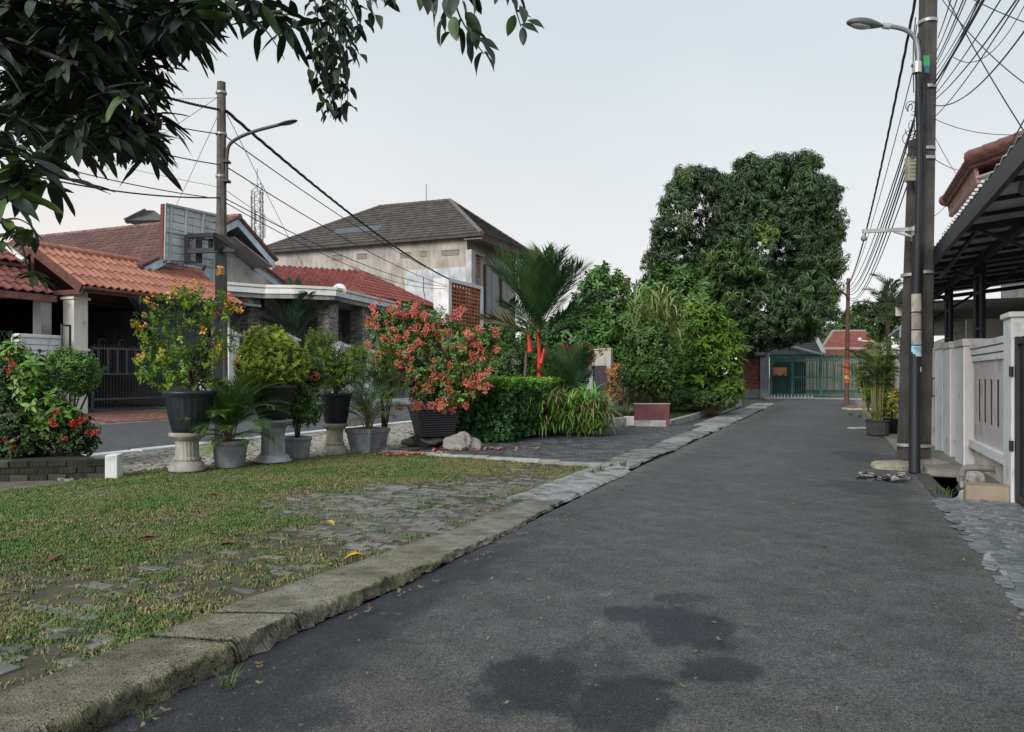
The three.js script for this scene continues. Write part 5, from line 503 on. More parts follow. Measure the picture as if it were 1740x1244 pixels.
{ // low garden walls, bag, stones
  const a = onGround(1079, 727), b = onGround(1138, 727), w = thing('low_wall', 'low dark red painted wall with peeling base across the garden lawn end', 'wall', a.clone(), 0), L = b.x - a.x; part(w, 'wall_body', rbox(0, L, 0.22, 0.68, -0.2, 0, 0.015), mat(0.13, 0.045, 0.05, { tx: tStain, rep: 2 })); part(w, 'bare_base', rbox(0.01, L - 0.1, -0.05, 0.22, -0.19, 0.004, 0.012), mat(0.33, 0.31, 0.28, { tx: tStain, bump: 0.02, rep: 1 })); part(w, 'red_foot', rbox(L - 0.1, L, -0.05, 0.22, -0.2, 0.0, 0.01), mat(0.13, 0.045, 0.05, { tx: tStain, rep: 2 })); part(w, 'coping', rbox(-0.02, L + 0.02, 0.68, 0.715, -0.22, 0.02, 0.01), mat(0.3, 0.26, 0.25, { tx: tGrain }));
  const c = onGround(1168, 702, 0.05), d = onGround(1226, 702, 0.05), w2 = thing('low_wall', 'low bare terracotta coloured wall beyond the white bag on the lawn', 'wall', c.clone(), 0), L2 = d.x - c.x; part(w2, 'wall_body', rbox(0, L2, -0.05, 0.62, -0.2, 0, 0.015), mat(0.36, 0.2, 0.15, { tx: tStain, rep: 2 })); part(w2, 'coping', rbox(-0.02, L2 + 0.02, 0.62, 0.65, -0.22, 0.02, 0.01), mat(0.42, 0.32, 0.27, { tx: tGrain })); const w3 = thing('low_wall', 'low raw grey concrete wall running on towards the brick pier', 'wall', d.clone(), -TH + 0.02); part(w3, 'wall_body', rbox(-0.16, 0, -0.05, 0.45, -9, 0, 0.02), M.concrete); part(w3, 'coping', rbox(-0.19, 0.03, 0.45, 0.5, -9, 0, 0.015), M.kerb);
  const bg = thing('plastic_bag', 'knotted white plastic rubbish bag on the lawn before the terracotta wall', 'bag', onGround(1177, 696, 0.1)), g = new THREE.SphereGeometry(0.24, 20, 14), p = g.attributes.position; for (let i = 0; i < p.count; i++) { const x = p.getX(i), y = p.getY(i), z = p.getZ(i), k = 1 + (fbm(x * 9 + 5, y * 9 + z * 9 + 5, 3, 520) - 0.5) * 0.5; p.setXYZ(i, x * k * 1.15, Math.max(-0.15, y * k) * 0.9 + 0.14, z * k); } g.computeVertexNormals(); part(bg, 'bag_body', g, mat(0.7, 0.7, 0.69, { roughness: 0.4 })); part(bg, 'knot', lathe([[0, 0.3], [0.04, 0.32], [0.025, 0.36], [0.08, 0.42], [0, 0.4]], 9), mat(0.7, 0.7, 0.69));
  const cy = thing('pipe_end', 'short white pipe end lying by the red low wall', 'pipe', onGround(1073, 702, 0.12)); part(cy, 'pipe', rod(V(-0.2, 0.1, 0), V(0.2, 0.12, 0.05), 0.09, 0.09, 12), M.white); part(cy, 'end_cap', rod(V(0.2, 0.12, 0.05), V(0.23, 0.121, 0.054), 0.1, 0.1, 12), M.white);
  const pl = thing('plank_pile', 'brown plank resting on a pale slab at the roadside near the far pole', 'planks', onGround(1455, 697)); part(pl, 'slab', rbox(-0.5, 0.75, 0, 0.1, -0.35, 0.35, 0.02), M.kerb); part(pl, 'plank', rbox(-0.35, 0.8, 0.1, 0.2, -0.25, 0.2, 0.02), mat(0.26, 0.15, 0.06, { tx: tGrain }));
  const st = thing('kerb_fragment', 'pale loose kerb strip on the asphalt by the ribbed tub', 'concrete strip', onGround(1457, 729), 0.15); part(st, 'strip', rbox(-0.25, 0.3, 0, 0.05, -0.12, 0.12, 0.015), M.kerb);
  // broken tiles before the poles
  const rb = thing('rubble', 'little heap of broken grey tiles on the asphalt before the twin poles', 'rubble', onGround(1502, 815)); rs(530); const vs = [0, 1, 2, 3].map(() => { const n = 4 + Math.floor(rnd() * 2), pts = []; for (let i = 0; i < n; i++) { const an = (i + rr(-0.3, 0.3)) / n * 6.283; pts.push(V(Math.cos(an) * rr(0.06, 0.12), 0, Math.sin(an) * rr(0.05, 0.09))); } return fin(prism(pts.reverse(), V(0, -0.018, 0))); }), ms = [mat(0.05, 0.05, 0.052, { tx: tGrain }), mat(0.16, 0.155, 0.14, { tx: tGrain }), mat(0.42, 0.42, 0.41, { tx: tGrain }), mat(0.09, 0.085, 0.08, { tx: tGrain })]; for (let i = 0; i < 90; i++) { const o = new THREE.Mesh(pick(vs), pick(ms)); o.name = 'tile_shard'; o.position.set(gs() * 0.5, 0.02 + rnd() * 0.06, gs() * 0.5); o.rotation.set(rr(-0.35, 0.35), rr(0, 6), rr(-0.35, 0.35)); o.scale.setScalar(rr(0.4, 0.95)); o.castShadow = true; rb.add(o); }
  for (const [u, v, l] of [[560, 872, 'yellow leaf lying on the grass by the bare paving'], [94, 944, 'brown curled leaf on the left grass near the camera'], [250, 904, 'rust coloured leaf on the grass, left of the middle'], [366, 828, 'brown leaf on grass behind the first pedestal row, left'], [388, 914, 'dark red-brown leaf on the grass near the paving'], [602, 932, 'small orange leaf beside the kerb on the verge']]) { const c0 = onGround(u, v, 0.13), t = thing('fallen_leaf', l, 'leaf', V(c0.x, lawnY(...toST(c0)) + 0.03, c0.z), u); part(t, 'leaf_blade', leafGeo(0.17, 0.075, 0.3, 0.15).translate(0, 0, -0.08), u === 560 || u === 602 ? mat(0.5, 0.33, 0.02, { side: 2 }) : mat(0.17, 0.07, 0.03, { side: 2 })); part(t, 'stalk', rod(V(0, 0, -0.08), V(0, 0.01, -0.12), 0.002), M.bark); }
}
// ---------------------------------------------------------------- foliage
function leafGeo(l, w, fold = 0.25, curl = 0.25) { // along +z, folded along its midrib, tip bent down
  const P0 = [0, 0, 0], z1 = l * 0.38, z2 = l * 0.72, f = w * fold, y1 = -curl * l * 0.06, y2 = -curl * l * 0.32, y3 = -curl * l;
  const v = [P0, [-w * 0.5, f + y1, z1], [0, y1, z1], [w * 0.5, f + y1, z1], [-w * 0.36, f * 0.7 + y2, z2], [0, y2, z2], [w * 0.36, f * 0.7 + y2, z2], [0, y3, l]];
  const g = new THREE.BufferGeometry(); g.setAttribute('position', new THREE.Float32BufferAttribute(v.flat(), 3)); g.setIndex([0, 2, 1, 0, 3, 2, 1, 2, 5, 1, 5, 4, 2, 3, 6, 2, 6, 5, 4, 5, 7, 5, 6, 7]); g.computeVertexNormals(); return fin(g);
}
function fineLeaf(l, w, fold, curl, wav = 0) { const n = 7, pos = [], idx = []; for (let i = 0; i <= n; i++) { const t = i / n, ww = w * 0.5 * Math.pow(Math.sin(Math.PI * Math.pow(t, 0.8)), 0.85) + (i === n ? 0 : 0.0015), y = -curl * l * t * t, e = wav * Math.sin(t * 9) * w; pos.push(-ww, y + ww * fold * 2 + e, t * l, 0, y, t * l, ww, y + ww * fold * 2 - e, t * l); if (i) { const b = i * 3; idx.push(b - 3, b - 2, b, b - 2, b + 1, b, b - 2, b - 1, b + 1, b - 1, b + 2, b + 1); } } const g = new THREE.BufferGeometry(); g.setAttribute('position', new THREE.Float32BufferAttribute(pos, 3)); g.setIndex(idx); g.computeVertexNormals(); return fin(g); }
function small(l, w) { const g = new THREE.BufferGeometry(); g.setAttribute('position', new THREE.Float32BufferAttribute([0, 0, 0, -w / 2, w * 0.18, l * 0.45, w / 2, w * 0.18, l * 0.45, 0, -l * 0.12, l, 0, -0.01 * l, l * 0.45], 3)); g.setIndex([0, 4, 1, 0, 2, 4, 1, 4, 3, 4, 2, 3]); g.computeVertexNormals(); return fin(g); }
const merged = (geo, ms) => fin(join(ms.map((m) => geo.clone().applyMatrix4(m))));
// sprigs: leaves round a short shoot
function sprig(k, n, l, w, len, droop, spread = 0.8) { rs(k); const g = leafGeo(l, w, 0.22, 0.3), ms = []; for (let i = 0; i < n; i++) { const a = i * 2.4 + rr(-0.4, 0.4), el = lerp(-droop, 0.9 - droop, i / n) + rr(-0.2, 0.2), d = V(Math.cos(a) * spread, el, Math.sin(a) * spread); ms.push(aim(V(0, len * (i / n - 0.5), 0), d, rr(-0.5, 0.5), rr(0.65, 1.15))); } return merged(g, ms); }
function blossom(k, n, r, pr) { rs(k); const g = small(pr, pr * 0.85), ms = []; for (let i = 0; i < n; i++) { const d = rdir(); ms.push(aim(d.clone().multiplyScalar(r * rr(0.2, 1)), d.clone().add(rdir().multiplyScalar(0.7)), rr(-1, 1), rr(0.7, 1.2))); } return merged(g, ms); }
const SP = { // a few sprigs of every sort of leaf
  broad: [1, 2, 3].map((k) => sprig(k, 7, 0.062, 0.038, 0.07, 0.25)),
  mango: [4, 5, 6].map((k) => sprig(k, 13, 0.30, 0.062, 0.14, 0.95, 0.7)),
  tree: [7, 8, 9].map((k) => sprig(k, 11, 0.17, 0.075, 0.16, 0.35)),
  hedge: [10, 11, 12].map((k) => sprig(k, 9, 0.062, 0.042, 0.06, -0.1)),
  fine: [13, 14, 15].map((k) => sprig(k, 10, 0.040, 0.017, 0.10, 0.0)),
  curl: [16, 17, 18].map((k) => sprig(k, 8, 0.055, 0.026, 0.05, -0.15)),
  umbrella: [19, 20, 21].map((k) => sprig(k, 9, 0.26, 0.085, 0.04, 0.35, 1.0)),
};
const plainLeaf = mat(1, 1, 1, { side: THREE.DoubleSide, roughness: 0.5 });
const softLeaf = leafMat(1, 1, 1);
// leaves through the volume of lobes [x, y, z, rx, ry, rz] in the thing's own axes; denser near the surface
function foliage(parent, name, kinds, lobes, n, lo, hi, o = {}) {
  const { bump = 0.42, shell = 0.55, m = plainLeaf, sc = 1, up = 0.35, dark = 0.45, topLight = 0.5, clump = 0.9, gap = 0.42 } = o;
  const vol = lobes.map((l) => l[3] * l[4] + l[4] * l[5] + l[3] * l[5]), tot = vol.reduce((a, b) => a + b), sets = kinds.map(() => []), cols = kinds.map(() => []);
  const freq = 1.6 / Math.cbrt(lobes[0][3] * lobes[0][4] * lobes[0][5]) * clump, sd = Math.floor(rnd() * 900);
  lobes.forEach((L, li) => {
    const c = Math.round(n * vol[li] / tot);
    for (let i = 0; i < c; i++) {
      const d = rdir(), rad = lerp(shell, 1.06, Math.sqrt(rnd())) * (1 + (vnoise(d.x * 2.3 + li * 7 + 40, d.y * 2.3 + d.z * 2.3 + 40, sd) - 0.5) * bump);
      const p = V(L[0] + d.x * L[3] * rad, L[1] + d.y * L[4] * rad, L[2] + d.z * L[5] * rad);
      const cl = fbm(p.x * freq * 1.7 + p.z * 0.7 * freq + 50, p.y * freq * 1.7 + p.z * freq + 50, 3, sd + 5);
      if (cl < gap && rnd() < 0.82) continue;
      const k = Math.floor(rnd() * kinds.length), dir = d.clone().add(rdir().multiplyScalar(0.8)).add(V(0, up, 0)).normalize();
      const q = new THREE.Quaternion().setFromUnitVectors(V(0, 1, 0), dir.lerp(V(0, 1, 0), 0.35).normalize()).multiply(new THREE.Quaternion().setFromAxisAngle(V(0, 1, 0), rr(0, 6.283))), s = sc * rr(0.7, 1.25);
      sets[k].push(new THREE.Matrix4().compose(p, q, V(s, s, s)));
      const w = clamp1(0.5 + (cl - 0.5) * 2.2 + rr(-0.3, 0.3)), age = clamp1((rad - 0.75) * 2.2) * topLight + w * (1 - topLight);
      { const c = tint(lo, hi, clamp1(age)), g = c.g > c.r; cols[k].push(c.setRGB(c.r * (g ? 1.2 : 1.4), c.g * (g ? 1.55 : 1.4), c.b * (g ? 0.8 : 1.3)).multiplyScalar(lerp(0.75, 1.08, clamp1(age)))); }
    }
  });
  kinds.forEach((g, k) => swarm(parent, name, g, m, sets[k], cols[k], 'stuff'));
}
// pixels at a distance to lobes in a thing's own axes
const lobesAt = (o, z, list) => list.map(([u, v, ru, rv, dz = 0, rz = 0]) => { const p = at(u, v, z + dz).sub(o); return [p.x, p.y, p.z, ru / F * z, rv / F * z, (rz || ru) / F * z]; });
function blossoms(parent, name, geos, mats, list, sc = 1) { list.forEach((p) => { const o = new THREE.Mesh(pick(geos), pick(mats)); o.name = name; o.position.copy(p); o.rotation.set(rr(0, 3), rr(0, 6), rr(0, 3)); o.scale.setScalar(sc * rr(0.7, 1.25)); o.castShadow = true; parent.add(o); }); }
function branching(parent, name, base, n, h, r, spread, m, k) { rs(k); const g = []; for (let i = 0; i < n; i++) { const a = i / n * 6.283 + rr(-0.5, 0.5), e = h * rr(0.75, 1.1), p0 = base.clone().add(V(rr(-0.03, 0.03), 0, rr(-0.03, 0.03))), p1 = p0.clone().add(V(Math.cos(a) * spread * 0.18, e * 0.35, Math.sin(a) * spread * 0.18)), p2 = p0.clone().add(V(Math.cos(a + 0.5) * spread * 0.5, e * 0.7, Math.sin(a + 0.5) * spread * 0.5)), p3 = p0.clone().add(V(Math.cos(a + 0.3) * spread, e, Math.sin(a + 0.3) * spread)); g.push(limb([p0, p1, p2, p3], r * rr(0.7, 1.2), r * 0.25, 8, 5)); if (rnd() < 0.7) g.push(limb([p2, p2.clone().add(V(rr(-0.2, 0.2) * spread, h * 0.15, rr(-0.3, 0.3) * spread)), p2.clone().add(V(rr(-0.6, 0.6) * spread, h * 0.3, rr(-0.6, 0.6) * spread))], r * 0.4, r * 0.12, 5, 4)); } return part(parent, name, g, m); }
// a feather palm frond along +z, rising and bending over
function frond(k, L, pairs, ll, lw, droop, rise = 0.9, vee = 0.5, hang = 0.35) {
  rs(k); const pts = []; for (let i = 0; i <= 8; i++) { const t = i / 8; pts.push(V(0, L * (rise * t - droop * t * t), L * (0.25 * t + 0.75 * t) * (1 - 0.18 * droop * t))); }
  const c = new THREE.CatmullRomCurve3(pts), g = [limb(pts, 0.012 * L / 2 + 0.006, 0.003, 8, 4)], lg = small(1, 1), ms = [];
  for (let i = 0; i < pairs; i++) { const t = 0.16 + 0.84 * i / pairs, p = c.getPoint(t), tg = c.getTangent(t), up = V(0, 1, 0).addScaledVector(tg, -tg.y).normalize(); const len = ll * (0.45 + 0.75 * Math.sin(Math.PI * (0.12 + 0.8 * t))) * rr(0.88, 1.1);
    for (const s of [-1, 1]) { const d = tg.clone().multiplyScalar(0.75 + 0.4 * t).add(V(s * 0.85, 0, 0)).addScaledVector(up, vee - hang * rnd() + rr(-0.12, 0.12)); const m = aim(p, d, 0, 1); m.multiply(new THREE.Matrix4().makeScale(lw, lw, len)); ms.push(m); } }
  g.push(merged(lg, ms)); return fin(join(g));
}
function palm(t, y, fronds, n, m, up = [0.1, 1.1], sc = 1, k = 1) { rs(k); const o = []; for (let i = 0; i < n; i++) { const q = new THREE.Mesh(pick(fronds), Array.isArray(m) ? pick(m) : m); q.name = 'frond'; q.position.set(rr(-0.03, 0.03), y + rr(-0.05, 0.05), rr(-0.03, 0.03)); q.rotation.set(-lerp(up[0], up[1], (i / n + rr(-0.08, 0.08))), i * 2.4 + rr(-0.3, 0.3), 0, 'YXZ'); q.scale.setScalar(sc * rr(0.85, 1.1)); q.castShadow = true; t.add(q); o.push(q); } return o; }
// strap leaves: grass-like clump
function straps(k, n, L, w, lo, hi, bend) { rs(k); const pos = [], idx = []; for (let i = 0; i < n; i++) { const a = rr(0, 6.283), l = L * rr(0.55, 1.1), b = bend * rr(0.4, 1.3), el = rr(lo, hi), d = V(Math.cos(a), 0, Math.sin(a)), c = V(-d.z, 0, d.x), o = d.clone().multiplyScalar(rr(0, 0.08) * L), st = pos.length / 3, S = 7; let p = o.clone(), ang = el; for (let j = 0; j <= S; j++) { const ww = w * (j === S ? 0.08 : Math.min(1, 0.5 + j * 0.3) * (1 - (j / S) ** 2 * 0.7)); const q1 = p.clone().addScaledVector(c, ww / 2), q2 = p.clone().addScaledVector(c, -ww / 2); pos.push(q1.x, q1.y + ww * 0.12, q1.z, q2.x, q2.y + ww * 0.12, q2.z); p.addScaledVector(d, Math.cos(ang) * l / S).add(V(0, Math.sin(ang) * l / S, 0)); ang -= b / S * (0.5 + j / S * 1.2); if (j) { const e = st + j * 2; idx.push(e - 2, e - 1, e, e - 1, e + 1, e); } } } const g = new THREE.BufferGeometry(); g.setAttribute('position', new THREE.Float32BufferAttribute(pos, 3)); g.setIndex(idx); g.computeVertexNormals(); return fin(g); }

// ---------------------------------------------------------------- pots and pedestals
function pot(name, label, pos, pts, m, soilR, soilY, opts = {}) { const t = thing(name, label, 'plant pot', pos, opts.turn ?? -TH); part(t, 'pot_body', lathe(pts, opts.n ?? 36), m, null); if (opts.rim) part(t, 'rim', lathe(opts.rim, opts.n ?? 36), opts.rimM ?? m); part(t, 'soil', new THREE.CircleGeometry(soilR, 20).rotateX(-Math.PI / 2).translate(0, soilY, 0), M.soil); return t; }
function fluted(pts, n, depth, seg = 72) { const g = lathe(pts, seg), p = g.attributes.position; for (let i = 0; i < p.count; i++) { const x = p.getX(i), z = p.getZ(i), r = Math.hypot(x, z), a = Math.atan2(z, x), k = 1 - depth * Math.pow(Math.abs(Math.sin(a * n / 2)), 0.6); if (r > 1e-4) { p.setX(i, x * k); p.setZ(i, z * k); } } g.computeVertexNormals(); return g; }
const ribbedPot = (R0, h) => fluted([[0, 0], [R0 * 0.62, 0], [R0 * 0.66, h * 0.02], [R0 * 0.7, h * 0.12], [R0 * 0.8, h * 0.4], [R0 * 0.86, h * 0.72], [R0 * 0.9, h * 0.86]], 22, 0.03, 88);
function urn(label, pos, R0, h) { const t = thing('plant_pot', label, 'plant pot', pos, 0); part(t, 'pot_body', ribbedPot(R0, h), M.blackPot); part(t, 'rim', lathe([[R0 * 0.86, h * 0.84], [R0 * 0.93, h * 0.88], [R0 * 0.99, h * 0.93], [R0, h * 0.97], [R0 * 0.97, h], [R0 * 0.88, h * 0.99], [R0 * 0.86, h * 0.9]], 40), mat(0.02, 0.026, 0.032, { roughness: 0.45 })); part(t, 'soil', new THREE.CircleGeometry(R0 * 0.87, 20).rotateX(-Math.PI / 2).translate(0, h * 0.92, 0), M.soil); return t; }
function pedestal(label, pos, h, r, m) { const t = thing('pedestal', label, 'pedestal', pos, 0); part(t, 'foot', lathe([[0, 0], [r * 1.28, 0], [r * 1.3, h * 0.03], [r * 1.3, h * 0.08], [r * 1.22, h * 0.1], [r * 1.25, h * 0.14], [r * 1.1, h * 0.22], [r * 0.92, h * 0.26]]), m); part(t, 'shaft', fluted([[r * 0.92, h * 0.26], [r * 0.98, h * 0.3], [r * 0.98, h * 0.34], [r * 0.86, h * 0.36], [r * 0.84, h * 0.4], [r * 0.8, h * 0.62], [r * 0.82, h * 0.78], [r * 0.92, h * 0.8]], 20, 0.05, 80), m); part(t, 'capital', lathe([[r * 0.92, h * 0.8], [r * 1.0, h * 0.83], [r * 1.22, h * 0.88], [r * 1.28, h * 0.92], [r * 1.28, h * 0.97], [r * 1.2, h], [0, h]]), m); return t; }
const roundGrey = (R0, h) => [[[0, 0], [R0 * 0.76, 0], [R0 * 0.78, h * 0.02], [R0 * 0.93, h * 0.84]], [[R0 * 0.93, h * 0.83], [R0 * 0.98, h * 0.84], [R0, h * 0.9], [R0, h * 0.98], [R0 * 0.97, h], [R0 * 0.9, h], [R0 * 0.88, h * 0.9]]];
const YG = 0.03;
const yel = [mat(0.62, 0.33, 0.05, { side: 2 }), mat(0.66, 0.42, 0.12, { side: 2 }), mat(0.55, 0.25, 0.06, { side: 2 })], red = [mat(0.58, 0.12, 0.085, { side: 2 }), mat(0.62, 0.17, 0.115, { side: 2 }), mat(0.58, 0.15, 0.13, { side: 2 }), mat(0.60, 0.21, 0.12, { side: 2 })], pinkB = [mat(0.62, 0.19, 0.25, { side: 2 }), mat(0.58, 0.15, 0.17, { side: 2 })], scarlet = [mat(0.55, 0.03, 0.02, { side: 2 })];
const BL = [1, 2, 3].map((k) => blossom(k, 26, 0.055, 0.042)), BLbig = [4, 5, 6].map((k) => blossom(k, 44, 0.085, 0.05));
{ // 1: urn on pedestal, yellow bougainvillea
  const z = 12.1, b = onGround(318, 800, YG), pz = -b.z;
  pedestal('short weathered grey stone pedestal under the pot with the yellow-flowered shrub', b, 66 / F * pz, 23 / F * pz, M.stonePed);
  const top = b.clone().add(V(0.04, 66 / F * pz, 0)), R0 = 43 / F * pz, h = 70 / F * pz; urn('large black ribbed plastic pot holding the tall yellow-flowered shrub', top, R0, h);
  const p0 = top.clone().add(V(0.06, h * 0.92, 0)), t = thing('bougainvillea_shrub', 'tall loose shrub with yellow-orange flowers and twisted stems in the leftmost black pot', 'shrub', p0);
  rs(101); const tw = [limb([V(0, 0, 0), V(0.06, 0.12, 0.02), V(0.02, 0.25, 0), V(0.14, 0.45, 0.03), V(0.2, 0.75, 0), V(0.16, 1.05, 0.05)], 0.045, 0.012, 14, 7), limb([V(-0.01, 0.05, 0), V(-0.05, 0.3, 0.06), V(-0.12, 0.6, 0), V(-0.3, 0.9, 0.1)], 0.026, 0.008), limb([V(0.02, 0.2, 0), V(-0.05, 0.5, -0.1), V(0.0, 0.9, -0.2), V(-0.1, 1.3, -0.2)], 0.022, 0.006), limb([V(0.14, 0.45, 0), V(0.3, 0.8, 0.1), V(0.42, 1.1, 0.1), V(0.5, 1.5, 0.1)], 0.02, 0.005), limb([V(0, 0.3, 0), V(-0.3, 0.45, 0.1), V(-0.55, 0.5, 0.15), V(-0.8, 0.45, 0.15)], 0.014, 0.004), limb([V(0.16, 1.05, 0), V(0.1, 1.4, 0), V(0.2, 1.7, 0)], 0.012, 0.004)]; part(t, 'stem', tw, M.bark);
  branching(t, 'branch', V(0, 0.1, 0), 13, 1.35, 0.012, 0.55, M.bark, 102);
  foliage(t, 'foliage', SP.broad, lobesAt(p0, pz, [[270, 545, 40, 42], [340, 535, 42, 40], [300, 600, 55, 40], [375, 520, 30, 28], [280, 640, 48, 22], [355, 600, 34, 40], [255, 590, 26, 30], [388, 570, 24, 30], [310, 500, 40, 20], [265, 618, 34, 24], [330, 640, 34, 24]]), 880, [0.05, 0.085, 0.016], [0.20, 0.26, 0.045], { shell: 0.1, m: softLeaf, gap: 0.46, sc: 0.98, clump: 1.5 });
  const fl = [[241, 558], [247, 552], [236, 610], [240, 604], [252, 510], [262, 500], [300, 486], [303, 480], [274, 597], [247, 578], [372, 462], [376, 458], [398, 525], [405, 527], [376, 605], [404, 608], [262, 520], [246, 535], [228, 550], [320, 505], [390, 515], [345, 560], [233, 614], [270, 606], [290, 500], [372, 590], [330, 478]].map(([u, v]) => at(u, v, pz + rr(-0.25, 0.1)).sub(p0)); rs(103); blossoms(t, 'flower_cluster', BL, yel, fl, 0.95);
  blossoms(t, 'pink_flower_cluster', BL, pinkB, [[370, 526], [373, 530], [392, 503], [366, 531]].map(([u, v]) => at(u, v, pz).sub(p0)), 0.85);
}
const arecaF = [1, 2, 3, 4].map((k) => frond(200 + k, 1.0, 34, 0.26, 0.014, 0.62, 0.95, 0.3, 0.5)), arecaM = [mat(0.08, 0.17, 0.03, { side: 2, roughness: 0.5 }), mat(0.13, 0.21, 0.04, { side: 2, roughness: 0.5 }), mat(0.05, 0.12, 0.028, { side: 2, roughness: 0.5 })], yellowF = [mat(0.22, 0.20, 0.06, { side: 2 }), mat(0.10, 0.12, 0.03, { side: 2 })];
function stems(t, n, h, r, sp, k, m = M.palmStem) { rs(k); const g = []; for (let i = 0; i < n; i++) { const a = rr(0, 6.28), q = rr(0.02, sp); g.push(limb([V(Math.cos(a) * q * 0.6, 0, Math.sin(a) * q * 0.6), V(Math.cos(a) * q, h * 0.5, Math.sin(a) * q), V(Math.cos(a) * q * 1.7, h * rr(0.7, 1.05), Math.sin(a) * q * 1.7)], r, r * 0.6, 5, 5)); } part(t, 'stem', g, m); }
{ // 2: round grey pot with areca palm
  const b = onGround(391, 793, YG), z = -b.z, R0 = 30.5 / F * z, h = 45 / F * z, [body, rim] = roundGrey(R0, h); const t = pot('plant_pot', 'round grey plastic pot with the bushy palm, between the first two pedestals', b, body, M.greyPot, R0 * 0.88, h * 0.93, { rim });
  const p0 = b.clone().add(V(0, h * 0.9, 0)), q = thing('areca_palm', 'bushy dark green feather palm with many stems in the first round grey pot', 'palm', p0); stems(q, 13, 0.35, 0.014, 0.13, 201); palm(q, 0.2, arecaF, 46, arecaM, [-0.25, 0.72], 1.12, 202); palm(q, 0.1, arecaF, 9, arecaM, [-0.6, -0.1], 0.8, 203);
}
{ // 3: tall fluted pedestal, wide bowl, round yellow-green bush
  const b = onGround(464, 785, YG), z = -b.z, h = 72 / F * z, r = 22 / F * z, t = thing('pedestal', 'tallest grey fluted column pedestal, under the yellow-green bush', 'pedestal', b);
  part(t, 'foot', lathe([[0, 0], [r * 1.45, 0], [r * 1.45, h * 0.05], [r * 1.25, h * 0.09], [r * 1.22, h * 0.14], [r * 1.02, h * 0.18]]), M.pedBlue); part(t, 'shaft', fluted([[r * 1.02, h * 0.18], [r * 0.92, h * 0.22], [r * 0.88, h * 0.5], [r * 0.9, h * 0.72], [r * 0.98, h * 0.82]], 16, 0.09, 96), M.pedBlue); part(t, 'capital', lathe([[r * 0.98, h * 0.82], [r * 1.15, h * 0.86], [r * 1.42, h * 0.93], [r * 1.48, h * 0.96], [r * 1.48, h], [0, h]], 36), M.pedBlue);
  const top = b.clone().add(V(0, h, 0)), R0 = 41 / F * z, hb = 58 / F * z; const w = thing('plant_pot', 'wide black bowl pot on the tall fluted column', 'plant pot', top); part(w, 'pot_body', lathe([[0, 0], [R0 * 0.55, 0], [R0 * 0.62, hb * 0.1], [R0 * 0.8, hb * 0.45], [R0 * 0.92, hb * 0.85], [R0, hb * 0.9], [R0 * 1.02, hb], [R0 * 0.93, hb], [R0 * 0.9, hb * 0.85]], 36), M.blackPot); part(w, 'soil', new THREE.CircleGeometry(R0 * 0.92, 20).rotateX(-Math.PI / 2).translate(0, hb * 0.9, 0), M.soil);
  const p0 = top.clone().add(V(0, hb * 0.9, 0)), q = thing('topiary_bush', 'rounded yellow-green bush with curly pale leaves above the tall column', 'bush', p0); branching(q, 'stem', V(0, 0, 0), 7, 0.6, 0.02, 0.25, M.bark, 210);
  rs(211); foliage(q, 'foliage', SP.curl, lobesAt(p0, z, [[460, 598, 46, 34], [430, 622, 32, 30], [490, 622, 34, 32], [460, 632, 56, 24], [452, 578, 34, 20], [500, 610, 22, 26], [470, 560, 6, 5]]), 2600, [0.10, 0.101, 0.018], [0.375, 0.376, 0.11], { shell: 0.5, m: softLeaf, topLight: 0.6, gap: 0.33, sc: 1.05, up: 0.6 });
}
{ // 4: small grey pot with a leafy young tree
  const b = onGround(505, 779, YG), z = -b.z, R0 = 24.5 / F * z, h = 37 / F * z, [body, rim] = roundGrey(R0, h); pot('plant_pot', 'smallest round grey pot, with thin dark stems, right of the tall column', b, body, M.greyPot, R0 * 0.88, h * 0.93, { rim });
  const p0 = b.clone().add(V(0, h * 0.9, 0)), q = thing('potted_shrub', 'leafy deep green shrub with an orange bloom in the smallest grey pot', 'shrub', p0); stems(q, 6, 0.5, 0.016, 0.08, 221, M.bark); rs(222);
  foliage(q, 'foliage', SP.tree, lobesAt(p0, z, [[515, 660, 30, 34], [520, 695, 28, 26], [498, 700, 18, 22], [532, 640, 16, 30]]), 520, [0.022, 0.05, 0.014], [0.075, 0.12, 0.035], { shell: 0.1, sc: 0.5, up: -0.4, gap: 0.3 });
  blossoms(q, 'flower_cluster', BL, red, [[536, 634], [540, 640], [533, 640]].map(([u, v]) => at(u, v, z - 0.2).sub(p0)), 0.9);
}
{ // 5: urn on short pedestal with thin shrub
  const b = onGround(569, 769, YG), z = -b.z; pedestal('short cream stone pedestal, rightmost of the row, under the narrow dark pot', b, 50 / F * z, 17 / F * z, mat(0.40, 0.36, 0.28, { tx: tGrain, bump: 0.01 }));
  const top = b.clone().add(V(0.02, 50 / F * z, 0)), R0 = 28 / F * z, h = 51 / F * z; urn('narrow dark blue-black ribbed pot on the cream pedestal', top, R0, h);
  const p0 = top.clone().add(V(0, h * 0.92, 0)), q = thing('potted_shrub', 'sparse twiggy shrub with fine pale leaves in the narrow dark pot', 'shrub', p0); branching(q, 'stem', V(0, 0, 0), 10, 1.15, 0.016, 0.42, M.bark, 230); rs(231);
  foliage(q, 'foliage', SP.fine, lobesAt(p0, z, [[565, 610, 34, 30], [540, 600, 26, 26], [600, 620, 28, 30], [570, 645, 30, 26], [545, 575, 22, 18], [610, 596, 20, 14]]), 1500, [0.06, 0.09, 0.02], [0.19, 0.22, 0.06], { shell: 0.05, m: softLeaf, gap: 0.34, sc: 1.15 });
}
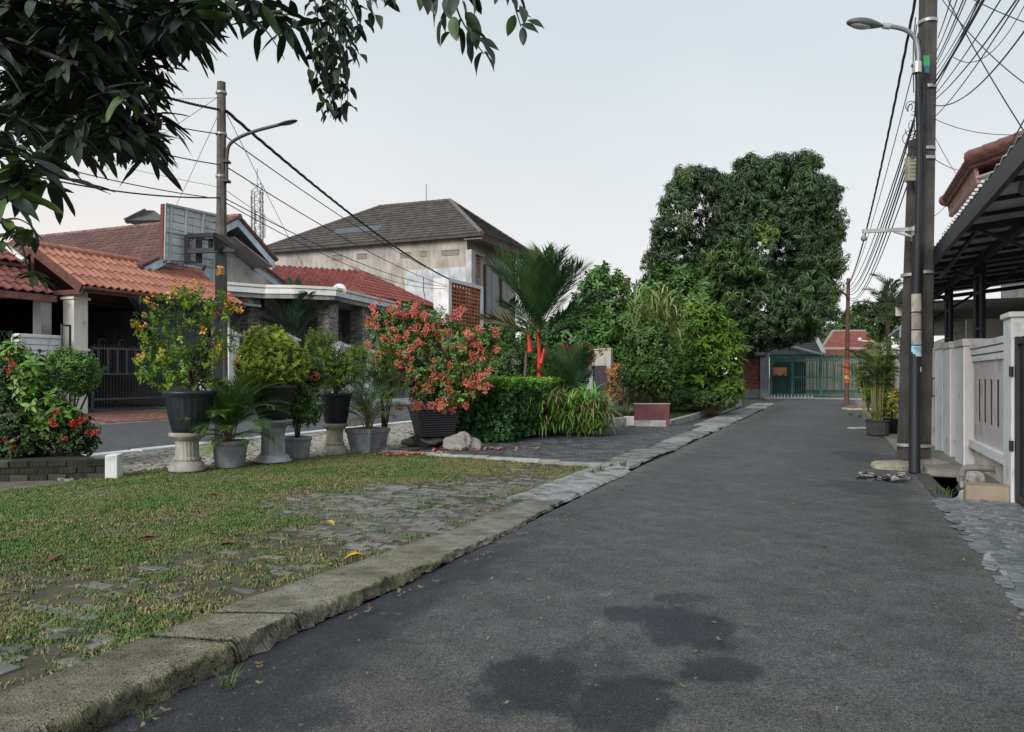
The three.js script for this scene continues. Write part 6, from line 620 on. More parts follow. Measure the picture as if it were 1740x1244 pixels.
{ // 6: square tapered grey pot with yellowing palm
  const b = onGround(625, 768, YG), z = -b.z, w = 27 / F * z, h = 41 / F * z, wb = 20 / F * z, t = thing('plant_pot', 'square tapered grey pot holding the yellowing palm', 'plant pot', b, -0.5);
  const r4 = (a, y) => [a * 1.414, y]; const sq = (pts) => lathe(pts, 4).rotateY(Math.PI / 4).toNonIndexed(); const g1 = sq([[0, 0], r4(wb, 0), r4(w * 0.94, h * 0.82)]), g2 = sq([r4(w * 0.94, h * 0.82), r4(w, h * 0.83), r4(w * 1.01, h), r4(w * 0.92, h), r4(w * 0.9, h * 0.86)]); g1.computeVertexNormals(); g2.computeVertexNormals(); part(t, 'pot_body', g1, M.greyPot); part(t, 'rim', g2, M.greyPot); part(t, 'soil', new THREE.PlaneGeometry(w * 1.8, w * 1.8).rotateX(-Math.PI / 2).translate(0, h * 0.9, 0), M.soil);
  const p0 = b.clone().add(V(0, h * 0.9, 0)), q = thing('areca_palm', 'small palm with yellow stems and arching fronds in the square grey pot', 'palm', p0); stems(q, 11, 0.34, 0.014, 0.12, 241); palm(q, 0.22, arecaF, 14, arecaM, [-0.15, 0.65], 0.98, 242); palm(q, 0.16, arecaF, 8, yellowF, [-0.3, 0.4], 0.85, 243);
  const c = thing('potted_shrub', 'pale twiggy shrub standing behind the square grey pot', 'shrub', b.clone().add(V(0.15, 0, -1.0))); branching(c, 'stem', V(0, 0, 0), 8, 1.9, 0.02, 0.35, M.bark, 245); rs(246); foliage(c, 'foliage', SP.fine, [[0, 1.75, 0, 0.42, 0.4, 0.4], [0.1, 1.35, 0, 0.35, 0.4, 0.35], [-0.25, 1.55, 0, 0.3, 0.3, 0.3]], 900, [0.07, 0.10, 0.03], [0.20, 0.24, 0.08], { shell: 0.05, m: softLeaf, sc: 1.1 });
}
{ // 7: woven dark pot on stones with the big red bougainvillea
  const z = 16.2, pb = at(737, 741, z), b = V(pb.x, pb.y, pb.z), w = 35 / F * z, wb = 26 / F * z, h = 43 / F * z;
  const st = thing('stone_heap', 'low mossy black stones under the dark woven pot', 'stones', V(b.x, 0.02, b.z)); rs(250); for (let i = 0; i < 7; i++) { const g = new THREE.IcosahedronGeometry(rr(0.18, 0.3), 2), p = g.attributes.position; for (let k = 0; k < p.count; k++) { const q = 1 + (vnoise(p.getX(k) * 7 + i * 5, p.getY(k) * 7 + p.getZ(k) * 7, 251) - 0.5) * 0.5; p.setXYZ(k, p.getX(k) * q * 1.3, p.getY(k) * q * 0.55, p.getZ(k) * q); } g.computeVertexNormals(); part(st, 'stone', g.translate((i - 3) * 0.16 + rr(-0.05, 0.05), 0.08 + (i % 2) * 0.06, rr(-0.25, 0.3)), i % 3 ? mat(0.03, 0.03, 0.026, { tx: tGrain, bump: 0.02 }) : M.darkConc); }
  const bo = thing('boulder', 'large rounded grey boulder at the corner of the hedge', 'boulder', onGround(785, 765, 0.02)); { const g = new THREE.IcosahedronGeometry(0.3, 4), p = g.attributes.position; for (let k = 0; k < p.count; k++) { const x = p.getX(k), y = p.getY(k), zz = p.getZ(k), q = 1 + (fbm(x * 4 + 9, y * 4 + zz * 4 + 9, 5, 252) - 0.5) * 1.3; p.setXYZ(k, x * q * 1.15, y * q * 0.7 + 0.1, zz * q); } g.computeVertexNormals(); part(bo, 'stone', g, mat(0.22, 0.205, 0.19, { tx: tStain, bump: 0.02 })); }
  const t = thing('plant_pot', 'big black square woven planter under the red bougainvillea', 'plant pot', b, 0.35), sq = (pts) => lathe(pts.map(([a, y]) => [a * 1.414, y]), 4).rotateY(Math.PI / 4).toNonIndexed(), prof = [[0, 0], [wb, 0]]; for (let i = 0; i <= 22; i++) { const k = i / 22, a = lerp(wb, w, k); prof.push([a + (i % 2) * 0.012, k * h]); } prof.push([w * 0.92, h], [w * 0.9, h * 0.9]); const g = sq(prof); g.computeVertexNormals(); part(t, 'pot_body', g, M.black); part(t, 'soil', new THREE.PlaneGeometry(w * 1.8, w * 1.8).rotateX(-Math.PI / 2).translate(0, h * 0.91, 0), M.soil);
  const p0 = b.clone().add(V(0.05, h * 0.9, 0)), q = thing('bougainvillea_shrub', 'wide bougainvillea covered in coral red flowers above the woven planter', 'shrub', p0); part(q, 'stem', [limb([V(0, -0.05, 0), V(-0.02, 0.3, 0), V(0.03, 0.7, 0), V(0.0, 1.3, 0)], 0.06, 0.02, 10, 7), limb([V(0.06, -0.05, 0), V(0.12, 0.4, 0.05), V(0.3, 0.9, 0)], 0.045, 0.015), limb([V(-0.05, 0, 0), V(-0.2, 0.5, 0), V(-0.5, 1.0, 0.1), V(-0.8, 1.3, 0.1)], 0.035, 0.01)], M.bark); branching(q, 'branch', V(0, 0.2, 0), 14, 1.6, 0.016, 1.0, M.bark, 253);
  rs(254); const lobes = [[740, 610, 78, 62], [690, 570, 52, 36], [790, 590, 48, 44], [760, 660, 60, 34], [720, 640, 44, 40], [655, 548, 30, 26], [820, 580, 32, 24], [700, 530, 40, 16], [740, 690, 40, 18], [800, 640, 28, 34], [668, 606, 30, 22], [718, 568, 34, 30], [745, 548, 34, 24]];
  foliage(q, 'foliage', SP.broad, lobesAt(p0, z, lobes), 3000, [0.022, 0.05, 0.014], [0.11, 0.17, 0.04], { shell: 0.25, sc: 1.15, gap: 0.37 });
  const fp = [], fpk = []; for (let i = 0; i < 330; i++) { const L = pick(lobes), a = rr(0, 6.28), r = Math.sqrt(rnd()) * 1.08, u = L[0] + Math.cos(a) * L[2] * r, v = L[1] + Math.sin(a) * L[3] * r, n = fbm(u * 0.09, v * 0.09, 3, 255); if (n < 0.43) continue; const ru = L[2] * z / F, p = at(u, v, z - Math.sqrt(Math.max(0, 1.05 - r * r)) * ru + rr(-0.05, 0.1)).sub(p0); (fbm(u * 0.03 + 9, v * 0.03, 2, 256) > 2 ? fpk : fp).push(p); }
  for (const [u, v] of [[634, 520], [646, 512], [662, 523], [622, 585], [630, 590], [645, 600], [690, 565], [720, 535], [785, 525], [795, 570], [805, 585], [800, 600], [672, 560], [700, 610], [735, 625], [738, 640], [820, 610], [830, 630], [845, 595], [800, 655], [815, 660], [825, 665], [830, 655], [705, 660], [725, 655], [765, 665], [700, 590], [765, 620], [820, 640], [680, 692], [792, 690], [750, 692]]) fp.push(at(u, v, z - 0.75).sub(p0));
  rs(257); blossoms(q, 'flower_cluster', BLbig, red, fp, 0.82); for (const [u, v] of [[772, 530], [778, 536], [768, 538], [690, 603]]) fpk.push(at(u, v, z - 0.7).sub(p0)); blossoms(q, 'pink_flower_cluster', BLbig, pinkB, fpk, 1.0);
}
{ // hedge, arching ginger leaves, red palm
  const a = onGround(790, 752, 0.02), t = thing('clipped_hedge', 'dense clipped green hedge block behind the boulder', 'hedge', V(a.x + 0.9, 0.05, a.z - 1.4)); rs(260);
  const dark = part(t, 'stem', [limb([V(-0.8, 0, 0.5), V(-0.8, 0.5, 0.5), V(-0.7, 0.9, 0.4)], 0.03, 0.01), limb([V(0.5, 0, 0), V(0.5, 0.5, 0), V(0.4, 0.9, 0)], 0.03, 0.01), limb([V(0, 0, 0.2), V(0, 0.5, 0.2), V(0.1, 0.9, 0.1)], 0.03, 0.01)], M.bark);
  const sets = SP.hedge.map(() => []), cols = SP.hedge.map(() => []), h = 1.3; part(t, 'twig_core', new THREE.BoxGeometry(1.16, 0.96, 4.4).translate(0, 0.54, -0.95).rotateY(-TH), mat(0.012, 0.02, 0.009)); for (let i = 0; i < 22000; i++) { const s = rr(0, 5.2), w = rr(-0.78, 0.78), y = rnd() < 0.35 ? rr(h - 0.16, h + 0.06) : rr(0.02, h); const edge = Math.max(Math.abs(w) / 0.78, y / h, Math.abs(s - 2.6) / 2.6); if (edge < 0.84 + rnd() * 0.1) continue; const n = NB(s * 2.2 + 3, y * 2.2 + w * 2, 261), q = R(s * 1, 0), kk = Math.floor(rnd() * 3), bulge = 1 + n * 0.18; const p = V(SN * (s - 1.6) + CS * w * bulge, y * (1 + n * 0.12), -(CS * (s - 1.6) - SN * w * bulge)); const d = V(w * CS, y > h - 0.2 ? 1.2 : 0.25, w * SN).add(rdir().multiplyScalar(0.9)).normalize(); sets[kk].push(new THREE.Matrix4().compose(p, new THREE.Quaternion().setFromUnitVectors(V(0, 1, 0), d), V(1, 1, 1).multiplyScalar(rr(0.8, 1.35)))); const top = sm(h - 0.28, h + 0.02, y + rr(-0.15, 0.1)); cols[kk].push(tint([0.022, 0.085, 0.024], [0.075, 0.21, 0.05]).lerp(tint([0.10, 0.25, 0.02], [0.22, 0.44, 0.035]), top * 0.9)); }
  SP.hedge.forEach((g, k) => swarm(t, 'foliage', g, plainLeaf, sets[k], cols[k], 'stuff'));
  const b = onGround(985, 738, 0.2), st = [1, 2, 3].map((k) => straps(270 + k, 20, 0.9, 0.042, 0.55, 1.5, 2.5)), gm = [mat(0.11, 0.31, 0.04, { side: 2, roughness: 0.5 }), mat(0.09, 0.22, 0.03, { side: 2, roughness: 0.5 }), mat(0.17, 0.40, 0.055, { side: 2, roughness: 0.5 }), mat(0.20, 0.18, 0.08, { side: 2 })];
  const gt = thing('strap_leaf_plant', 'bright green mound of long arching leaves between hedge and concrete edge', 'plant', b.clone().add(V(-0.1, -0.1, -1.75))); rs(275); for (let i = 0; i < 150; i++) { const o = new THREE.Mesh(pick(st), rnd() < 0.05 ? gm[3] : pick(gm)); o.name = 'leaf_clump'; o.position.set(rr(-0.95, 0.9), rr(-0.05, 0.78), rr(-0.8, 0.55)); o.rotation.y = rr(0, 6); o.scale.setScalar(rr(0.6, 1.1)); gt.add(o); }
  const pz = 20.5, pp = at(917, 700, pz), q = thing('red_palm', 'feather palm with bright red crownshafts and upright dark fronds behind the hedge', 'palm', V(pp.x, 0.05, pp.z)); const yC = at(917, 560, pz).y - 0.05, redM = mat(0.62, 0.045, 0.03, { roughness: 0.4 }), stM = mat(0.10, 0.09, 0.06, { tx: tGrain });
  part(q, 'stem', [limb([V(0, 0, 0), V(0, 0.6, 0), V(0, at(0, 640, pz).y - 0.05, 0)], 0.055, 0.05, 6, 8), limb([V(-0.4, 0, 0.1), V(-0.42, 0.6, 0.1), V(-0.36, at(0, 600, pz).y, 0.1)], 0.05, 0.04, 6, 8), limb([V(0.2, 0, 0.2), V(0.18, 0.6, 0.2), V(0.15, at(0, 640, pz).y, 0.2)], 0.04, 0.035, 6, 8)], stM);
  for (const [u0, v0, u1, v1, dz] of [[917, 640, 914, 560, 0], [919, 618, 925, 592, 0.1], [901, 598, 897, 568, 0.2]]) { const A = at(u0, v0, pz - dz).sub(q.position), B = at(u1, v1, pz - dz).sub(q.position); part(q, 'crownshaft', limb([A, A.clone().lerp(B, 0.5).add(V(0.01, 0, 0)), B], 0.075, 0.035, 6, 8), redM); }
  const rf = [1, 2, 3].map((k) => frond(280 + k, 1.95, 48, 0.8, 0.042, 0.36, 1.0, 0.5, 0.6)), fm = [mat(0.04, 0.10, 0.035, { side: 2, roughness: 0.4 }), mat(0.065, 0.135, 0.04, { side: 2, roughness: 0.4 }), mat(0.03, 0.075, 0.03, { side: 2, roughness: 0.4 })]; palm(q, yC, rf, 24, fm, [0.2, 0.78], 0.9, 284); const low = palm(q, yC - 0.25, rf, 9, [...fm, mat(0.17, 0.14, 0.05, { side: 2 })], [-0.45, 0.2], 0.85, 285);
  const young = thing('red_palm', 'younger palm offshoots with fan of fronds at the foot of the red palm', 'palm', V(pp.x + 0.7, 0.05, pp.z + 0.2)); stems(young, 4, 0.8, 0.03, 0.2, 286, stM); palm(young, 0.75, rf, 9, fm, [0.0, 0.9], 0.62, 287);
}
function bush(name, label, cat, u, v, z, lobes, n, kinds, lo, hi, o = {}) { const b = at(u, v, z); b.y = Math.max(0.03, Math.min(b.y, 0.5)); const t = thing(name, label, cat, b); if (o.stems !== 0) branching(t, 'stem', V(0, 0, 0), o.stems ?? 5, (o.h ?? 1), o.r ?? 0.025, o.sp ?? 0.5, M.bark, (o.k ?? 1) + 900); rs(o.k ?? 1); foliage(t, 'foliage', kinds, lobesAt(b, z, lobes), n, lo, hi, o); return [t, b]; }
{
  bush('shrub', 'dark green shrub bank between the red bougainvillea and the red palm', 'shrub', 880, 690, 22, [[870, 650, 40, 30], [860, 610, 42, 34], [905, 640, 38, 24], [850, 575, 30, 22], [905, 605, 30, 24], [945, 630, 30, 26]], 2300, SP.broad, [0.02, 0.045, 0.014], [0.08, 0.125, 0.03], { k: 301, sc: 1.5, h: 1.2 });
  const [b2, o2] = bush('bougainvillea_shrub', 'dark round shrub with sparse orange-red flowers right of the red palm', 'shrub', 970, 690, 24, [[968, 615, 38, 30], [965, 640, 34, 30], [990, 600, 20, 14]], 1500, SP.broad, [0.012, 0.03, 0.014], [0.045, 0.08, 0.03], { k: 302, sc: 1.4, h: 1.4 });
  rs(303); blossoms(b2, 'flower_cluster', BL, red, [[955, 585], [962, 588], [985, 587], [992, 586], [1005, 592], [1018, 597], [1032, 593], [1000, 612], [1003, 622], [940, 610], [975, 590], [1022, 600], [1010, 605]].map(([u, v]) => at(u, v, 23.3).sub(o2)), 1.2);
  part(b2, 'side_branch', [limb([at(985, 620, 23.6).sub(o2), at(1000, 600, 23.5).sub(o2), at(1033, 593, 23.3).sub(o2)], 0.02, 0.006)], M.bark);
  // orange-leaved shrub, reeds, broad-leaved tree
  bush('croton_shrub', 'small shrub with orange-bronze leaves left of the tall reed clump', 'shrub', 1055, 690, 28, [[1055, 635, 24, 18], [1050, 660, 20, 20]], 600, SP.broad, [0.18, 0.08, 0.02], [0.36, 0.16, 0.03], { k: 305, sc: 1.5, h: 0.8 });
  const rb = at(1105, 695, 27), rt = thing('reed_clump', 'tall clump of long drooping sugarcane-like leaves above the small lawn', 'reeds', V(rb.x, 0.1, rb.z)); const rg = [1, 2, 3].map((k) => straps(310 + k, 11, 2.0, 0.07, 0.9, 1.55, 2.6)), rm = [mat(0.19, 0.25, 0.06, { side: 2, roughness: 0.5 }), mat(0.13, 0.19, 0.045, { side: 2, roughness: 0.5 }), mat(0.27, 0.30, 0.11, { side: 2 })]; rs(315); const cane = []; for (let i = 0; i < 16; i++) { const x = rr(-0.75, 0.85), zz = rr(-0.5, 0.5), h = rr(2.7, 3.9); cane.push(limb([V(x * 0.7, 0, zz), V(x * 0.85, h / 2, zz), V(x, h, zz)], 0.022, 0.012, 5, 5)); for (let j = 0; j < 2; j++) { const o = new THREE.Mesh(pick(rg), pick(rm)); o.name = 'leaf_clump'; o.position.set(x * (0.9 + j * 0.1), h * (j ? 0.72 : 0.98), zz); o.rotation.y = rr(0, 6); o.scale.setScalar(rr(0.75, 1.05)); rt.add(o); } } part(rt, 'cane', cane, M.stem);
  for (let i = 0; i < 14; i++) { const o = new THREE.Mesh(pick(rg), rnd() < 0.35 ? gmDry() : pick(rm)); o.name = 'leaf_clump'; o.position.set(rr(-1.0, 0.6), rr(0, 0.6), rr(-0.2, 0.8)); o.rotation.y = rr(0, 6); o.scale.setScalar(rr(0.45, 0.75)); rt.add(o); }
  function gmDry() { return M.dry ??= mat(0.2, 0.17, 0.09, { side: 2 }); }
  bush('leafy_shrub', 'dark glossy broad-leaved shrub standing in front of the reeds', 'shrub', 1105, 695, 25.8, [[1105, 600, 40, 42], [1090, 635, 38, 28], [1125, 630, 30, 36], [1105, 570, 28, 20]], 1700, SP.tree, [0.018, 0.042, 0.014], [0.075, 0.125, 0.035], { k: 321, sc: 0.85, h: 2.2, stems: 9, r: 0.03, up: -0.2, gap: 0.36 });
  bush('garden_tree', 'yellow-green small tree with whorled leaves left of the big mango', 'tree', 1195, 690, 30, [[1200, 560, 48, 34], [1215, 610, 46, 30], [1180, 620, 40, 34], [1230, 650, 34, 26], [1170, 660, 40, 22], [1195, 530, 34, 16], [1240, 585, 26, 20], [1215, 660, 40, 22]], 1150, SP.umbrella, [0.055, 0.10, 0.018], [0.17, 0.23, 0.04], { k: 322, sc: 1.15, h: 3.0, stems: 6, r: 0.04, sp: 0.8, shell: 0.35, up: 0.9, gap: 0.38, m: softLeaf });
  bush('shrub', 'low dark undergrowth between the yellow-green tree and the lawn edging', 'shrub', 1150, 690, 29, [[1150, 675, 60, 18], [1215, 680, 40, 14], [1090, 672, 30, 18]], 1100, SP.broad, [0.016, 0.036, 0.016], [0.06, 0.10, 0.03], { k: 323, sc: 1.8, h: 0.6 });
  // trees beyond
  const treeLike = (label, u, v, z, lobes, n, lo, hi, kinds, sc, k, gap = 0.38, bump = 0.42) => { const b = at(u, v, z); b.y = 0; const t = thing('tree', label, 'tree', b), L = lobesAt(b, z, lobes), top = L[0]; part(t, 'trunk', [limb([V(0, 0, 0), V(top[0] * 0.2, top[1] * 0.4, top[2] * 0.2), V(top[0] * 0.7, top[1] * 0.85, top[2] * 0.7)], 0.24, 0.1, 8, 8), ...L.slice(1, 6).map((l) => limb([V(top[0] * 0.2, top[1] * 0.4, top[2] * 0.2), V(l[0] * 0.6, (l[1] + top[1] * 0.4) * 0.5, l[2] * 0.6), V(l[0], l[1], l[2])], 0.09, 0.03, 6, 6))], M.bark); rs(k); foliage(t, 'crown', kinds, L, n, lo, hi, { shell: 0.45, sc, gap, up: 0.1, bump }); return t; };
  treeLike('rounded green tree with a pointed top behind the garden, left of the reeds', 1020, 690, 40, [[1020, 510, 42, 50], [1010, 560, 60, 40], [970, 570, 50, 36], [1050, 545, 34, 36], [1022, 475, 18, 22], [1000, 600, 60, 30], [930, 590, 46, 40], [1060, 600, 50, 36], [960, 620, 60, 24]], 3900, [0.018, 0.05, 0.022], [0.07, 0.13, 0.04], SP.tree, 1.6, 331);
  treeLike('dense mid-green tree filling the gap below the big mango crown', 1130, 690, 38, [[1130, 510, 50, 46], [1100, 540, 50, 36], [1165, 500, 40, 30], [1140, 470, 30, 22], [1160, 580, 40, 46], [1110, 600, 60, 40], [1160, 640, 50, 30]], 2900, [0.02, 0.05, 0.02], [0.07, 0.12, 0.035], SP.tree, 1.7, 332);
  const mango = [[1270, 425, 115, 90], [1190, 365, 66, 62], [1330, 350, 86, 68], [1262, 345, 70, 50], [1150, 440, 50, 56], [1392, 448, 42, 44], [1372, 385, 56, 50], [1300, 520, 110, 60], [1190, 480, 66, 44], [1280, 570, 70, 30], [1138, 392, 34, 26], [1398, 330, 30, 30], [1360, 515, 54, 34], [1185, 306, 44, 24], [1330, 286, 58, 24], [1275, 282, 24, 18], [1225, 545, 46, 34], [1122, 475, 26, 24], [1415, 400, 22, 26], [1350, 560, 40, 22], [1220, 320, 30, 24]];
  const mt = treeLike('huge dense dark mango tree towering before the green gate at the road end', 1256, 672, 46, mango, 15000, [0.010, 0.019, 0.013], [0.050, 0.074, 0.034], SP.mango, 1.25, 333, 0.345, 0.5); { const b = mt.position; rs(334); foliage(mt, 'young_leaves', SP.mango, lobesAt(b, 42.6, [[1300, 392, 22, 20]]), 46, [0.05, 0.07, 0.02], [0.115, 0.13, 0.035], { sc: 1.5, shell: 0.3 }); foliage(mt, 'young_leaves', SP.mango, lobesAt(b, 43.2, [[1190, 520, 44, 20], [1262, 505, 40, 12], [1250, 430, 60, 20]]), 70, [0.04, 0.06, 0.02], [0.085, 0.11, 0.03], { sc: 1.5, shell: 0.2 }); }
  treeLike('dark green tree behind the far pole and the red tiled roof', 1475, 660, 80, [[1470, 550, 40, 34], [1440, 565, 34, 24], [1505, 545, 36, 40], [1410, 580, 26, 18]], 1500, [0.02, 0.04, 0.018], [0.06, 0.09, 0.035], SP.tree, 2.4, 335);
  const cz = 40, cb = at(1508, 690, cz), ct = thing('coconut_palm', 'tall feathery palm behind the right-hand wall near the far pole', 'palm', V(cb.x, 0, cb.z)), cy = at(0, 545, cz).y, cf = [1, 2, 3].map((k) => frond(340 + k, 3.0, 40, 0.75, 0.06, 0.75, 0.95, 0.2, 0.6)); part(ct, 'trunk', limb([V(0, 0, 0), V(0.1, cy / 2, 0), V(0, cy, 0)], 0.17, 0.12, 8, 9), M.bark); palm(ct, cy, cf, 16, [mat(0.045, 0.075, 0.03, { side: 2 }), mat(0.075, 0.10, 0.03, { side: 2 })], [-0.35, 1.15], 0.85, 344); palm(ct, cy - 1.6, cf, 6, [mat(0.09, 0.085, 0.03, { side: 2 })], [-0.6, 0.1], 0.6, 345);
  const hz = 31, hb = at(500, 700, hz), ht = thing('garden_palm', 'blue-green palm with stiff fronds before the grey stone-pillared house', 'palm', V(hb.x, 0.34, hb.z)), hy = at(0, 580, hz).y - 0.34, hf = [1, 2, 3].map((k) => frond(350 + k, 2.4, 36, 0.6, 0.05, 0.55, 1.0, 0.4, 0.4)); part(ht, 'trunk', limb([V(0, 0, 0), V(0.05, hy / 2, 0), V(0, hy, 0)], 0.14, 0.1, 8, 8), M.bark); palm(ht, hy, hf, 15, [mat(0.022, 0.05, 0.034, { side: 2, roughness: 0.4 }), mat(0.032, 0.066, 0.04, { side: 2, roughness: 0.4 })], [-0.2, 1.1], 0.9, 354);
}
{ // brick planter at the left with its bushes
  const A = onGround(198, 810, 0.03), B = V(A.x - CS * 0.2 - 3.4, 0.03, A.z + 0.75), d = B.clone().sub(A), L = d.length(), t = thing('brick_planter', 'long mossy dark brick planter edge with a white painted end post', 'planter', A, Math.atan2(-d.z, d.x)); rs(360);
  const bm = [mat(0.012, 0.015, 0.008, { tx: tStain, bump: 0.03, rep: 1 }), mat(0.018, 0.019, 0.011, { tx: tStain, bump: 0.03, rep: 1 }), mat(0.009, 0.012, 0.006, { tx: tStain, bump: 0.03, rep: 1 }), mat(0.05, 0.052, 0.04, { tx: tStain, bump: 0.02, rep: 1 })];
  part(t, 'end_post', rbox(-0.05, 0.12, -0.02, 0.33, -0.14, 0.14, 0.015), M.white); for (let r = 0; r < 3; r++) for (let x = 0.13 + (r % 2) * 0.12; x < L; x += 0.25) part(t, 'brick', rbox(x, x + 0.238, r * 0.098 - 0.02, r * 0.098 + 0.07, -0.12 + rr(-0.01, 0.01), 0.12 + rr(-0.012, 0.012), 0.01), rnd() < 0.15 ? bm[3] : pick(bm.slice(0, 3))); part(t, 'mortar', box(0.1, L, -0.03, 0.26, -0.11, 0.11), bm[1]);
  const c = at(75, 790, 12.6); const soil = part(t, 'soil', prism([V(0.15, 0.2, 0.12), V(1.2, 0.2, 1.9), V(L, 0.2, 1.9), V(L, 0.2, 0.12)], V(0, -0.22, 0)), M.soil);
  const [s1, o1] = bush('leafy_shrub', 'leafy dark green shrub with scarlet flowers in the brick planter', 'shrub', 70, 790, 12.2, [[60, 720, 60, 50], [20, 700, 40, 60], [110, 735, 44, 34], [130, 745, 30, 26], [40, 760, 60, 26], [15, 640, 30, 34], [60, 660, 30, 40]], 3000, SP.broad, [0.010, 0.022, 0.009], [0.05, 0.082, 0.02], { k: 362, sc: 1.25, h: 1.5, stems: 9, shell: 0.15 });
  rs(363); blossoms(s1, 'flower_cluster', BL, scarlet, [[88, 715], [92, 722], [124, 720], [128, 718], [138, 715], [148, 735], [158, 736], [162, 734], [110, 745], [22, 762], [8, 748], [95, 700], [12, 605], [14, 630], [20, 620]].map(([u, v]) => at(u, v, 11.7).sub(o1)), 0.8);
  bush('feathery_shrub', 'feathery bright green shrub between the white boundary wall and the black gate', 'shrub', 120, 760, 13.2, [[122, 628, 38, 26], [140, 650, 24, 22], [100, 645, 26, 20], [115, 610, 26, 14]], 1500, SP.fine, [0.03, 0.075, 0.016], [0.09, 0.16, 0.03], { k: 365, sc: 1.5, h: 1.4, shell: 0.1, up: -0.2 });
  bush('leafy_shrub', 'young shrub with larger pale leaves on upright shoots in the planter', 'shrub', 50, 770, 11.9, [[55, 640, 24, 40], [75, 690, 30, 40], [30, 600, 20, 22], [100, 700, 22, 26]], 110, SP.tree, [0.06, 0.12, 0.02], [0.13, 0.2, 0.05], { k: 366, sc: 0.8, h: 1.7, stems: 8, r: 0.012, shell: 0.1, gap: 0.2 });
}
{ // cane palms and plants by the road at right
  const b = onGround(1492, 740).add(V(0, 0.36, 0)), q = thing('cane_palm', 'tall thin-caned palm clump in the dark ribbed tub by the road', 'palm', b), f = [1, 2, 3].map((k) => frond(370 + k, 0.85, 22, 0.26, 0.022, 0.7, 0.9, 0.25, 0.5)), fm = [mat(0.12, 0.165, 0.04, { side: 2 }), mat(0.17, 0.20, 0.06, { side: 2 }), mat(0.085, 0.12, 0.035, { side: 2 })];
  rs(371); const cg = []; for (let i = 0; i < 22; i++) { const a = rr(0, 6.28), r = rr(0.02, 0.2), h = rr(0.8, 1.65), p = V(Math.cos(a) * r * 1.7, h, Math.sin(a) * r * 1.7); cg.push(limb([V(Math.cos(a) * r, 0, Math.sin(a) * r), V(Math.cos(a) * r * 1.3, h / 2, Math.sin(a) * r * 1.3), p], 0.014, 0.009, 5, 5)); for (let j = 0; j < 3; j++) { const o = new THREE.Mesh(pick(f), pick(fm)); o.name = 'frond'; o.position.copy(p).add(V(0, -j * 0.08, 0)); o.rotation.set(-rr(-0.2, 0.7), rr(0, 6.28), 0, 'YXZ'); o.scale.setScalar(rr(0.55, 0.85)); q.add(o); } } part(q, 'cane', cg, mat(0.20, 0.19, 0.07, { tx: tGrain }));
  const base = [1, 2].map((k) => straps(380 + k, 16, 0.55, 0.03, 0.8, 1.5, 1.6)); for (let i = 0; i < 7; i++) { const o = new THREE.Mesh(pick(base), pick(fm)); o.name = 'leaf_clump'; o.position.set(rr(-0.18, 0.18), 0, rr(-0.18, 0.18)); o.rotation.y = rr(0, 6); q.add(o); }
  const q2 = thing('cane_palm', 'paler cane palm standing against the white wall behind the ribbed tub', 'palm', R(sAt(1515, 1.7), 1.7, 0.05).add(V(0, 0, -1.2))); const c2 = []; rs(372); for (let i = 0; i < 9; i++) { const a = rr(0, 6.28), r = rr(0.05, 0.35), h = rr(1.2, 2.3), p = V(Math.cos(a) * r * 1.7, h, Math.sin(a) * r * 1.7); c2.push(limb([V(Math.cos(a) * r, 0, Math.sin(a) * r), V(Math.cos(a) * r * 1.3, h / 2, Math.sin(a) * r * 1.3), p], 0.015, 0.01, 5, 5)); for (let j = 0; j < 3; j++) { const o = new THREE.Mesh(pick(f), pick(fm)); o.name = 'frond'; o.position.copy(p).add(V(0, -j * 0.1, 0)); o.rotation.set(-rr(-0.2, 0.7), rr(0, 6.28), 0, 'YXZ'); o.scale.setScalar(rr(0.8, 1.15)); q2.add(o); } } part(q2, 'cane', c2, mat(0.20, 0.19, 0.07, { tx: tGrain }));
  bush('shrub', 'leafy mid-green shrub at the roadside between the far pole and the ribbed tub', 'shrub', 1475, 700, 27, [[1484, 640, 22, 30], [1498, 630, 22, 34], [1474, 652, 16, 20], [1490, 668, 22, 20]], 750, SP.fine, [0.05, 0.09, 0.02], [0.14, 0.19, 0.05], { k: 390, sc: 2.6, h: 1.2, up: 0.2 });
  bush('croton_shrub', 'small yellow-leaved plant in the black pot beside the left pole', 'shrub', 1516, 710, 19.6, [[1514, 690, 14, 18], [1518, 676, 12, 14]], 160, SP.tree, [0.16, 0.17, 0.03], [0.30, 0.27, 0.06], { k: 391, sc: 0.7, h: 0.5, shell: 0.1 });
  weeds('weed_clump', '', [[onGround(1446, 706), 2.6, 'grassy weed patch at the right road edge before the plank pile'], [onGround(1462, 709), 2.2, 'second grassy weed patch at the right road edge, nearer the tub'], [R(11.0, 1.33, 0), 1.5, 'weeds growing at the lip of the drain near the mosaic paving'], [onGround(1060, 792, 0.04), 1.6, 'tuft growing between the worn kerb slabs and parking bay'], [onGround(1020, 800, 0.04), 1.6, 'tuft at the corner of the parking bay edging'], [onGround(1005, 803, 0.04), 1.2, 'small tuft left of the corner of the bay edging']], 'weeds');
}
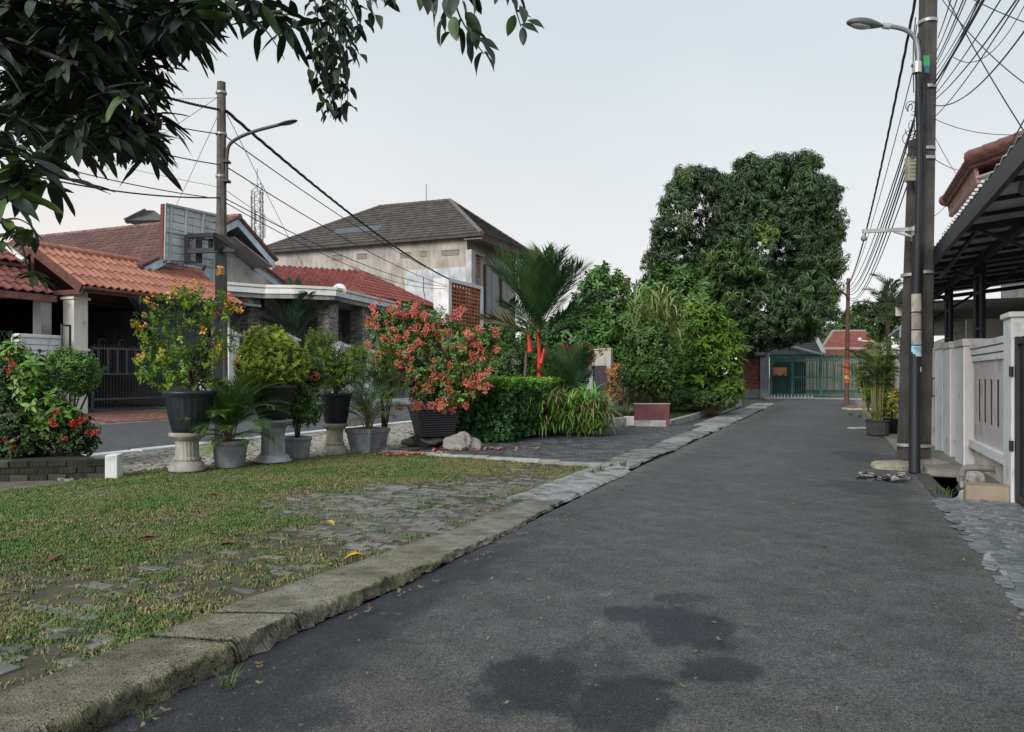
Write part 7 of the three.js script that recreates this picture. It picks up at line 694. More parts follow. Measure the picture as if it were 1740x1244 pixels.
// ---------------------------------------------------------------- poles, lamps, cables
rs(600);
function pole(name, label, base, top, r0, r1, m, n = 8) { const t = thing(name, label, 'utility pole', base); const d = top.clone().sub(base), g = n === 4 ? new THREE.CylinderGeometry(r1 * 1.35, r0 * 1.35, d.length(), 4, 1).rotateY(Math.PI / 4) : new THREE.CylinderGeometry(r1, r0, d.length(), n, 1); g.translate(0, d.length() / 2, 0).applyQuaternion(new THREE.Quaternion().setFromUnitVectors(V(0, 1, 0), d.normalize())); part(t, 'shaft', toCreasedNormals(g.toNonIndexed(), 0.5), m); return t; }
const band = (t, p, r, m = M.steel) => part(t, 'band', new THREE.CylinderGeometry(r, r, 0.05, 14, 1, true).translate(p.x - t.position.x, p.y - t.position.y, p.z - t.position.z), M.bandM ??= mat(0.34, 0.34, 0.33, { side: 2, roughness: 0.5, metalness: 0.4 }));
const ZP = 12.55, P1 = { b: at(1564, 794, ZP).setY(-0.05), t: at(1579, -110, ZP + 0.1) }, P2 = { b: at(1539, 794, ZP - 0.05).setY(-0.05), t: at(1556, 238, ZP) };
{
  const a = pole('utility_pole', 'tallest brown concrete utility pole at right, leaning and carrying the fan of cables', P1.b, P1.t, 0.118, 0.104, M.poleBrown, 4), b = pole('utility_pole', 'shorter brown concrete pole, left of the twin pair at right', P2.b, P2.t, 0.11, 0.085, M.poleBrown, 4);
  for (const v of [38, 150, 254, 270, 462, 752]) { const k = (794 - v) / 904, p = P1.b.clone().lerp(P1.t, k); band(a, p, 0.165 - 0.02 * k); } for (const v of [466, 750]) band(b, P2.b.clone().lerp(P2.t, (794 - v) / 556), 0.165);
  const ft = thing('pole_footing', 'rough concrete collar at the feet of the twin poles', 'concrete', onGround(1550, 797)); for (const [x, s] of [[-0.24, 0.3], [0.2, 0.34], [0.42, 0.22]]) { const g = new THREE.IcosahedronGeometry(s, 3), p = g.attributes.position; for (let i = 0; i < p.count; i++) { const k = 1 + (fbm(p.getX(i) * 5 + 9 + x, p.getY(i) * 5 + p.getZ(i) * 5 + 9, 3, 601) - 0.5) * 0.6; p.setXYZ(i, p.getX(i) * k * 1.25, p.getY(i) * k * 0.4, p.getZ(i) * k * 0.95); } g.computeVertexNormals(); part(ft, 'concrete_lump', g.translate(x, 0.02, -0.1), mat(0.24, 0.22, 0.17, { tx: tStain, bump: 0.02, rep: 1 })); }
  const zf = 12.1, lp = thing('street_lamp', 'street lamp on a slim black pipe strapped between the twin poles at right', 'street lamp', onGround(1554, 804).setY(0)), o = lp.position, A = (u, v, z = zf) => at(u, v, z).sub(o); part(lp, 'pole', [limb([V(0, 0, 0), A(1555, 600), A(1559, 400)], 0.083, 0.072, 10, 12), limb([A(1559, 405), A(1562, 250), A(1560, 122)], 0.045, 0.038, 10, 10)], mat(0.009, 0.010, 0.014, { roughness: 0.62 })); part(lp, 'arm', tube([A(1559, 124), A(1560, 88), A(1555, 66), A(1543, 53), A(1526, 47), A(1504, 44)], 0.036, 24, 9), M.metalGrey); part(lp, 'clamp', [rod(A(1558, 124), A(1558, 106), 0.07, 0.07, 10), rod(A(1512, 45), A(1500, 43.5), 0.05, 0.045, 10)], M.steel); part(lp, 'bolt_bracket', [bar(A(1549, 112), A(1566, 112), 0.03, 0.04), bar(A(1552, 122), A(1566, 122), 0.03, 0.04)], M.iron);
  const hd = new THREE.SphereGeometry(1, 22, 12).scale(0.30, 0.085, 0.13), hp = hd.attributes.position; for (let i = 0; i < hp.count; i++) { const x = hp.getX(i), k = 1 - 0.35 * sm(-0.05, 0.3, x); hp.setXYZ(i, x, hp.getY(i) * k * (hp.getY(i) < 0 ? 0.75 : 1), hp.getZ(i) * k); } hd.computeVertexNormals(); const hc = A(1470, 41); part(lp, 'lamp_head', hd.rotateZ(-0.11).translate(hc.x, hc.y, hc.z), mat(0.085, 0.10, 0.105, { roughness: 0.4 })); part(lp, 'lamp_lens', new THREE.SphereGeometry(1, 16, 8, 0, 6.3, 1.57, 1.57).scale(0.19, 0.07, 0.10).rotateZ(-0.11).translate(hc.x - 0.06, hc.y - 0.005, hc.z), mat(0.35, 0.36, 0.34, { roughness: 0.25 }));
  const pb = (v0, v1, c, w = 0.15) => { const p = A(1556, (v0 + v1) / 2); const hgt = (v1 - v0) * zf / F, yc = p.y; return part(lp, 'pasted_paper', new THREE.CylinderGeometry(0.0835, 0.0845, hgt, 14, 1, true, -1.3, 2.4).translate(p.x, yc, p.z), mat(c[0], c[1], c[2], { side: 2, tx: tStain, rep: 0.6 })); }; pb(500, 530, [0.32, 0.29, 0.25]); pb(532, 560, [0.22, 0.19, 0.165]); pb(562, 586, [0.3, 0.29, 0.27]); pb(588, 606, [0.3, 0.45, 0.55]); pb(624, 632, [0.55, 0.55, 0.54]); part(lp, 'blue_stripe', new THREE.CylinderGeometry(0.085, 0.085, 0.03, 14, 1, true, -0.9, 1.0).translate(A(1556, 592).x, A(1556, 592).y, A(1556, 592).z), mat(0.08, 0.3, 0.5, { side: 2 }));
  // box, CCTV arm, pasted poster, conduits
  const bx = thing('junction_box', 'grey-green louvred junction box clamped to the left pole', 'box', at(1548, 288, 12.3)); part(bx, 'case', rbox(-0.075, 0.075, -0.2, 0.2, -0.07, 0.07, 0.015), mat(0.30, 0.29, 0.22, { tx: tGrain })); for (let i = 0; i < 5; i++) part(bx, 'louvre', rbox(-0.055, 0.055, -0.13 + i * 0.06, -0.105 + i * 0.06, 0.07, 0.082, 0.004), mat(0.24, 0.23, 0.175)); part(bx, 'cable_gland', rod(V(0.04, -0.2, 0), V(0.08, -0.28, 0), 0.04), M.black);
  const cc = thing('camera_bracket', 'pale steel arm with a small dome camera reaching out from the twin poles', 'camera', at(1553, 397, 12.2)), C = (u, v, z = 12.2) => at(u, v, z).sub(cc.position); part(cc, 'arm', bar(C(1466, 393), C(1560, 389), 0.05, 0.06), M.steel); part(cc, 'brace', bar(C(1520, 393), C(1556, 404), 0.035, 0.04), M.steel); part(cc, 'mount_plate', rbox(-0.02, 0.07, -0.12, 0.12, -0.05, 0.08, 0.01), M.steel); const dc = C(1468, 405); part(cc, 'dome_camera', new THREE.SphereGeometry(0.048, 14, 10).translate(dc.x, dc.y, dc.z), mat(0.2, 0.2, 0.2, { roughness: 0.3 })); part(cc, 'camera_stem', rod(C(1468, 394), dc, 0.018), M.steel);
  const ps = thing('pasted_poster', 'green and blue torn poster pasted high on the tall pole', 'poster', at(1574, 106, 12.36)); part(ps, 'green_paper', rbox(-0.05, 0.05, -0.06, 0.11, 0, 0.004, 0.002), mat(0.03, 0.28, 0.10, { tx: tStain, rep: 0.5 })); part(ps, 'blue_paper', rbox(-0.045, 0.05, -0.17, -0.06, 0, 0.0045, 0.002), mat(0.05, 0.12, 0.24, { tx: tStain, rep: 0.5 }));
  const cd = thing('cable_conduits', 'bundle of dark pipes and coiled cables running up between the twin poles', 'cables', at(1560, 600, 12.35)), D = (u, v, z = 12.3) => at(u, v, z).sub(cd.position); for (const [u0, u1, r, v0] of [[1549, 1565, 0.022, 700], [1560, 1570, 0.026, 640], [1564, 1574, 0.018, 560], [1557, 1572, 0.03, 480]]) part(cd, 'conduit', tube([D(u0, v0), D((u0 + u1) / 2, (v0 + 200) / 2), D(u1, 140)], r, 10, 6), M.cable);
  for (let i = 0; i < 9; i++) { const c = D(rr(1543, 1560), rr(160, 260), 12.2), r = rr(0.05, 0.12); part(cd, 'cable_coil', new THREE.TorusGeometry(r, 0.006, 5, 18, rr(4, 6)).rotateX(rr(-0.4, 0.4)).rotateY(rr(-0.7, 0.7)).rotateZ(rr(0, 6)).translate(c.x, c.y, c.z), M.cable); } for (let i = 0; i < 12; i++) { const u = rr(1549, 1576), v = rr(20, 200); part(cd, 'loose_cable', tube([D(u, v, 12.2), D(u + rr(-12, 6), v + rr(30, 60), 12.15), D(u + rr(-6, 10), v + rr(80, 150), 12.2)], 0.009, 10, 5), M.cable); }
}
const zl = 17.2, PL = { b: at(377, 752, zl).setY(0.02), t: at(376, 140, zl) };
{ // left pole with lamp
  const a = pole('utility_pole', 'weathered concrete utility pole behind the backboard, left of the street garden', PL.b, PL.t, 0.15, 0.10, mat(0.105, 0.095, 0.083, { tx: again(tStain, 1.5), bump: 0.006 })); for (const v of [158, 228, 300]) band(a, at(376, v, zl), 0.125);
  const l = thing('street_lamp', 'slim dark street lamp arm bent out from the left utility pole', 'street lamp', at(385, 330, zl - 0.1)), A = (u, v) => at(u, v, zl - 0.1).sub(l.position); part(l, 'arm', tube([A(385, 310), A(386, 262), A(390, 246), A(402, 236), A(430, 224), A(478, 211)], 0.04, 26, 8), mat(0.05, 0.04, 0.038, { roughness: 0.5 })); const hd = new THREE.SphereGeometry(1, 16, 10).scale(0.23, 0.045, 0.09); const hc = A(489, 208.5); part(l, 'lamp_head', hd.rotateZ(0.22).translate(hc.x, hc.y, hc.z), M.black); part(l, 'clamp', [bar(A(380, 308), A(390, 308), 0.2, 0.05), bar(A(380, 275), A(390, 275), 0.2, 0.05)], M.iron); part(l, 'lens', new THREE.SphereGeometry(1, 12, 8, 0, 6.3, 1.57, 1.57).scale(0.15, 0.05, 0.07).rotateZ(0.22).translate(hc.x + 0.02, hc.y, hc.z), mat(0.2, 0.2, 0.2));
}
{ // basketball stand seen from behind
  const z = 17.6, b = at(371, 752, 16.8).setY(0.03), t = thing('basketball_stand', 'weathered white basketball backboard on a black steel arm, seen from behind', 'basketball hoop', b), A = (u, v, zz = z) => at(u, v, zz).sub(b); 
  part(t, 'post', bar(V(0, 0, 0), A(373, 400, 16.8), 0.17, 0.17), M.iron); const zr = z + 0.15, zn = z - 0.35; // board slants away to the left front
  const TL = A(280, 347, 16.6), TR = A(377, 368, 17.9), BR = A(368, 456, 17.9), BLc = A(278, 440, 16.6), ux = TR.clone().sub(TL), uy = TL.clone().sub(BLc), n = ux.clone().cross(uy).normalize(); if (n.z < 0) n.negate(); const pt = (u, v, d = 0) => BLc.clone().lerp(BR, u).lerp(TL.clone().lerp(TR, u), v).addScaledVector(n, d); const bm = [0, 1, 2, 3].map((i) => mat(0.64 + 0.03 * i, 0.69 + 0.03 * i, 0.70 + 0.03 * i, { tx: again(tSoft, 1.2), bump: 0.01 }));
  const bd = part(t, 'backboard', prism([pt(0, 0, -0.05), pt(1, 0, -0.05), pt(1, 1, -0.05), pt(0, 1, -0.05)], n.clone().multiplyScalar(0.02)), mat(0.2, 0.08, 0.06)); rs(610); for (let r = 0; r < 7; r++) { const v0 = r / 7 + 0.006, v1 = (r + 1) / 7 - 0.006, sk = rr(-0.006, 0.006); for (const [u0, u1] of [[0.005, 0.49], [0.497, 0.995]]) part(bd, 'plank', prism([pt(u0, v0 + sk), pt(u1, v0 - sk), pt(u1, v1 + sk), pt(u0, v1 - sk)].map((p) => p.addScaledVector(n, -0.03 + rr(-0.004, 0.006))), n.clone().multiplyScalar(0.02)), pick(bm)); }
  const fm = mat(0.42, 0.44, 0.44, { tx: tStain }), st = (u0, v0, u1, v1, w) => { const a = pt(u0, v0, 0.015), b2 = pt(u1, v1, 0.015); return bar(a, b2, w, 0.05); }; part(t, 'board_frame', [st(0.0, 1, 1, 1, 0.06), st(0, 0, 1, 0, 0.06), st(0.0, 0, 0, 1, 0.06), st(1, 0, 1, 1, 0.06), st(0.36, 0.52, 0.36, 1, 0.05), st(0.66, 0.5, 0.66, 1, 0.05), st(0, 0.52, 1, 0.52, 0.045), st(0.1, 0, 0.1, 1, 0.03), st(0.93, 0, 0.93, 1, 0.03)], fm); part(t, 'side_edge', prism([pt(-0.012, 0, -0.08), pt(-0.012, 1, -0.08), pt(-0.012, 1, 0.03), pt(-0.012, 0, 0.03)], ux.clone().normalize().multiplyScalar(-0.03)), mat(0.15, 0.04, 0.035));
  const B = (u0, v0, z0, u1, v1, z1, w = 0.085) => bar(A(u0, v0, z0), A(u1, v1, z1), w, w); part(t, 'arm', [B(318, 400, 16.95, 318, 447, 16.95, 0.12), B(338, 402, 17.15, 338, 447, 17.15, 0.13), B(320, 401, 16.95, 366, 399, 16.4), B(366, 399, 16.4, 401, 423, 16.6), B(320, 427, 16.95, 401, 424, 16.6, 0.1), B(340, 404, 17.2, 380, 402, 17.2), B(380, 402, 17.2, 400, 422, 16.8), B(358, 403, 17.3, 358, 423, 17.3, 0.1), B(366, 399, 16.4, 368, 425, 16.6), B(345, 455, 17.2, 347, 456, 17.2, 0.12), B(374, 400, 17.3, 376, 425, 17.5, 0.12)], M.iron);
  const rc = A(298, 446, 16.2); part(t, 'hoop', [new THREE.TorusGeometry(0.24, 0.011, 6, 26).rotateX(Math.PI / 2).translate(rc.x, rc.y, rc.z), new THREE.TorusGeometry(0.24, 0.008, 6, 26).rotateX(Math.PI / 2).translate(rc.x, rc.y - 0.11, rc.z), ...[0, 1, 2, 3, 4, 5].map((i) => rod(V(rc.x + 0.24 * Math.cos(i), rc.y, rc.z + 0.24 * Math.sin(i)), V(rc.x + 0.24 * Math.cos(i), rc.y - 0.11, rc.z + 0.24 * Math.sin(i)), 0.008)), tube([V(rc.x + 0.24, rc.y, rc.z), V(rc.x + 0.4, rc.y + 0.02, rc.z - 0.2), pt(0.5, 0.05, -0.05)], 0.012, 8, 5)], M.iron);
}
{ // far pole and chimney-like pole
  const b = at(1438.5, 686, 42).setY(0), a = pole('utility_pole', 'thin rusty pole with red and yellow painted bands before the green gate', b, at(1441.5, 473, 42), 0.15, 0.10, mat(0.11, 0.05, 0.04, { tx: tStain, rep: 1.5 })); for (const [v0, v1, c] of [[612, 636, [0.4, 0.07, 0.04]], [638, 644, [0.5, 0.28, 0.05]], [646, 651, [0.4, 0.07, 0.04]]]) { const p = at(1439, (v0 + v1) / 2, 42).sub(b); part(a, 'painted_band', new THREE.CylinderGeometry(0.15, 0.153, (v1 - v0) * 42 / F, 12, 1, true).translate(p.x, p.y, p.z), mat(...c, { side: 2 })); } const A = (u, v) => at(u, v, 41.8).sub(b); part(a, 'lamp_arm', tube([A(1440, 507), A(1436, 500), A(1426, 494)], 0.05, 10, 6), M.iron);
  const c2 = at(1066, 690, 44).setY(0); const q = pole('chimney_pole', 'short rust-brown pole top rising between the two green trees', c2, at(1067, 474, 44), 0.16, 0.13, mat(0.09, 0.04, 0.035, { tx: tGrain })); part(q, 'cap', new THREE.CylinderGeometry(0.17, 0.17, 0.12, 8).translate(at(1067, 474, 44).x - c2.x, at(1067, 474, 44).y - c2.y, at(1067, 474, 44).z - c2.z), M.iron);
  const yl = thing('yard_lamp', 'white swan-neck yard lamp reaching left before the coconut palm', 'lamp', at(1485, 590, 37)), Y = (u, v) => at(u, v, 37).sub(yl.position); part(yl, 'arm', tube([Y(1492, 592), Y(1484, 580), Y(1474, 580), Y(1463, 579)], 0.035, 12, 6), M.white); part(yl, 'shade', new THREE.SphereGeometry(0.1, 12, 8).translate(Y(1461, 577).x, Y(1461, 577).y, Y(1461, 577).z), M.white);
}
// cables: pixel, distance at either end, sag in metres
function cable(label, a, b, sag, r, group, name = 'overhead_cable') { const p = at(...a), q = at(...b), pts = []; for (let i = 0; i <= 14; i++) { const t = i / 14; pts.push(p.clone().lerp(q, t).add(V(0, -sag * 4 * t * (1 - t), 0))); } const o = solo(name, label, 'cable', tube(pts, r, 36, 6), M.cable, group); return o; }
function twisted(label, a, b, sag, r) { const p = at(...a), q = at(...b), gs2 = []; for (const ph of [0, 2.1, 4.2]) { const pts = []; for (let i = 0; i <= 110; i++) { const t = i / 110; pts.push(p.clone().lerp(q, t).add(V(Math.cos(ph + i * 0.9) * r * 0.9, -sag * 4 * t * (1 - t) + Math.sin(ph + i * 0.9) * r * 0.9, 0))); } gs2.push(new THREE.TubeGeometry(new THREE.CatmullRomCurve3(pts), 170, r * 0.75, 5, false)); } const t = thing('twisted_cable', label, 'cable', V(0, 0, 0)); const c = p.clone().lerp(q, 0.5); t.position.copy(c); gs2.forEach((g) => part(t, 'strand', g.translate(-c.x, -c.y, -c.z), M.cable)); }
twisted('thick twisted cable from the far rusty pole up past the right street lamp', [1442, 482, 42], [1571, -80, 12.4], 0.85, 0.019);
twisted('thick twisted cable sagging from the left pole down to the terracotta screen', [384, 188, 17.1], [763, 474, 42], 0.35, 0.026);
twisted('thick twisted cable entering the left pole from the overhanging leaves', [90, 95, 13], [372, 186, 17.1], 0.1, 0.02);
rs(620);
[[[1443, 488, 42], [1557, 190, 12.5], 0.5, 0.012], [[1443, 492, 42], [1554, 205, 12.5], 0.7, 0.014], [[1443, 497, 42], [1556, 222, 12.5], 0.62, 0.011], [[1443, 500, 42], [1553, 240, 12.5], 0.75, 0.016], [[1443, 505, 42], [1550, 262, 12.5], 0.85, 0.013], [[1443, 508, 42], [1552, 285, 12.5], 0.8, 0.011], [[1442, 484, 42], [1564, 70, 12.4], 0.6, 0.009]].forEach((c) => cable('dark cable sagging between the far rusty pole and the twin poles', ...c, 'cables between the far pole and the twin poles'));
[[[1588, 142, 12.5], [1726, -105, 5], 0.05, 0.014], [[1589, 150, 12.5], [1690, -60, 6], 0.05, 0.007], [[1589, 169, 12.5], [1760, -48, 5], 0.08, 0.007], [[1594, 64, 12.5], [1640, -80, 6], 0.03, 0.007], [[1592, 101, 12.5], [1660, -60, 6], 0.04, 0.007], [[1591, 118, 12.5], [1690, -55, 6], 0.05, 0.005], [[1588, 199, 12.5], [1790, -95, 5], 0.1, 0.006], [[1590, 90, 12.5], [1650, -70, 6], 0.05, 0.006], [[1590, 130, 12.5], [1700, -70, 5.5], 0.06, 0.006], [[1592, 108, 12.5], [1672, -75, 6], 0.04, 0.006], [[1589, 160, 12.5], [1725, -40, 5.5], 0.05, 0.006]].forEach((c) => cable('dark cable fanning up from the tall pole out of the top right', ...c, 'cables fanning out from the tall pole'));
cable('dark cable curving from the tall pole to the right edge above the roof verge', [1588, 179, 12.5], [1790, -20, 6], 0.28, 0.008);
cable('thin nearly level cable from the tall pole to the right edge', [1588, 202, 12.5], [1790, 224, 8], 0.12, 0.005);
cable('cable crossing the fan downward to the right, the lower of two', [1606, -10, 9], [1770, 268, 7], 0.06, 0.006);
cable('cable crossing the fan downward to the right, the upper of two', [1598, -5, 9], [1775, 165, 7], 0.1, 0.005);
cable('straight cable crossing the top right corner downward', [1640, -8, 8], [1775, 50, 7], 0.02, 0.005);
cable('cable falling from the right edge in front of the red roof verge', [1775, 140, 7], [1619, 420, 13], 0.02, 0.007);
cable('thin wire slanting from the tall pole down to the red fascia', [1583, 222, 12.5], [1634, 308, 18], 0.05, 0.005);
cable('short wire from the tall pole to the red roof verge', [1584, 268, 12.5], [1644, 291, 18], 0.06, 0.007);
cable('short wire from the dome camera bracket to the red eave end', [1548, 377, 12.4], [1607, 349, 21], 0.12, 0.007);
cable('loose wavy cable hanging in the fan at top right', [1620, 97, 10], [1760, -30, 8], 0.35, 0.005);
cable('middle cable from the left pole down to the terracotta screen', [384, 232, 17.1], [757, 470, 42], 0.25, 0.015);
cable('lower cable from the left pole across the concrete house', [384, 283, 17.1], [760, 486, 42], 0.3, 0.015);
cable('lowest pair cable from the left pole across the concrete house, upper strand', [384, 338, 17.1], [758, 487, 42], 0.4, 0.013);
cable('lowest pair cable from the left pole across the concrete house, lower strand', [384, 345, 17.1], [756, 490, 42], 0.55, 0.012);
cable('thin stay wire from the left pole down past the telecom mast', [386, 195, 17.1], [530, 480, 34], 0.03, 0.008);
cable('thin stay wire from the left pole down to the gabled roof', [373, 190, 17.1], [298, 352, 24], 0.02, 0.006);
cable('thin wire slanting from the top of the left pole into the leaves', [373, 163, 17.1], [180, 290, 20], 0.02, 0.006);
cable('cable from the left pole into the leaves, second from the top', [374, 228, 17.1], [150, 180, 14], 0.05, 0.012);
cable('cable from the left pole into the leaves, third from the top', [374, 280, 17.1], [100, 210, 14], 0.08, 0.013);
cable('lowest heavy cable from the left pole into the leaves', [374, 336, 17.1], [20, 290, 14], 0.14, 0.016);
cable('cable just above the lowest heavy one left of the left pole', [352, 335, 17.1], [20, 262, 14], 0.08, 0.011);
cable('thin high wire left of the left pole top', [372, 166, 17.1], [150, 168, 15], 0.02, 0.005);
cable('faint thin wire crossing the pale sky left of the left pole', [372, 318, 17.1], [40, 240, 20], 0.06, 0.005);
cable('thin wire from the left pole over the telecom mast to the grey roof', [386, 325, 17.1], [560, 420, 36], 0.2, 0.008);
// ---------------------------------------------------------------- the tree overhead at the upper left
{
  const t = thing('overhanging_tree', 'dark mango branches with long pointed leaves overhanging the upper left', 'tree', V(-6.2, 0, -2.6)), o = t.position, dk = [mat(0.008, 0.02, 0.009, { side: 2, roughness: 0.55 }), mat(0.014, 0.032, 0.010, { side: 2, roughness: 0.5 }), mat(0.005, 0.012, 0.008, { side: 2, roughness: 0.6 }), mat(0.035, 0.075, 0.012, { side: 2, roughness: 0.55 })];
  const C = (u, v, z) => at(u, v, z).sub(o); rs(701);
  part(t, 'trunk', limb([V(-0.4, 0, 0.4), V(-0.2, 1.6, 0.2), V(0.2, 3.0, 0), V(0.6, 4.6, -0.2)], 0.22, 0.12, 10, 10), M.bark);
  for (const b of [limb([V(0.3, 3.3, 0), C(-60, 160, 3.6), C(60, 225, 3.7), C(150, 250, 3.7)], 0.05, 0.012), limb([V(0.5, 4.2, -0.1), C(-40, -60, 3.8), C(150, 20, 3.9), C(330, 30, 4), C(480, 20, 4.1)], 0.06, 0.012), limb([V(0.3, 3.6, 0), C(0, 60, 3.6), C(160, 130, 3.7), C(260, 210, 3.8)], 0.04, 0.01), limb([C(-80, 280, 3.4), C(0, 300, 3.4), C(60, 310, 3.4)], 0.02, 0.008)]) part(t, 'branch', b, M.bark);
  const lg = [fineLeaf(0.25, 0.062, 0.18, 0.14, 0.06), fineLeaf(0.22, 0.066, 0.22, 0.25, 0.1), fineLeaf(0.27, 0.058, 0.12, 0.08, 0.05)].map((g) => g), items = [];
  const whorl = (u, v, z, n, sc, flat) => { const c = C(u, v, z); for (let i = 0; i < n; i++) { const a = rr(0, 6.283), d = V(Math.cos(a), -rr(-0.25, 1.2), Math.sin(a)); items.push({ g: pick(lg), m: rnd() < (flat ?? 0.06) ? dk[3] : pick(dk.slice(0, 3)), x: aim(c.clone().addScaledVector(d, 0.02), d, rr(-0.6, 0.6), sc * rr(0.7, 1.1)) }); } };
  const lobes = [[60, 40, 110, 70, 34], [190, 40, 110, 60, 30], [300, 30, 80, 44, 16], [60, 150, 100, 80, 34], [180, 130, 80, 60, 24], [210, 200, 60, 50, 16], [120, 220, 70, 40, 12], [225, 250, 45, 30, 9], [400, 15, 60, 22, 10], [465, 22, 40, 28, 8], [355, 60, 40, 26, 6], [20, 230, 50, 60, 12], [10, 90, 60, 90, 22], [90, 110, 100, 70, 34], [50, 200, 70, 50, 18], [130, 60, 90, 60, 24], [230, 100, 60, 60, 12], [160, 235, 90, 38, 14], [250, 30, 80, 40, 16]];
  for (const [u, v, ru, rv, n] of lobes) for (let i = 0; i < n; i++) { const a = rr(0, 6.28), r = Math.sqrt(rnd()), pu = u + Math.cos(a) * ru * r, pv = v + Math.sin(a) * rv * r - 14; if (fbm(pu * 0.022 + 5, pv * 0.022 + 5, 2, 709) < 0.37) continue; whorl(pu, pv, rr(3.5, 5.2), 9, rr(0.62, 0.85)); }
  for (const [u, v] of [[40, 265], [15, 290], [70, 270], [5, 255], [35, 310], [80, 300], [5, 330]]) whorl(u, v, rr(3.0, 3.4), 8, 0.95, 0.5);
  for (const [u, v] of [[255, 275], [170, 255], [265, 240], [280, 215], [320, 85], [335, 70], [505, 45], [485, 60], [140, 265], [440, 50], [470, 35]]) whorl(u, v - 12, rr(4, 4.8), 8, 0.75);
  pieces(t, 'leaf', items, 300);
  // small leafy twig lower left
  const tw = thing('leafy_twig', 'small hanging twig with lighter green leaves before the porch roof', 'branch', at(30, 380, 4.5)), TC = (u, v, z = 4.5) => at(u, v, z).sub(tw.position); part(tw, 'twig', [limb([TC(-40, 330), TC(0, 375), TC(30, 400), TC(50, 470)], 0.012, 0.004), limb([TC(0, 375), TC(30, 372), TC(55, 385)], 0.008, 0.003)], M.bark); const sl = fineLeaf(0.13, 0.055, 0.2, 0.2, 0.05), lm = [mat(0.04, 0.075, 0.018, { side: 2 }), mat(0.07, 0.13, 0.025, { side: 2 }), mat(0.02, 0.045, 0.015, { side: 2 })]; rs(702); for (const [u, v, n] of [[8, 372, 6], [30, 385, 7], [50, 390, 6], [15, 400, 6], [62, 405, 4], [48, 465, 5], [60, 470, 4], [0, 410, 5]]) for (let i = 0; i < n; i++) { const a = rr(0, 6.28), l = new THREE.Mesh(sl, pick(lm)); l.name = 'leaf'; l.applyMatrix4(aim(TC(u, v, rr(4.3, 4.7)), V(Math.cos(a), -rr(0, 0.9), Math.sin(a)), rr(-0.5, 0.5), rr(0.7, 1.1))); tw.add(l); }
  // creeper curtain and the two loose sprays right of it
  const cr = thing('hanging_creeper', 'hanging curtain of small-leaved creeper at the top, left of the middle', 'creeper', at(565, 0, 4.6)), CC = (u, v, z = 4.6) => at(u, v, z).sub(cr.position), cl = [fineLeaf(0.085, 0.04, 0.25, 0.25, 0.05), fineLeaf(0.1, 0.038, 0.3, 0.35, 0.1)], its = [], vines = []; rs(703);
  for (const [u0, v0, u1, v1] of [[552, -20, 548, 190], [570, -20, 562, 200], [585, -20, 580, 180], [560, -20, 530, 140], [600, -20, 600, 110], [575, 60, 590, 195], [540, 40, 570, 205], [565, 20, 555, 160], [590, -10, 565, 120], [535, 0, 545, 110], [620, -20, 640, 30], [590, 10, 620, 60], [640, -20, 660, 8]]) { const zz = rr(4.4, 4.8); vines.push(limb([CC(u0, v0, zz), CC((u0 + u1) / 2 + rr(-8, 8), (v0 + v1) / 2, zz), CC(u1, v1, zz)], 0.004, 0.002, 8, 4)); const n = Math.max(5, Math.round(Math.abs(v1 - v0) / 7)); for (let i = 0; i < n; i++) { const k = i / n, a = rr(0, 6.28); its.push({ g: pick(cl), m: pick(dk), x: aim(CC(lerp(u0, u1, k) + rr(-14, 14), lerp(v0, v1, k) + rr(-6, 6), zz + rr(-0.1, 0.1)), V(Math.cos(a), -rr(0.2, 1.4), Math.sin(a)), rr(-0.7, 0.7), rr(0.75, 1.15)) }); } } part(cr, 'vine', vines, M.bark); pieces(cr, 'leaf', its, 300);
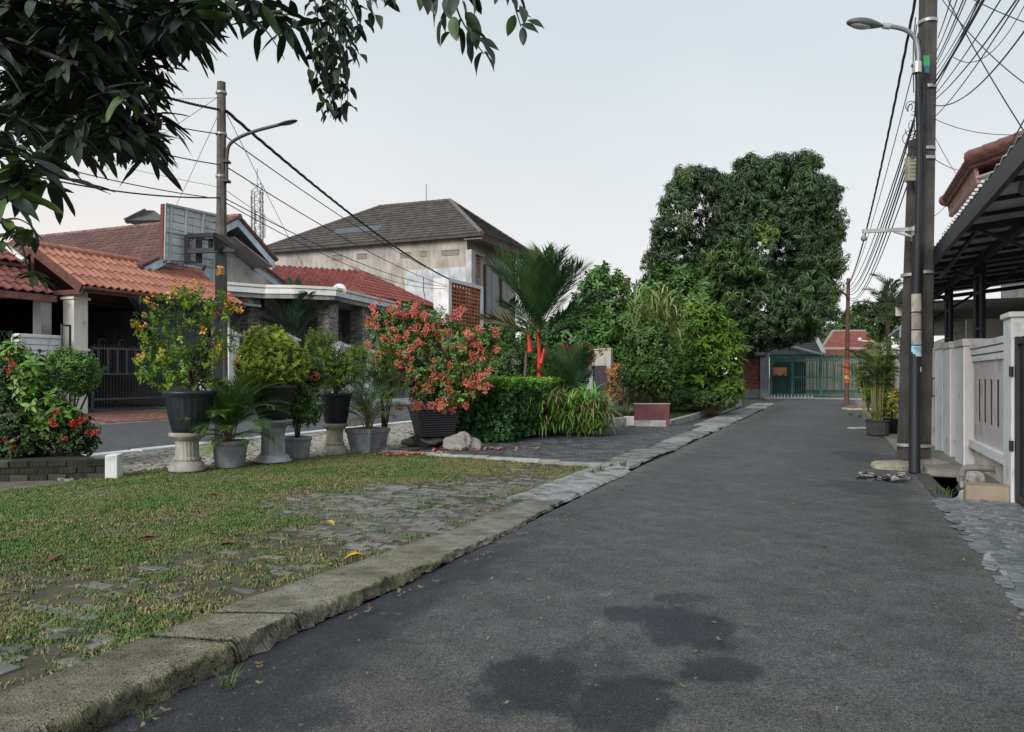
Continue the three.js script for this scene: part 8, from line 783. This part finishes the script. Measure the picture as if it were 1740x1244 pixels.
  const spray = (name, label, list, leaves, z, sc) => { const p = thing(name, label, 'branch', at(list[0][0], list[0][1], z)), Q = (u, v, d = 0) => at(u, v, z + d).sub(p.position); part(p, 'twig', limb(list.map(([u, v]) => Q(u, v)), 0.007, 0.003, 10, 5), M.bark); const g = [fineLeaf(0.15, 0.068, 0.15, 0.1, 0.03), fineLeaf(0.14, 0.058, 0.25, 0.15, 0.06)]; for (const [u, v, du, dv] of leaves) { const l = new THREE.Mesh(pick(g), pick(dk)); l.name = 'leaf'; const a = Q(u, v, rr(-0.1, 0.1)), d = V(du, -dv, rr(-0.5, 0.5)); l.applyMatrix4(aim(a, d, rr(-0.9, 0.9), sc * rr(0.85, 1.15))); p.add(l); } }; rs(704);
  spray('hanging_spray', 'hanging spray of broad oval leaves at the top, middle of the sky', [[770, -40], [778, 20], [800, 60], [822, 92]], [[745, 0, -0.3, 1], [715, -18, 0, 1], [722, -10, 0.2, 1], [735, -15, 0.1, 1], [775, -10, -0.2, 1], [785, 0, 0.3, 1], [760, 15, -0.2, 1], [770, 28, 0.1, 1], [752, 30, -0.2, 1], [790, 20, 0.8, 0.9], [798, 22, 0.1, 1], [785, 30, -0.3, 1], [780, 45, 0.2, 1], [795, 50, 0.1, 1], [800, 52, 0.8, 0.5], [810, 65, 0.9, 0.45], [818, 70, 0.5, 0.8], [822, 88, 0.6, 0.9], [820, 88, -0.4, 1], [805, 70, -0.2, 1], [760, -5, 0.1, 1], [800, -10, 0.3, 1], [765, 55, -0.6, 0.8], [812, 40, -0.1, 0.8], [790, -20, 0.6, 0.6], [745, -25, -0.6, 0.7]], 4.2, 1.0);
  spray('hanging_spray', 'small loose spray of oval leaves hanging right of the larger one', [[868, -30], [875, 10], [885, 45]], [[840, -18, 0.1, 1], [865, -10, 0.5, 0.9], [882, -5, 0.5, 0.8], [885, 10, 0.2, 1], [875, 25, -0.4, 0.9], [883, 42, 0.8, 0.4], [888, 45, 0.05, 1], [895, 35, 0.9, 0.4], [878, 20, 0.6, 0.4], [850, -22, 0.3, 0.6]], 4.2, 0.82);
}
renderer.render(scene, camera);
